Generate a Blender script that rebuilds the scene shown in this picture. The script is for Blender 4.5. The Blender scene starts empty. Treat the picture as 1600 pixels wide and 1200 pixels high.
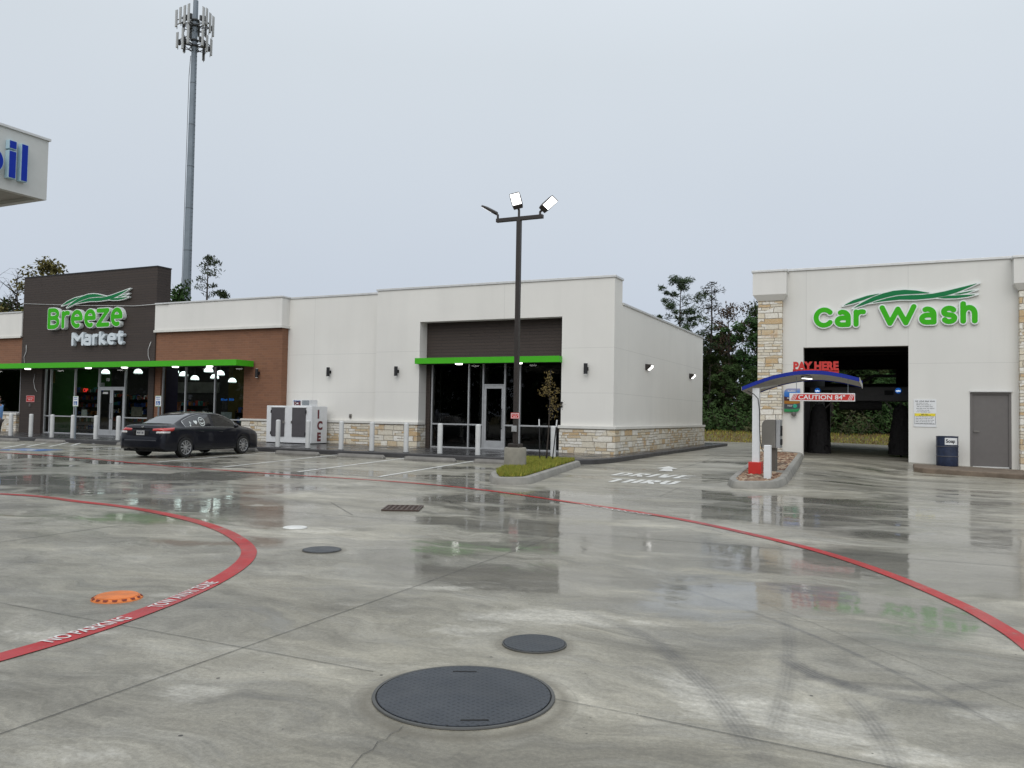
import bpy, bmesh, math, random
import numpy as np
from mathutils import Vector, Matrix
rnd = random.Random(7)
PI = math.pi
rad = math.radians
sc = bpy.context.scene

# ------------------------------------------------------------------ camera
EYE = 1.42
F_PX, YAW, PITCH, ROLL = 1273.0, 0.4445213, 0.0376446, 0.0171029
cyaw, syaw = math.cos(YAW), math.sin(YAW)
FW = Vector((-syaw*math.cos(PITCH), cyaw*math.cos(PITCH), math.sin(PITCH)))
RT0 = Vector((cyaw, syaw, 0)); UP0 = RT0.cross(FW)
RT = math.cos(ROLL)*RT0 + math.sin(ROLL)*UP0
UP = -math.sin(ROLL)*RT0 + math.cos(ROLL)*UP0
CAM = Vector((0, 0, EYE))
cd = bpy.data.cameras.new('camera'); cam = bpy.data.objects.new('camera', cd)
sc.collection.objects.link(cam); sc.camera = cam
cam.matrix_world = Matrix(((RT.x, UP.x, -FW.x, 0), (RT.y, UP.y, -FW.y, 0), (RT.z, UP.z, -FW.z, EYE), (0, 0, 0, 1)))
cd.sensor_width = 36; cd.lens = 36*F_PX/1600; cd.clip_start = 0.05; cd.clip_end = 3000

# ------------------------------------------------------------------ world, sun, exposure
SUN_EL, SUN_AZ = rad(42), rad(168)      # azimuth from +Y clockwise: behind the camera
w = bpy.data.worlds.new('World'); sc.world = w; w.use_nodes = True
nt = w.node_tree; nt.nodes.clear()
def wn(t, **k):
    n = nt.nodes.new(t)
    for a, b in k.items(): setattr(n, a, b)
    return n
sky = wn('ShaderNodeTexSky', sky_type='NISHITA'); sky.sun_disc = False
sky.sun_elevation = SUN_EL; sky.sun_rotation = SUN_AZ; sky.dust_density = 5; sky.air_density = 1.0
hsv = wn('ShaderNodeHueSaturation'); hsv.inputs['Saturation'].default_value = 0.25
nt.links.new(sky.outputs[0], hsv.inputs['Color'])
tc = wn('ShaderNodeTexCoord'); sep = wn('ShaderNodeSeparateXYZ'); nt.links.new(tc.outputs['Generated'], sep.inputs[0])
cr = wn('ShaderNodeValToRGB'); nt.links.new(sep.outputs['Z'], cr.inputs[0])
cr.color_ramp.elements[0].position = 0.0; cr.color_ramp.elements[0].color = (.485, .545, .645, 1)
cr.color_ramp.elements[1].position = 1.0; cr.color_ramp.elements[1].color = (.98, 1.04, 1.10, 1)
e = cr.color_ramp.elements.new(.40); e.color = (.60, .655, .71, 1)
nz = wn('ShaderNodeTexNoise'); nz.inputs['Scale'].default_value = 1.6; nz.inputs['Detail'].default_value = 4; nz.inputs['Roughness'].default_value = .5
nt.links.new(tc.outputs['Generated'], nz.inputs['Vector'])
mr = wn('ShaderNodeMapRange'); mr.inputs[3].default_value = .94; mr.inputs[4].default_value = 1.06; nt.links.new(nz.outputs[0], mr.inputs[0])
sc10 = wn('ShaderNodeVectorMath', operation='SCALE'); nt.links.new(cr.outputs[0], sc10.inputs[0])
m10 = wn('ShaderNodeMath', operation='MULTIPLY'); m10.inputs[1].default_value = 10.2; nt.links.new(mr.outputs[0], m10.inputs[0]); nt.links.new(m10.outputs[0], sc10.inputs['Scale'])
mx = wn('ShaderNodeMixRGB'); mx.inputs[0].default_value = .93
nt.links.new(hsv.outputs[0], mx.inputs[1]); nt.links.new(sc10.outputs[0], mx.inputs[2])
bg = wn('ShaderNodeBackground'); bg.inputs[1].default_value = .1; nt.links.new(mx.outputs[0], bg.inputs[0])
wo = wn('ShaderNodeOutputWorld'); nt.links.new(bg.outputs[0], wo.inputs[0])
sl = bpy.data.lights.new('sun', 'SUN'); sl.energy = 1.15; sl.angle = rad(60); sl.color = (1, .97, .93)
sun = bpy.data.objects.new('sun', sl); sc.collection.objects.link(sun)
sd = Vector((math.sin(SUN_AZ)*math.cos(SUN_EL), math.cos(SUN_AZ)*math.cos(SUN_EL), math.sin(SUN_EL)))
sun.rotation_euler = (-sd).to_track_quat('-Z', 'Y').to_euler()
sc.view_settings.view_transform = 'Standard'; sc.view_settings.look = 'None'
sc.view_settings.exposure = 0.15; sc.view_settings.gamma = 1
sc.cycles.max_bounces = 8; sc.cycles.transparent_max_bounces = 16
sc.cycles.use_denoising = True; sc.cycles.caustics_reflective = False; sc.cycles.caustics_refractive = False

# ------------------------------------------------------------------ measuring: picture point -> place in the world
def ray(px, py): return (px-800)/F_PX*RT - (py-600)/F_PX*UP + FW
def atY(px, py, Y):
    d = ray(px, py); return CAM + d*(Y/d.y)
def atX(px, py, X):
    d = ray(px, py); return CAM + d*(X/d.x)
def sstep(t): t = max(0., min(1., t)); return t*t*(3-2*t)
def hz(x, y):
    """height of the paved ground: level, with the wash apron falling to the right"""
    xs = [-9, -3.2, .3, 4, 14]; zs = [0, .16, .075, -.05, -.2]
    if x <= xs[0]: a = 0
    elif x >= xs[-1]: a = zs[-1]
    else:
        for i in range(4):
            if xs[i] <= x <= xs[i+1]:
                t = (x-xs[i])/(xs[i+1]-xs[i]); a = zs[i]+(zs[i+1]-zs[i])*(sstep(t) if i in (0, 3) else t)
    return a*sstep((y-24)/6)-.16*sstep((x+2)/2.2)*sstep((y-16)/8)*(1-sstep((y-26.8)/3.2))
def gr(px, py, dz=0):
    z = dz
    d = ray(px, py)
    for _ in range(12):
        p = CAM + d*((z-EYE)/d.z); z = hz(p.x, p.y)+dz
    return p

# ------------------------------------------------------------------ objects
col = sc.collection
def empty(name, loc=(0, 0, 0), rz=0, label=None, cat=None, group=None, kind=None):
    o = bpy.data.objects.new(name, None); col.objects.link(o); o.location = loc; o.rotation_euler = (0, 0, rz)
    o.empty_display_size = .1
    tag(o, label, cat, group, kind); return o
def tag(o, label=None, cat=None, group=None, kind=None):
    if label: o['label'] = label
    if cat: o['category'] = cat
    if group: o['group'] = group
    if kind: o['kind'] = kind
    return o
def kids(o): return [c for c in bpy.data.objects if c.parent == o]
def copy_tree(o, parent=None, **k):
    ch = kids(o)
    c = o.copy(); col.objects.link(c); c.parent = parent
    for x in ch: copy_tree(x, c)
    if k: tag(c, k.get('label'), None, k.get('group'))
    return c

class MB:
    def __init__(s): s.v = []; s.f = []; s.m = []
    def add(s, vs, fs, mi=0):
        n = len(s.v); s.v += [tuple(v) for v in vs]
        s.f += [tuple(i+n for i in f) for f in fs]; s.m += [mi]*len(fs); return s
    def box(s, x0, x1, y0, y1, z0, z1, mi=0):
        vs = [(x, y, z) for z in (z0, z1) for y in (y0, y1) for x in (x0, x1)]
        return s.add(vs, [(0, 2, 3, 1), (4, 5, 7, 6), (0, 1, 5, 4), (2, 6, 7, 3), (0, 4, 6, 2), (1, 3, 7, 5)], mi)
    def obox(s, c, ax, ay, az, mi=0):
        c = Vector(c); ax, ay, az = Vector(ax), Vector(ay), Vector(az)
        vs = [c+i*ax+j*ay+k*az for k in (-1, 1) for j in (-1, 1) for i in (-1, 1)]
        return s.add(vs, [(0, 2, 3, 1), (4, 5, 7, 6), (0, 1, 5, 4), (2, 6, 7, 3), (0, 4, 6, 2), (1, 3, 7, 5)], mi)
    def prism(s, poly, z0, z1, mi=0, bottom=True):
        n = len(poly); vs = [(p[0], p[1], z0) for p in poly]+[(p[0], p[1], z1) for p in poly]
        fs = [tuple(range(n, 2*n))]+[(i, (i+1) % n, n+(i+1) % n, n+i) for i in range(n)]
        if bottom: fs.append(tuple(range(n-1, -1, -1)))
        return s.add(vs, fs, mi)
    def rings(s, rings, close=True, cap=True, mi=0):
        n = len(rings[0]); vs = [p for r in rings for p in r]; fs = []
        for i in range(len(rings)-1):
            for j in range(n if close else n-1):
                k = (j+1) % n; fs.append((i*n+j, i*n+k, (i+1)*n+k, (i+1)*n+j))
        if cap: fs.append(tuple(range(n-1, -1, -1))); fs.append(tuple((len(rings)-1)*n+j for j in range(n)))
        return s.add(vs, fs, mi)
    def tube(s, pts, r, n=8, mi=0, cap=True):
        pts = [Vector(p) for p in pts]; rs = r if isinstance(r, (list, tuple)) else [r]*len(pts)
        rings = []; pu = None
        for i, p in enumerate(pts):
            d = (pts[min(i+1, len(pts)-1)]-pts[max(i-1, 0)]).normalized()
            if pu is None: pu = d.orthogonal().normalized()
            u = (pu-d*pu.dot(d)).normalized() if (pu-d*pu.dot(d)).length > 1e-5 else d.orthogonal().normalized()
            v = d.cross(u); pu = u
            rings.append([p+rs[i]*(math.cos(2*PI*k/n)*u+math.sin(2*PI*k/n)*v) for k in range(n)])
        return s.rings(rings, True, cap, mi)
    def lathe(s, prof, n=24, c=(0, 0, 0), mi=0, cap=True):
        c = Vector(c); rings = [[c+Vector((r*math.cos(2*PI*k/n), r*math.sin(2*PI*k/n), z)) for k in range(n)] for r, z in prof]
        return s.rings(rings, True, cap, mi)
    def quad(s, a, b, c, d, mi=0): return s.add([a, b, c, d], [(0, 1, 2, 3)], mi)
    def build(s, name, mats, parent=None, smooth=False, bevel=0, M=None, fix=True):
        me = bpy.data.meshes.new(name); me.from_pydata(s.v, [], s.f)
        mats = mats if isinstance(mats, (list, tuple)) else [mats]
        for m in mats: me.materials.append(m)
        me.polygons.foreach_set('material_index', s.m)
        if M is not None: me.transform(M)
        if fix:
            bm = bmesh.new(); bm.from_mesh(me); bmesh.ops.recalc_face_normals(bm, faces=bm.faces); bm.to_mesh(me); bm.free()
        if smooth: me.polygons.foreach_set('use_smooth', [True]*len(me.polygons))
        o = bpy.data.objects.new(name, me); col.objects.link(o); o.parent = parent
        if bevel:
            b = o.modifiers.new('bevel', 'BEVEL'); b.width = bevel; b.segments = 2; b.limit_method = 'ANGLE'; b.angle_limit = rad(40)
        if smooth == 'auto':
            me.polygons.foreach_set('use_smooth', [True]*len(me.polygons))
            bm = bmesh.new(); bm.from_mesh(me)
            for ed in bm.edges:
                if len(ed.link_faces) == 2 and ed.calc_face_angle(0) > rad(35): ed.smooth = False
            bm.to_mesh(me); bm.free()
        return o

def each(mb, name, mats, parent=None, **k):
    """one object per connected piece of the builder"""
    par = list(range(len(mb.v)))
    def fd(a):
        while par[a] != a: par[a] = par[par[a]]; a = par[a]
        return a
    for f in mb.f:
        for q in f[1:]: par[fd(f[0])] = fd(q)
    gr_ = {}
    for f, m in zip(mb.f, mb.m): gr_.setdefault(fd(f[0]), []).append((f, m))
    out = []
    for L_ in gr_.values():
        us = sorted({v for f, _ in L_ for v in f}); mp = {v: i for i, v in enumerate(us)}; b = MB(); b.v = [mb.v[v] for v in us]; b.f = [tuple(mp[v] for v in f) for f, _ in L_]; b.m = [m for _, m in L_]
        out.append(b.build(name, mats, parent, **k))
    return out

# ------------------------------------------------------------------ materials
class NT:
    def __init__(s, name):
        s.m = bpy.data.materials.new(name); s.m.use_nodes = True; s.t = s.m.node_tree; s.t.nodes.clear()
        s.out = s.n('ShaderNodeOutputMaterial')
        s.tc = s.n('ShaderNodeTexCoord'); s.P = s.tc.outputs['Object']
    def n(s, t, **k):
        n = s.t.nodes.new(t)
        for a, b in k.items(): setattr(n, a, b)
        return n
    def l(s, a, b): s.t.links.new(a, b)
    def set(s, inp, v):
        if hasattr(v, 'is_linked') or isinstance(v, bpy.types.NodeSocket): s.l(v, inp)
        else:
            if hasattr(inp.default_value, '__len__') and len(inp.default_value) == 4:
                v = (v, v, v, 1) if not hasattr(v, '__len__') else ((*v, 1) if len(v) == 3 else v)
            inp.default_value = v
    def math(s, op, a, b=0, c=0, clamp=False):
        n = s.n('ShaderNodeMath', operation=op, use_clamp=clamp)
        s.set(n.inputs[0], a); s.set(n.inputs[1], b)
        if len(n.inputs) > 2: s.set(n.inputs[2], c)
        return n.outputs[0]
    def noise(s, scale, detail=3, rough=.5, vec=None, dist=0, out=0):
        n = s.n('ShaderNodeTexNoise'); n.inputs['Scale'].default_value = scale; n.inputs['Detail'].default_value = detail
        n.inputs['Roughness'].default_value = rough; n.inputs['Distortion'].default_value = dist
        s.l(vec if vec is not None else s.P, n.inputs['Vector']); return n.outputs[out]
    def ramp(s, f, stops, interp='LINEAR'):
        n = s.n('ShaderNodeValToRGB'); s.l(f, n.inputs[0]); r = n.color_ramp; r.interpolation = interp
        while len(r.elements) < len(stops): r.elements.new(.5)
        for el, (p, c) in zip(r.elements, stops):
            el.position = p; el.color = (*c, 1) if hasattr(c, '__len__') else (c, c, c, 1)
        return n.outputs[0]
    def mix(s, f, a, b, mode='MIX'):
        n = s.n('ShaderNodeMixRGB', blend_type=mode); s.set(n.inputs[0], f); s.set(n.inputs[1], a); s.set(n.inputs[2], b); return n.outputs[0]
    def mr(s, v, a, b, c, d):
        n = s.n('ShaderNodeMapRange'); s.set(n.inputs[0], v)
        for i, x in enumerate((a, b, c, d)): s.set(n.inputs[i+1], x)
        return n.outputs[0]
    def mapv(s, scale=(1, 1, 1), loc=(0, 0, 0), rot=(0, 0, 0), vec=None):
        n = s.n('ShaderNodeMapping'); s.l(vec if vec is not None else s.P, n.inputs[0])
        n.inputs['Scale'].default_value = scale; n.inputs['Location'].default_value = loc; n.inputs['Rotation'].default_value = rot; return n.outputs[0]
    def bump(s, h, st=.3, dist=.01, nrm=None):
        n = s.n('ShaderNodeBump'); n.inputs['Strength'].default_value = st if not isinstance(st, bpy.types.NodeSocket) else 1
        if isinstance(st, bpy.types.NodeSocket): s.l(st, n.inputs['Strength'])
        n.inputs['Distance'].default_value = dist; s.l(h, n.inputs['Height'])
        if nrm is not None: s.l(nrm, n.inputs['Normal'])
        return n.outputs[0]
    def bsdf(s, color, rough=.5, metal=0, normal=None, **k):
        b = s.n('ShaderNodeBsdfPrincipled'); s.set(b.inputs['Base Color'], color); s.set(b.inputs['Roughness'], rough); s.set(b.inputs['Metallic'], metal)
        if normal is not None: s.l(normal, b.inputs['Normal'])
        for a, v in k.items(): s.set(b.inputs[a.replace('_', ' ')], v)
        s.l(b.outputs[0], s.out.inputs[0]); return b
    def xyz(s, vec=None):
        n = s.n('ShaderNodeSeparateXYZ'); s.l(vec if vec is not None else s.P, n.inputs[0]); return n.outputs
    def wallvec(s, sx=1, sz=1):
        o = s.xyz(); u = s.math('ADD', o[0], o[1]); c = s.n('ShaderNodeCombineXYZ')
        s.set(c.inputs[0], s.math('MULTIPLY', u, sx)); s.set(c.inputs[1], s.math('MULTIPLY', o[2], sz)); return c.outputs[0]

def simple(name, c, rough=.5, metal=0, var=.08, vs=6, bump=.0, **k):
    t = NT(name); f = t.noise(vs, 4, .6)
    lo = tuple(x*(1-var) for x in c); hi = tuple(min(1, x*(1+var)) for x in c)
    cc = t.ramp(f, [(.3, lo), (.7, hi)])
    r = t.mr(t.noise(vs*2.3, 3), .3, .7, max(.02, rough-.08), min(1, rough+.08))
    nrm = t.bump(t.noise(vs*20, 3), bump, .004) if bump else None
    t.bsdf(cc, r, metal, nrm, **k); return t.m
def emit(name, c, st):
    t = NT(name); e = t.n('ShaderNodeEmission'); t.set(e.inputs[0], c); e.inputs[1].default_value = st
    # lens texture: slightly uneven
    f = t.noise(8, 2); t.set(e.inputs[1], t.mr(f, .3, .7, st*.9, st*1.1)); t.l(e.outputs[0], t.out.inputs[0]); return t.m

def stucco(name, c, zl, xl=()):
    t = NT(name); o = t.xyz()
    g = t.noise(70, 4, .7); big = t.noise(.35, 4, .55)
    st = t.noise(1.2, 4, .6, t.mapv((1.5, 1.5, .12)))
    cc = t.ramp(big, [(.3, tuple(x*.95 for x in c)), (.7, tuple(x*1.03 for x in c))])
    cc = t.mix(t.mr(st, .46, .78, 0, .16), cc, tuple(x*.72 for x in c))
    low = t.mr(o[2], 1.15, .4, 0, .22); cc = t.mix(t.math('MULTIPLY', low, t.mr(t.noise(1.4, 4), .4, .6, 0, 1)), cc, (.45, .42, .36))
    line = None
    for ax, L in ((2, zl), (0, xl)):
        for z in L:
            d = t.math('ABSOLUTE', t.math('SUBTRACT', o[ax], z)); k = t.math('LESS_THAN', d, .011)
            line = k if line is None else t.math('MAXIMUM', line, k)
    h = g
    if line is not None:
        cc = t.mix(t.math('MULTIPLY', line, .20), cc, tuple(x*.4 for x in c)); h = t.math('SUBTRACT', g, line)
    t.bsdf(cc, .85, 0, t.bump(h, .25, .006)); return t.m

def stone():
    t = NT('stone_veneer'); v = t.wallvec()
    wob = t.noise(1.9, 4, .6, v, out=1); vv = t.n('ShaderNodeVectorMath', operation='MULTIPLY_ADD'); t.l(wob, vv.inputs[0]); vv.inputs[1].default_value = (.16, .07, 0); t.l(v, vv.inputs[2])
    def bk(w_, h_, off, mort, vec):
        b = t.n('ShaderNodeTexBrick'); t.l(vec, b.inputs['Vector']); b.inputs['Scale'].default_value = 1; b.inputs['Brick Width'].default_value = w_
        b.inputs['Row Height'].default_value = h_; b.inputs['Mortar Size'].default_value = mort; b.inputs['Mortar Smooth'].default_value = .5
        b.inputs['Color1'].default_value = (0, 0, 0, 1); b.inputs['Color2'].default_value = (1, 1, 1, 1); b.inputs['Mortar'].default_value = (.5, .5, .5, 1)
        b.offset = off; b.inputs['Bias'].default_value = 0; b.squash = 1.5; b.squash_frequency = 3; return b
    b1 = bk(.44, .20, .37, .012, vv.outputs[0]); b2 = bk(.27, .10, .6, .009, vv.outputs[0]); b3 = bk(.60, .10, .3, .009, vv.outputs[0])
    cell = t.n('ShaderNodeTexVoronoi'); cell.inputs['Scale'].default_value = 1.6; t.l(t.mapv((1, 1.6, 1), vec=vv.outputs[0]), cell.inputs['Vector'])
    cs = t.xyz(cell.outputs['Color'])
    s1 = t.math('GREATER_THAN', cs[0], .42); s2 = t.math('GREATER_THAN', cs[1], .55)
    val = t.mix(s1, b1.outputs[0], t.mix(s2, b2.outputs[0], b3.outputs[0])); mo = t.mix(s1, b1.outputs[1], t.mix(s2, b2.outputs[1], b3.outputs[1]))
    cc = t.ramp(val, [(0, (.68, .63, .52)), (.16, (.80, .77, .69)), (.32, (.70, .63, .49)), (.48, (.82, .80, .74)), (.64, (.58, .45, .28)), (.76, (.72, .69, .61)), (.88, (.55, .38, .19)), (1, (.68, .64, .55))], 'CONSTANT')
    cc = t.mix(t.mr(t.noise(11, 6, .75, v), .42, .72, 0, .55), cc, (.40, .31, .20))
    cc = t.mix(t.mr(t.noise(24, 5, .75, v), .45, .7, 0, .45), cc, (.80, .78, .72))
    cc = t.mix(t.mr(t.noise(1.3, 3, .6, v), .60, .70, 0, .55), cc, (.50, .28, .10))
    cc = t.mix(t.mr(mo, 0, 1, 0, .9), cc, (.26, .21, .155))
    h = t.math('ADD', t.math('MULTIPLY', t.math('SUBTRACT', 1, mo), .8), t.math('MULTIPLY', t.noise(14, 5, .7, v), .6))
    t.bsdf(cc, .9, 0, t.bump(h, .9, .035)); return t.m

def brick(name, c1, c2, mort, w_=.24, h_=.08, ms=.008, rough=.85):
    t = NT(name); v = t.wallvec(); b = t.n('ShaderNodeTexBrick'); t.l(v, b.inputs['Vector']); b.inputs['Scale'].default_value = 1
    b.inputs['Brick Width'].default_value = w_; b.inputs['Row Height'].default_value = h_; b.inputs['Mortar Size'].default_value = ms; b.inputs['Mortar Smooth'].default_value = .2
    b.inputs['Color1'].default_value = (*c1, 1); b.inputs['Color2'].default_value = (*c2, 1); b.inputs['Mortar'].default_value = (*mort, 1)
    cc = t.mix(t.mr(t.noise(.8, 4, .6), .35, .7, 0, .35), b.outputs[0], tuple(x*.7 for x in c1))
    t.bsdf(cc, rough, 0, t.bump(t.math('SUBTRACT', t.noise(30, 3), b.outputs[1]), .5, .008)); return t.m

M = {}
ZJ = (2.19, 3.71)
M['stucco'] = stucco('white_stucco', (.74, .725, .685), ZJ, (-21.4, -12.6))
M['stucco_wash'] = stucco('wash_stucco', (.71, .70, .665), (3.34,), (-2.95, .255))
M['stucco_plain'] = stucco('fascia_stucco', (.73, .715, .68), ())
M['stone'] = stone()
M['cap'] = simple('cast_stone', (.66, .65, .61), .8, var=.05, bump=.2)
M['brick'] = brick('red_brown_brick', (.235, .108, .058), (.19, .088, .050), (.23, .125, .08), .3, .1, .009)
M['dark'] = brick('dark_siding', (.050, .036, .029), (.043, .031, .026), (.020, .016, .014), 2.4, .115, .009, .7)
M['coping'] = simple('coping_metal', (.62, .62, .61), .4, .3)
M['green'] = simple('green_paint', (.060, .42, .012), .5, var=.04, Specular_IOR_Level=.3)
M['white'] = simple('white_paint', (.72, .73, .74), .45, var=.05)
M['bollard'] = simple('bollard_sleeve', (.60, .605, .60), .6, var=.08, vs=3)
M['alu'] = simple('aluminium_frame', (.50, .51, .52), .38, .5, var=.05)
M['blackm'] = simple('black_metal', (.018, .018, .02), .45, .2)
M['bronze'] = simple('dark_bronze_paint', (.035, .029, .026), .45, .2)
M['conc'] = simple('kerb_concrete', (.26, .25, .225), .75, var=.22, vs=2.5, bump=.35)
M['concd'] = simple('dark_kerb_concrete', (.055, .053, .055), .5, var=.25, vs=3, bump=.35)
M['base_conc'] = simple('footing_concrete', (.24, .225, .185), .8, var=.2, vs=3.5, bump=.4)
M['stopc'] = simple('wheel_stop_concrete', (.21, .20, .185), .75, var=.2, vs=3, bump=.3)
M['galv'] = simple('galvanised_steel', (.20, .235, .27), .55, .25, var=.12, vs=.4)
M['antenna'] = simple('antenna_grey', (.42, .43, .43), .6)
M['darkst'] = simple('dark_steel', (.06, .063, .066), .6, .3)
M['steel'] = simple('stainless_steel', (.30, .285, .26), .36, .8, var=.08, vs=1.5)
M['red'] = simple('red_paint', (.55, .028, .022), .42, var=.05)
M['blue'] = simple('blue_paint', (.006, .022, .27), .5, var=.05, Specular_IOR_Level=.3)
M['lblue'] = simple('light_blue_cover', (.25, .42, .62), .5)
M['navy'] = simple('navy_drum_paint', (.018, .028, .062), .42, var=.35, vs=7)
M['door'] = simple('grey_door_paint', (.135, .125, .12), .5, var=.04)
M['dsoff'] = simple('soffit_dark', (.05, .05, .05), .7)
M['soffit'] = simple('soffit_grey', (.40, .39, .37), .6)
M['whiteline'] = simple('white_road_paint', (.70, .70, .66), .45, var=.15, vs=9)
M['blueline'] = simple('blue_road_paint', (.03, .12, .36), .45, var=.2, vs=9)
M['txt'] = simple('black_lettering', (.02, .02, .025), .5)
M['maroon'] = simple('maroon_lettering', (.13, .012, .022), .4)
M['yellow'] = simple('yellow_panel', (.75, .62, .03), .5)
M['freezerdoor'] = simple('charcoal_freezer_door', (.075, .07, .075), .5)
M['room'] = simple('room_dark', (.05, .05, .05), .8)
M['lamp'] = emit('lamp_white', (1, .98, .95), 3)
M['lampdim'] = emit('lamp_soft', (.95, 1, .97), .8)
M['bowl'] = emit('bowl_lamp', (.86, 1, .96), 3)
M['redled'] = emit('red_neon', (1, .045, .03), 1.3)
M['blueled'] = emit('blue_lamp', (.012, .09, .36), .8)
M['whiteled'] = emit('white_lamp_text', (.8, .93, 1), 1.0)
def glass(name, tint, ior=1.5, rough=.02, refl=1.0):
    t = NT(name); fr = t.n('ShaderNodeFresnel'); fr.inputs[0].default_value = ior
    nb = t.bump(t.noise(.5, 2), .12, .02); t.l(nb, fr.inputs['Normal'])
    g = t.n('ShaderNodeBsdfGlossy'); g.inputs['Roughness'].default_value = rough; t.l(nb, g.inputs['Normal']); g.inputs[0].default_value = (refl, refl, refl, 1)
    tr = t.n('ShaderNodeBsdfTransparent'); tr.inputs[0].default_value = (*tint, 1)
    m = t.n('ShaderNodeMixShader'); t.l(fr.outputs[0], m.inputs[0]); t.l(tr.outputs[0], m.inputs[1]); t.l(g.outputs[0], m.inputs[2]); t.l(m.outputs[0], t.out.inputs[0]); return t.m
M['glass'] = glass('shop_glass', (.66, .72, .70), 1.42)
M['carglass'] = glass('car_glass', (.10, .11, .11), 1.5)
M['carglass2'] = simple('tinted_rear_glass', (.02, .021, .024), .08, var=.02, Coat_Weight=1.0)

# ------------------------------------------------------------------ text and stroke lettering
def text(name, body, size, mat, loc, rot=(PI/2, 0, 0), parent=None, ext=.01, off=0., sx=1, align='LEFT', shear=0, spacing=1, M_=None):
    c = bpy.data.curves.new(name, 'FONT'); c.body = body; c.size = size; c.extrude = ext; c.offset = off
    c.align_x = align; c.shear = shear; c.space_character = spacing; c.resolution_u = 3
    o = bpy.data.objects.new(name, c); col.objects.link(o)
    bpy.context.view_layer.update()
    me = bpy.data.meshes.new_from_object(o.evaluated_get(bpy.context.evaluated_depsgraph_get()))
    bpy.data.objects.remove(o); me.materials.clear(); me.materials.append(mat); me.name = name
    me.transform(Matrix.Diagonal((sx, 1, 1, 1)))
    if M_ is None: M_ = Matrix.Translation(loc) @ Matrix(((1, 0, 0, 0), (0, 1, 0, 0), (0, 0, 1, 0), (0, 0, 0, 1))) @ (Matrix.Rotation(rot[2], 4, 'Z') @ Matrix.Rotation(rot[1], 4, 'Y') @ Matrix.Rotation(rot[0], 4, 'X'))
    me.transform(M_)
    o = bpy.data.objects.new(name, me); col.objects.link(o); o.parent = parent; return o

def scribble(name, rows, y, mat, parent, seed=1, rot=None):
    """small print too fine to read: rows of word-length marks; rows = (x0, x1, z, height)"""
    r = random.Random(seed); b = MB()
    for x0, x1, z, h in rows:
        x = x0
        while x < x1-h:
            L_ = min(r.uniform(1.5, 5.5)*h, x1-x); n_ = max(1, int(L_/(h*.62)))
            for k in range(n_):
                a = x+k*L_/n_; q = r.uniform(.55, 1)*h; b.box(a, a+L_/n_*.72, y-.0012, y, z, z+q)
            x += L_+h*.7
    return b.build(name, mat, parent, fix=False)
def seg_dist(X, Z, lines):
    D = np.full(X.shape, 1e9)
    for ln in lines:
        for (ax, az), (bx, bz) in zip(ln[:-1], ln[1:]):
            dx, dz = bx-ax, bz-az; L = dx*dx+dz*dz+1e-12
            t = np.clip(((X-ax)*dx+(Z-az)*dz)/L, 0, 1)
            D = np.minimum(D, np.hypot(X-ax-t*dx, Z-az-t*dz))
    return D
def poly_sdf(X, Z, poly):
    D = seg_dist(X, Z, [poly+[poly[0]]]); ins = np.zeros(X.shape, bool); n = len(poly)
    for i in range(n):
        x1, z1 = poly[i]; x2, z2 = poly[(i+1) % n]
        if z1 == z2: continue
        c = ((Z < z1) != (Z < z2)) & (X < (x2-x1)*(Z-z1)/(z2-z1)+x1); ins ^= c
    return np.where(ins, -D, D)
def sdf_mesh(S, x0, z0, h, y0, y1, mb=None, mi=0, face=None):
    """filled region S<0 on a grid -> slab between y0 (front) and y1 (back)"""
    mb = mb or MB(); nz_, nx = S.shape; vid = {}; V = []; F = []
    def key(k, p):
        if k not in vid: vid[k] = len(V); V.append(p)
        return vid[k]
    for j, i in zip(*np.where(np.minimum(np.minimum(S[:-1, :-1], S[1:, :-1]), np.minimum(S[:-1, 1:], S[1:, 1:])) < 0)):
        cs = [(j, i), (j, i+1), (j+1, i+1), (j+1, i)]; poly = []
        for k in range(4):
            a, b = cs[k], cs[(k+1) % 4]; sa, sb = S[a], S[b]
            if sa < 0: poly.append(key(a, (x0+a[1]*h, z0+a[0]*h)))
            if (sa < 0) != (sb < 0):
                t = sa/(sa-sb); ek = (min(a, b), max(a, b)); 
                poly.append(key(ek, (x0+(a[1]+t*(b[1]-a[1]))*h, z0+(a[0]+t*(b[0]-a[0]))*h)))
        if len(poly) >= 3: F.append(poly)
    n = len(V); cnt = {}
    for f in F:
        for a, b in zip(f, f[1:]+f[:1]): cnt[(a, b)] = 1
    vs = [(x, y0, z) for x, z in V]+[(x, y1, z) for x, z in V]
    fs = [tuple(f) for f in F]+[(a, b, b+n, a+n) for (a, b) in cnt if (b, a) not in cnt]
    mb.add(vs, fs, mi); return mb
def arc(cx, cz, rx, rz, a0, a1, n=12): return [(cx+rx*math.cos(rad(a0+(a1-a0)*i/n)), cz+rz*math.sin(rad(a0+(a1-a0)*i/n))) for i in range(n+1)]
X_ = .66
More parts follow.
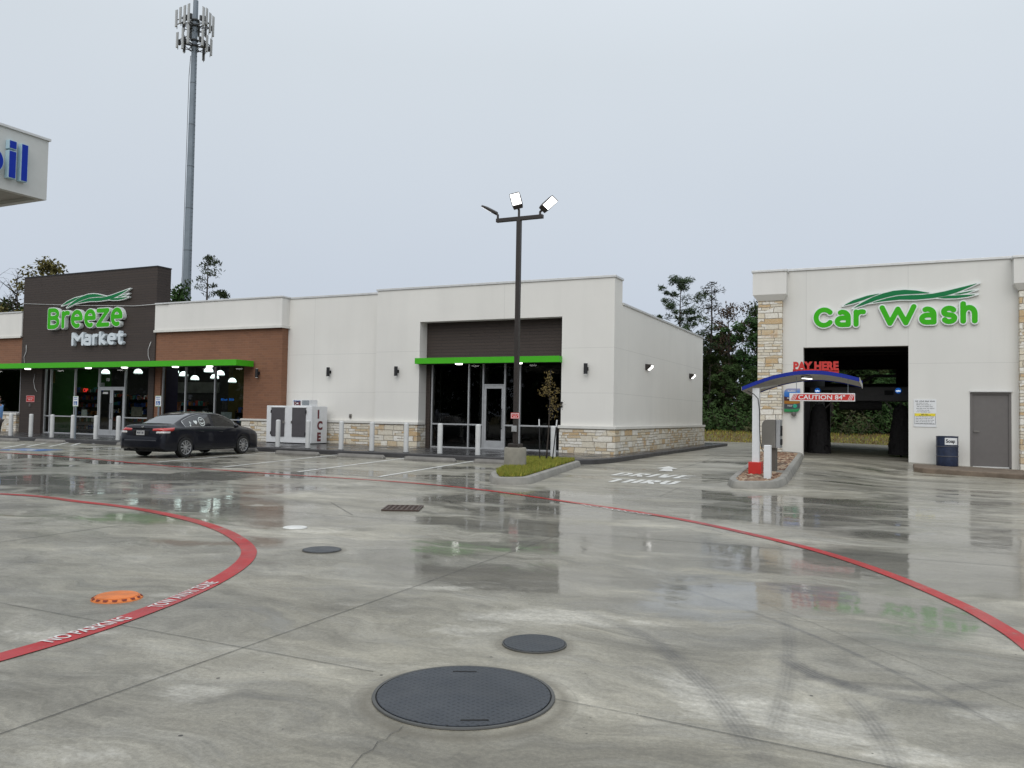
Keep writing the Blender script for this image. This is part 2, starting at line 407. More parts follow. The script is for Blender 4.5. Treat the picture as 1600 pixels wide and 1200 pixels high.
GL = {  # rounded stroke letters: (width, strokes); capital height 1, stroke radius .1 inside
 'B': (.62, [[(.1, .1), (.1, .9), (.3, .9)]+arc(.3, .71, .19, .19, 90, -90)+[(.12, .52)], [(.3, .52)]+arc(.33, .31, .21, .21, 90, -90)+[(.1, .1)]]),
 'r': (.42, [[(.1, .1), (.1, .58)], [(.1, .38)]+arc(.3, .38, .2, .2, 180, 80)]),
 'e': (.60, [[(.12, .36), (.5, .36)]+arc(.31, .34, .21, .24, 5, 300, 20)]),
 'z': (.56, [[(.08, .58), (.46, .58), (.1, .1), (.46, .1)]]),
 'M': (.72, [[(.1, .1), (.1, .88), (.35, .4), (.6, .88), (.6, .1)]]),
 'a': (.58, [[(.22, .58)]+arc(.28, .38, .2, .2, 70, 0, 8)+[(.48, .1), (.28, .1)]+arc(.26, .24, .16, .14, 270, 90, 10)+[(.46, .38)]]),
 'k': (.52, [[(.1, .1), (.1, .9)], [(.42, .58), (.14, .33), (.44, .1)]]),
 't': (.42, [[(.2, .9), (.2, .22)]+arc(.3, .2, .1, .1, 180, 280, 6), [(.06, .6), (.36, .6)]]),
 'C': (.80, [arc(.45, .5, .35, .4, 48, 312, 24)]),
 'W': (1.02, [[(.1, .9), (.33, .12), (.52, .84), (.71, .12), (.94, .9)]]),
 's': (.54, [arc(.28, .46, .17, .125, 40, 240, 14)+arc(.27, .22, .17, .125, 70, -140, 14)]),
 'h': (.56, [[(.1, .1), (.1, .92)], [(.1, .36)]+arc(.28, .38, .18, .2, 180, 0)+[(.46, .1)]]),
 ' ': (.45, []), }
XH = .82
GL = {  # glyph strokes in a unit cell: x 0..1 between stroke centres, z 0..1 (capital) or 0..XH
 'B': [[(0, 0), (0, 1), (.45, 1)]+arc(.45, .77, .5, .23, 90, -90, 12)+[(.05, .54)], [(.45, .54)]+arc(.5, .27, .5, .27, 90, -90, 12)+[(0, 0)]],
 'r': [[(0, 0), (0, XH-.02)], [(0, XH-.34)]+arc(.75, XH-.36, .75, .34, 180, 70, 10)],
 'e': [[(.06, XH*.52), (1, XH*.52)]+arc(.5, XH*.5, .5, XH*.5, 2, 292, 24)],
 'z': [[(0, XH), (.95, XH), (0, 0), (1, 0)]],
 'M': [[(0, 0), (0, 1), (.5, .42), (1, 1), (1, 0)]],
 'a': [[(.28, XH-.04), (.42, XH)]+arc(.42, XH-.36, .58, .36, 80, 0, 10)+[(1, 0), (.45, 0)]+arc(.42, .22, .42, .22, 270, 90, 14)+[(1, .44)]],
 'k': [[(0, 0), (0, 1)], [(.9, XH-.04), (.08, .36), (1, 0)]],
 't': [[(.38, 1), (.38, .16)]+arc(.7, .16, .32, .16, 180, 300, 8), [(0, .74), (1, .74)]],
 'C': [arc(.55, .5, .55, .5, 40, 320, 28)],
 'W': [[(0, 1), (.25, .0), (.5, .88), (.75, .0), (1, 1)]],
 's': [arc(.48, XH*.75, .46, XH*.25, 25, 250, 16)[:-1]+arc(.52, XH*.25, .46, XH*.25, 80, -155, 16)],
 'h': [[(0, 0), (0, 1.06)], [(0, .42)]+arc(.5, .42, .5, XH-.42, 180, 0, 14)+[(1, 0)]]}
def place_letters(spec, y, depth, mats, parent, z0, H_, r, edge, pxf):
    """spec: (glyph, left px, right px) in the picture; the letters stand in the plane y"""
    for c, xa, xb in spec:
        X0, X1 = pxf(xa), pxf(xb); rr = r*H_; wd = X1-X0-2*rr; hh = H_-2*rr; h = .0125 if H_ > .5 else .009
        lines = [[(px*wd, pz*hh) for px, pz in ln] for ln in GL[c]]
        pad = rr+edge+.06; gx = np.arange(-pad, wd+pad, h); gz = np.arange(-pad, hh*1.1+pad, h); X, Z = np.meshgrid(gx, gz)
        D = seg_dist(X, Z, lines)-rr
        if c in 'Ba' and 0: pass
        mb = sdf_mesh(D-edge, X0+rr-pad, z0+rr-pad, h, y+.012, y+depth, mi=0)
        sdf_mesh(D+.002, X0+rr-pad, z0+rr-pad, h, y, y+.02, mb=mb, mi=1)
        mb.build('letter', mats, parent, fix=False)
SW = [[(320, 265), (420, 200), (560, 150), (710, 125), (640, 150), (520, 205), (430, 238)],
      [(415, 300), (500, 235), (600, 175), (700, 132), (800, 106), (900, 101), (1000, 115), (1080, 138), (1150, 157), (1000, 158), (900, 158), (830, 163), (740, 183), (640, 213), (540, 255), (460, 285)],
      [(560, 247), (640, 222), (740, 190), (830, 170), (950, 166), (1050, 168), (1150, 160), (1250, 140), (1400, 100), (1550, 60), (1450, 115), (1350, 165), (1250, 198), (1150, 215), (1000, 225), (850, 218), (700, 230)],
      [(1310, 182), (1420, 158), (1535, 135), (1450, 170), (1380, 185)],
      [(1180, 213), (1280, 192), (1400, 190), (1535, 190), (1450, 215), (1350, 228), (1250, 225)]]
def swoosh(xa, xb, za, zb, y, depth, mats, parent, edge=.02):
    """band emblem mapped on the rectangle xa..xb, za (v=300) .. zb (v=60)"""
    mb = MB(); h = .016
    gx = np.arange(xa-.15, xb+.15, h); gz = np.arange(za-.15, zb+.15, h); X, Z = np.meshgrid(gx, gz)
    ds = [poly_sdf(X, Z, [(xa+(u-320)/1230*(xb-xa), za+(300-v)/240*(zb-za)) for u, v in p]) for p in SW]
    D = np.minimum.reduce(ds)
    sdf_mesh(D-edge, xa-.15, za-.15, h, y+.012, y+depth, mb=mb, mi=0)
    for d in ds: sdf_mesh(d+edge*.18, xa-.15, za-.15, h, y, y+.02, mb=mb, mi=1)
    return mb.build('wave_emblem', mats, parent, fix=False)

# ------------------------------------------------------------------ the ground
def wet_concrete():
    t = NT('wet_concrete'); o = t.xyz()
    big = t.noise(.16, 5, .55); med = t.noise(.9, 6, .62); fine = t.noise(22, 5, .7); grit = t.noise(160, 3, .7)
    warp = t.n('ShaderNodeVectorMath', operation='MULTIPLY_ADD'); t.l(t.noise(.7, 3, .6, out=1), warp.inputs[0]); warp.inputs[1].default_value = (1.3, 1.3, 0); t.l(t.P, warp.inputs[2]); WV = warp.outputs[0]
    stk = t.noise(.75, 7, .66, t.mapv((.45, 1.5, 0), rot=(0, 0, -.42), vec=WV))
    stk2 = t.noise(2.6, 6, .7, t.mapv((.4, 1.6, 0), rot=(0, 0, -.42), vec=WV))
    cc = t.ramp(med, [(.3, (.235, .214, .162)), (.5, (.305, .282, .225)), (.7, (.365, .343, .29))])
    cc = t.mix(t.mr(stk, .40, .60, 0, .5), cc, (.170, .152, .108))
    cc = t.mix(t.mr(stk2, .50, .72, 0, .45), cc, (.30, .295, .275))
    cc = t.mix(t.mr(big, .42, .62, 0, .3), cc, (.20, .192, .168))
    cc = t.mix(t.mr(fine, .3, .75, 0, .30), cc, (.30, .295, .27))
    cc = t.mix(t.mr(grit, .52, .72, 0, .5), cc, (.10, .093, .075)); cc = t.mix(t.mr(t.noise(75, 4, .75), .52, .75, 0, .4), cc, (.38, .365, .32))
    mot = t.noise(5.5, 6, .78, t.mapv((.7, 1.2, 0), rot=(0, 0, -.42), vec=WV)); cc = t.mix(t.mr(mot, .50, .68, 0, .40), cc, (.135, .125, .10))
    blo = t.noise(.42, 6, .62, t.mapv((.7, 1.3, 0), rot=(0, 0, -.42), loc=(7, 3, 0), vec=WV)); cc = t.mix(t.mr(blo, .5, .62, 0, .4), cc, (.15, .136, .10))
    dry = None; wob = t.noise(1.7, 6, .72, t.mapv((.8, 1.25, 0), rot=(0, 0, -.42), vec=WV)); wob2 = t.noise(9, 5, .75, t.mapv((.6, 1.5, 0), rot=(0, 0, -.42)))
    pts = [((868, 965), 1.0, .40, 1.0), ((740, 985), .55, .3, .8), ((1080, 1075), .22, .45, 1.05), ((1180, 1110), .45, .28, 1.25), ((1300, 1145), .42, .22, 1.2), ((1400, 1180), .4, .2, 1.0),
           ((300, 1085), .36, .22, .95), ((230, 1060), .3, .15, .8), ((560, 859), .85, .40, 1.05), ((480, 829), .8, .5, .95), ((1100, 1015), .3, .2, .7), ((1000, 970), .3, .2, .85), ((660, 918), .6, .16, .9),
           ((555, 945), .6, .16, .8), ((60, 990), .7, .22, .9), ((240, 929), .7, .2, .8), ((700, 800), 1.5, .5, .5), ((1550, 1115), .35, .3, .8), ((1040, 975), .25, .2, .75), ((560, 757), 1.4, 1.0, .85), ((400, 790), 1.3, .5, .7), ((150, 1180), .3, .14, .8), ((430, 1060), .2, .15, .6), ((1420, 950), .5, .3, .5)]
    for (pp, rx, ry, s_) in pts:
        c = gr(*pp)
        rt = t.n('ShaderNodeVectorRotate', rotation_type='Z_AXIS'); t.l(t.mapv((1, 1, 0), loc=(-c.x, -c.y, 0)), rt.inputs['Vector']); rt.inputs['Angle'].default_value = -.44
        ln = t.n('ShaderNodeVectorMath', operation='LENGTH'); t.l(t.mapv((1/rx, 1/ry, 0), vec=rt.outputs[0]), ln.inputs[0])
        k = t.mr(ln.outputs['Value'], 0, 1.6, s_, 0)
        dry = k if dry is None else t.math('MAXIMUM', dry, k)
    dry = t.mr(t.math('ADD', t.math('MULTIPLY', dry, .60), t.math('ADD', t.math('MULTIPLY', wob, .85), t.math('MULTIPLY', wob2, .45))), .98, 1.14, 0, 1)
    dry = t.math('MULTIPLY', dry, t.mr(fine, .30, .62, .35, 1))
    cc = t.mix(t.math('MULTIPLY', dry, .55), cc, (.50, .485, .44))
    for (a, b, c, wd, k_) in [((1225, 1022), (1337, 1075), (1470, 1098), .085, .75), ((1590, 1060), (1440, 1075), (1330, 1068), .07, .5), ((1010, 903), (1250, 985), (1590, 1150), .03, .6),
                              ((1030, 1010), (1110, 1080), (1190, 1190), .09, .5), ((1320, 1085), (1370, 1140), (1400, 1199), .07, .45), ((905, 955), (990, 985), (1060, 1030), .07, .4), ((1225, 960), (1232, 1040), (1215, 1120), .06, .35)]:
        A, B, C = gr(*a), gr(*b), gr(*c)
        d = 2*(A.x*(B.y-C.y)+B.x*(C.y-A.y)+C.x*(A.y-B.y))
        ux = ((A.x**2+A.y**2)*(B.y-C.y)+(B.x**2+B.y**2)*(C.y-A.y)+(C.x**2+C.y**2)*(A.y-B.y))/d
        uy = ((A.x**2+A.y**2)*(C.x-B.x)+(B.x**2+B.y**2)*(A.x-C.x)+(C.x**2+C.y**2)*(B.x-A.x))/d
        R_ = math.hypot(A.x-ux, A.y-uy)
        ln = t.n('ShaderNodeVectorMath', operation='LENGTH'); t.l(t.mapv((1, 1, 0), loc=(-ux, -uy, 0)), ln.inputs[0])
        dd = t.math('ABSOLUTE', t.math('SUBTRACT', ln.outputs['Value'], R_)); k = t.mr(dd, wd*.4, wd, 1, 0)
        k = t.math('MULTIPLY', k, t.mr(t.math('SINE', t.math('MULTIPLY', ln.outputs['Value'], 260)), -1, 1, .6, 1))
        lm = t.n('ShaderNodeVectorMath', operation='LENGTH'); half = max((A-B).length, (C-B).length)
        t.l(t.mapv((1, 1, 0), loc=(-B.x, -B.y, 0)), lm.inputs[0])
        k = t.math('MULTIPLY', k, t.mr(lm.outputs['Value'], half*.7, half*1.15, 1, 0))
        k = t.math('MULTIPLY', t.math('MULTIPLY', k, t.mr(t.noise(5, 4, .7), .3, .6, .3, 1)), k_)
        cc = t.mix(k, cc, (.055, .055, .058))
    vo = t.n('ShaderNodeTexVoronoi'); vo.inputs['Scale'].default_value = 3.3; t.l(t.P, vo.inputs['Vector'])
    sp = t.math('MULTIPLY', t.math('LESS_THAN', vo.outputs['Distance'], .035), t.math('GREATER_THAN', t.noise(.9, 1), .45)); cc = t.mix(t.math('MULTIPLY', sp, .85), cc, (.02, .018, .016))
    def mul(f, a, b, lo, hi):
        nonlocal cc
        m = t.mr(f, a, b, lo, hi); v = t.n('ShaderNodeCombineXYZ'); [t.l(m, v.inputs[i]) for i in range(3)]
        vm = t.n('ShaderNodeVectorMath', operation='MULTIPLY'); t.l(cc, vm.inputs[0]); t.l(v.outputs[0], vm.inputs[1]); cc = vm.outputs[0]
    mul(t.noise(.55, 7, .66, t.mapv((.55, 1.5, 0), rot=(0, 0, -.42), loc=(11, 5, 0), vec=WV)), .38, .62, .70, 1.24)
    mul(t.noise(3.1, 7, .74, t.mapv((.5, 1.5, 0), rot=(0, 0, -.5), loc=(1, 9, 0), vec=WV)), .36, .66, .78, 1.22)
    mul(t.noise(38, 5, .8), .36, .64, .90, 1.28)
    vo2 = t.n('ShaderNodeTexVoronoi'); vo2.inputs['Scale'].default_value = 9; t.l(t.P, vo2.inputs['Vector']); sp2 = t.math('MULTIPLY', t.math('LESS_THAN', vo2.outputs['Distance'], .05), t.math('GREATER_THAN', t.noise(1.7, 2), .56)); cc = t.mix(t.math('MULTIPLY', sp2, .8), cc, (.03, .025, .02))
    for (pa, pb_, pc) in (((585, 1093), (867, 1091), .62), ((786, 1008), (883, 1008), .55), ((474, 860), (533, 860), .5), ((146, 936), (221, 935), .4)):
        A, B = gr(*pa), gr(*pb_); c = (A+B)/2; r_ = (A-B).length/2
        ln = t.n('ShaderNodeVectorMath', operation='LENGTH'); t.l(t.mapv((1, 1, 0), loc=(-c.x, -c.y, 0)), ln.inputs[0]); d = t.math('ABSOLUTE', t.math('SUBTRACT', ln.outputs['Value'], r_*1.10))
        cc = t.mix(t.math('MULTIPLY', t.mr(t.math('ADD', d, t.math('MULTIPLY', t.noise(4, 4), .05)), .03, .10, 1, 0), pc), cc, (.12, .105, .075))
        ed = t.math('ABSOLUTE', t.math('SUBTRACT', ln.outputs['Value'], r_*1.24)); cc = t.mix(t.math('MULTIPLY', t.mr(ed,   .003, .007, 1, 0), .12), cc, (.07, .065, .055))
    gut = t.math('MULTIPLY', t.mr(t.math('ABSOLUTE', t.math('SUBTRACT', o[1], 21.8)), .06, .38, 1, 0), t.math('LESS_THAN', o[0], -8.2))
    cc = t.mix(t.math('MULTIPLY', gut, t.mr(t.noise(2.2, 5, .7), .35, .6, .3, .9)), cc, (.05, .043, .032))
    # water film: standing water in the low places, damp elsewhere
    wv = t.noise(.36, 6, .64, t.mapv((.8, 1.3, 0), rot=(0, 0, -.42), loc=(3.3, 1.7, 0), vec=WV))
    far_ = t.mr(o[1], 4.0, 9.0, -.16, .035)
    pud = t.mr(t.math('ADD', wv, t.math('ADD', far_, t.mr(o[1], 12, 30, 0, -.15))), .475, .575, 0, 1)
    for (pp, rx, ry, s_) in [((840, 900), 2.6, .95, .9), ((700, 860), 1.6, .9, .8), ((1280, 935), 2.2, .9, .9), ((1440, 985), .8, .5, .8), ((330, 850), 1.4, .6, .8), ((240, 810), 3., .9, .8), ((800, 780), 2.5, 1.3, .9), ((1320, 800), 4, 2, .8), ((420, 880), .5, .3, .8)]:
        c = gr(*pp)
        rt = t.n('ShaderNodeVectorRotate', rotation_type='Z_AXIS'); t.l(t.mapv((1, 1, 0), loc=(-c.x, -c.y, 0)), rt.inputs['Vector']); rt.inputs['Angle'].default_value = -.44
        ln = t.n('ShaderNodeVectorMath', operation='LENGTH'); t.l(t.mapv((1/rx, 1/ry, 0), vec=rt.outputs[0]), ln.inputs[0])
        k = t.mr(t.math('ADD', t.math('MULTIPLY', t.mr(ln.outputs['Value'], 0, 1.5, s_, 0), .5), t.math('ADD', t.math('MULTIPLY', stk, .62), t.math('MULTIPLY', stk2, .34))), .66, .80, 0, 1)
        pud = t.math('MAXIMUM', pud, k)
    pud = t.math('MULTIPLY', pud, t.math('SUBTRACT', 1, dry), clamp=True)
    damp = t.math('MULTIPLY', t.mr(t.math('ADD', stk, t.mr(o[1], 2, 10, -.08, .08)), .38, .58, .0, 1), t.math('SUBTRACT', 1, dry))
    cc = t.mix(t.math('MULTIPLY', pud, .45), cc, (.085, .08, .062))
    base_r = t.mix(dry, t.mr(fine, .3, .7, .42, .6), .85)
    coat = t.math('ADD', t.math('MULTIPLY', damp, .30), t.math('MULTIPLY', pud, .62), clamp=True)
    crn = t.mix(pud, t.mr(damp, 0, 1, .42, .22), .035)
    hb = t.math('ADD', t.math('MULTIPLY', grit, .6), fine)
    nb = t.bump(hb, .4, .004)
    film = t.bump(t.math('ADD', t.noise(1.1, 3, .5), t.math('MULTIPLY', t.noise(7, 4, .6), .16)), .75, .007)
    b = t.bsdf(cc, base_r, 0, nb); b.inputs['Specular IOR Level'].default_value = .35
    t.l(coat, b.inputs['Coat Weight']); t.l(crn, b.inputs['Coat Roughness']); b.inputs['Coat IOR'].default_value = 1.36; t.l(film, b.inputs['Coat Normal'])
    return t.m
M['ground'] = wet_concrete()
def grid_sheet(name, xs, ys, zf, m, **k):
    nx, ny = len(xs), len(ys); mb = MB()
    mb.add([(x, y, zf(x, y)) for y in ys for x in xs], [(j*nx+i, j*nx+i+1, (j+1)*nx+i+1, (j+1)*nx+i) for j in range(ny-1) for i in range(nx-1)])
    o = mb.build(name, m, smooth=True, fix=False); return tag(o, **k)
xs = [-70, -50, -35, -25, -18, -13]+[-9+.5*i for i in range(56)]+[24, 35, 60]
ys = [-45, -25, -12, -6, 0, 3, 6, 10, 13]+[16+.5*i for i in range(26)]+[30, 33, 37, 41, 45, 49.2]
grid_sheet('car_park_pavement', xs, ys, hz, M['ground'], kind='structure')

def verge_mat():
    t = NT('verge_grass'); n = t.noise(.5, 6, .65); f = t.noise(14, 5, .75)
    cc = t.ramp(n, [(.3, (.13, .12, .025)), (.5, (.17, .12, .05)), (.65, (.12, .125, .03)), (.8, (.19, .13, .06))])
    cc = t.mix(t.mr(f, .35, .7, 0, .6), cc, (.05, .055, .015)); t.bsdf(cc, .95, 0, t.bump(f, 1, .06)); return t.m
M['verge'] = verge_mat()
def vz(x, y):
    if y < 49.3: return -.4
    return -.12 + .6*sstep((y-49.3)/9)
g1 = grid_sheet('terrain', [-900, -300, -120, -60, -40, -20, -10, 0, 10, 20, 40, 60, 120, 300, 900], [-700, -200, -80, -46, 0, 49.3, 49.5, 51, 53, 55, 58, 62, 80, 140, 400, 1200], lambda x, y: vz(x, y), M['verge'], kind='structure')
# kerb at the back of the lot
kb = MB()
kb.box(-60, 60, 49.15, 49.33, -.5, .02)
tag(kb.build('lot_kerb', M['conc'], bevel=.02), kind='structure')
# blades on the verge
def blades(name, pts, hgt, wid, mats, zf, kind='stuff', label=None, cat='grass'):
    mb = MB(); r = random.Random(3)
    for (x, y) in pts:
        a = r.uniform(0, 2*PI); h = hgt*r.uniform(.5, 1.2); w2 = wid*r.uniform(.6, 1.2); lean = h*r.uniform(.1, .6); b = r.uniform(0, 2*PI)
        z = zf(x, y); dx, dy = math.cos(a)*w2, math.sin(a)*w2
        mb.add([(x-dx, y-dy, z), (x+dx, y+dy, z), (x+math.cos(b)*lean, y+math.sin(b)*lean, z+h)], [(0, 1, 2)], r.randrange(len(mats)))
    return tag(mb.build(name, mats, fix=False), label, cat, kind=kind)
M['bl1'] = simple('grass_blade_green', (.19, .22, .022), .8, var=.3, vs=9)
M['bl2'] = simple('grass_blade_yellow', (.32, .28, .045), .8, var=.3, vs=9)
M['bl3'] = simple('grass_blade_straw', (.20, .125, .05), .85, var=.3, vs=9)
blades('verge_grass', [(rnd.uniform(-17, 6), 49.4+11*rnd.random()) for _ in range(9000)], .16, .035, [M['bl3'], M['bl3'], M['bl2'], M['bl1']], vz, label='rough yellow grass bank behind the car wash')

# joints in the slabs
def ribbon(pts, width, dz, n=None, z=hz):
    mb = MB(); P = [Vector((p[0], p[1], 0)) for p in pts]; L, R_ = [], []
    for i, p in enumerate(P):
        d = (P[min(i+1, len(P)-1)]-P[max(i-1, 0)]).normalized(); q = Vector((-d.y, d.x, 0))*width/2
        a, b = p+q, p-q; L.append((a.x, a.y, z(a.x, a.y)+dz)); R_.append((b.x, b.y, z(b.x, b.y)+dz))
    k = len(P); mb.add(L+R_, [(i, k+i, k+i+1, i+1) for i in range(k-1)]); return mb
def subdiv(a, b, st=1.5):
    n = max(1, int((b-a).length/st)); return [a.lerp(b, i/n) for i in range(n+1)]
def joint_mat():
    t = NT('joint_sealant'); t.bsdf(t.ramp(t.noise(3, 5, .7), [(.35, (.03, .029, .027)), (.65, (.10, .097, .085))]), .6); return t.m
M['joint'] = joint_mat()
jl = [((-60, 856), (379, 793.5), .022), ((140, 777), (450, 799.5), .016), ((450, 799.5), (881, 832), .022), ((881, 832), (1700, 894), .022), ((517, 785), (551, 805), .02), ((771, 759.5), (692, 780), .022), ((692, 780), (754, 802.5), .022),
      ((880, 834), (382.5, 1011.6), .013), ((382.5, 1011.6), (-40, 1162), .013), ((-40, 935), (583, 1050), .011), ((868, 1093), (1000, 1119), .009), ((1000, 1119), (1480, 1218), .013),
      ((1064, 760.6), (1031, 776), .014), ((1182, 785), (1136, 811), .012), ((1187, 940), (1640, 1124), .006), ((900, 975), (1075, 1015), .006)]
JM = MB()
for a, b, w_ in jl:
    r_ = ribbon(subdiv(gr(*a), gr(*b)), w_*.42, .004); JM.add(r_.v, r_.f)
for (a, b, w_) in [((-28, 17.5), (-8.3, 14.6), .02), ((3.5, 12), (3.7, 29.9), .014), ((-5.5, 17), (-6.0, 49), .014), ((-60, 45), (20, 45), .014), ((-9, 37), (20, 37), .014)]:
    if a[1] < 16.9 and a[0] < -20: continue
    r_ = ribbon(subdiv(Vector((*a, 0)), Vector((*b, 0)), .5), w_, .0045); JM.add(r_.v, r_.f)
# jagged hairline crack
ck = [(630, 1135), (622, 1143), (611, 1147), (604, 1156), (590, 1160), (583, 1172), (566, 1180), (556, 1192), (548, 1202)]
r_ = ribbon([gr(*p) for p in ck], .0028, .0045); JM.add(r_.v, r_.f)
tag(JM.build('pavement_joints', M['joint'], fix=False), kind='structure')

# painted lines
def worn_paint(name, c, wear, coat=.3):
    t = NT(name); n = t.noise(5, 6, .7); cc = t.ramp(n, [(.3, tuple(x*.78 for x in c)), (.7, tuple(x*1.1 for x in c))])
    w1 = t.mr(t.math('ADD', t.math('MULTIPLY', t.noise(26, 5, .8), .6), t.math('MULTIPLY', t.noise(1.6, 4, .6), .5)), wear, wear+.07, 0, .9)
    cc = t.mix(w1, cc, (.24, .225, .195)); cc = t.mix(t.mr(t.noise(.8, 4, .6, t.mapv((3, .5, 0), rot=(0, 0, .5))), .56, .72, 0, .45), cc, tuple(x*.35 for x in c))
    t.bsdf(cc, t.mr(t.noise(1.3, 4), .4, .6, .28, .5), 0, t.bump(t.noise(60, 4), .2, .003), Coat_Weight=coat, Coat_Roughness=.15, Specular_IOR_Level=.3); return t.m
M['whiteline'] = worn_paint('white_road_paint', (.76, .76, .73), .70, .1)
M['redwhite'] = worn_paint('stencil_white', (.72, .68, .66), .62, .1)
M['redline'] = worn_paint('red_road_paint', (.43, .007, .009), .615, .12)
def smooth_path(pts, n=8):
    out = []; P = [Vector((p.x, p.y, 0)) for p in pts]
    for i in range(len(P)-1):
        p0, p1, p2, p3 = P[max(i-1, 0)], P[i], P[i+1], P[min(i+2, len(P)-1)]
        for k in range(n):
            t = k/n; out.append(.5*((2*p1)+(-p0+p2)*t+(2*p0-5*p1+4*p2-p3)*t*t+(-p0+3*p1-3*p2+p3)*t**3))
    out.append(P[-1]); return out
loop = smooth_path([gr(*p) for p in [(-60, 769), (0, 772), (62, 776), (123, 784), (185, 791), (246, 801), (303, 814), (345, 828), (373, 843), (388, 858), (386, 872), (370, 888), (338, 908), (290, 931), (216, 960), (130, 990), (0, 1028), (-90, 1052)]])
tag(ribbon(loop, .15, .006).build('fire_lane_line', M['redline'], fix=False), 'looping red fire lane stripe at the lower left with white words', kind='structure')
far = smooth_path([gr(*p) for p in [(-60, 704.5), (0, 707), (123, 715.5), (247, 727), (400, 738.7), (606, 752), (744, 764.5), (881, 783.4), (1000, 801), (1100, 819), (1232, 849), (1322, 874.5), (1412, 907), (1506, 948), (1562, 979), (1600, 1004), (1680, 1070)]])
tag(ribbon(far, .13, .006).build('fire_lane_line', M['redline'], fix=False), 'long red fire lane stripe crossing from the store to the lower right', kind='structure')
def ground_text(body, pa, pb, size, name, mat, off=.012, sx=None, dz=.0095, ax=0):
    a, b = gr(*pa), gr(*pb); d = (b-a); d.z = 0; L = d.length; ang = math.atan2(d.y, d.x)
    c = bpy.data.curves.new('t', 'FONT'); c.body = body; c.size = size; c.offset = off
    o = bpy.data.objects.new('t', c); col.objects.link(o); bpy.context.view_layer.update()
    me = bpy.data.meshes.new_from_object(o.evaluated_get(bpy.context.evaluated_depsgraph_get())); bpy.data.objects.remove(o)
    W = max(v.co.x for v in me.vertices)-min(v.co.x for v in me.vertices)
    me.transform(Matrix.Translation((a.x, a.y, hz(a.x, a.y)+dz)) @ Matrix.Rotation(ang, 4, 'Z') @ Matrix.Diagonal((L/W, 1, 1, 1)))
    me.materials.clear(); me.materials.append(mat); me.name = name
    o = bpy.data.objects.new(name, me); col.objects.link(o); return o
tag(ground_text('NO PARKING', (80, 1006.5), (207, 968), .15, 'stencilled_words', M['redwhite'], off=.0018), 'white words NO PARKING on the near red stripe', kind='structure')
tag(ground_text('TOW AWAY ZONE', (251, 951), (342, 911), .15, 'stencilled_words', M['redwhite'], off=.0018), 'white words TOW AWAY ZONE on the near red stripe', kind='structure')
tag(ground_text('NO PARKING', (905, 789.5), (1012, 805.5), .13, 'stencilled_words', M['whiteline'], off=.001), 'small white words on the far red stripe', kind='structure')
def line_px(a, b, w_, lab, m='whiteline', name='parking_line'):
    return tag(ribbon(subdiv(gr(*a), gr(*b)), w_, .005).build(name, M[m], fix=False), lab, kind='structure')
for a, b, lab in [((65, 707), (200, 699.5), 'white stall line beside the blue accessible bay'), ((153, 714), (232, 709.5), 'white stall line running under the rear of the black car'),
                  ((246.6, 722), (440, 706), 'white stall line right of the black car'), ((348.8, 730), (527.5, 710.6), 'white stall line between the first and second empty stalls'),
                  ((465, 737.5), (640, 715), 'white stall line in the middle of the empty stalls'), ((592.5, 745), (749, 719), 'white stall line nearest the light pole')]:
    line_px(a, b, .10, lab)
for a, b in [((3, 700.8), (40, 694)), ((42, 698), (71, 692.5)), ((77, 698), (107, 691.5)), ((112, 696), (135, 690)), ((145, 694), (158, 690)), ((0, 699), (-20, 702.5)), ((91, 695.4), (199, 700.2)), ((0, 691), (120, 691.6))]:
    tag(ribbon([gr(*a), gr(*b)], .10, .005).build('hatch_line', M['whiteline'], fix=False), kind='structure')
p0 = gr(47, 703); R11 = Matrix.Rotation(.2, 4, 'Z')
bl = MB(); bl.box(-.8, .8, -.6, .6, 0, .001)
tag(bl.build('accessible_bay_marking', M['blueline'], M=Matrix.Translation((p0.x, p0.y, .004)) @ R11), 'blue painted accessible bay square with a white wheelchair symbol', kind='structure')
ww = MB(); X, Z = np.meshgrid(np.arange(-.7, .7, .03), np.arange(-.8, .8, .03))
S = seg_dist(X, Z, [[(-.1, .45), (-.1, .0), (.2, .0), (.35, -.38)], arc(-.08, -.22, .3, .3, 120, 350, 14)])-.07
S = np.minimum(S, np.hypot(X+.1, Z-.58)-.1); sdf_mesh(S, -.7, -.8, .03, 0, .001, mb=ww)
tag(ww.build('wheelchair_symbol', M['whiteline'], M=Matrix.Translation((p0.x, p0.y, .0075)) @ R11 @ Matrix.Rotation(-PI/2, 4, 'X') @ Matrix.Scale(-1, 4, (0, 1, 0)) ), kind='structure')

# DRIVE THRU stencil with arrow
ST = {'D': [[(.12, .1), (.12, .9)], [(.3, .9), (.45, .86), (.56, .7), (.56, .3), (.45, .14), (.3, .1)]], 'R': [[(.12, 0), (.12, 1)], [(.3, .9), (.5, .88), (.55, .72), (.5, .55), (.3, .52)], [(.34, .42), (.58, 0)]],
      'I': [[(.12, 0), (.12, 1)]], 'V': [[(.1, 1), (.28, .1)], [(.58, 1), (.40, .1)]], 'E': [[(.12, 0), (.12, 1)], [(.3, .9), (.58, .9)], [(.3, .5), (.52, .5)], [(.3, .1), (.58, .1)]],
      'T': [[(.34, .78), (.34, 0)], [(.0, .92), (.26, .92)], [(.42, .92), (.68, .92)]], 'H': [[(.12, 0), (.12, 1)], [(.56, 0), (.56, 1)], [(.26, .5), (.42, .5)]], 'U': [[(.12, 1), (.12, .3), (.26, .1)], [(.42, .1), (.56, .3), (.56, 1)]]}
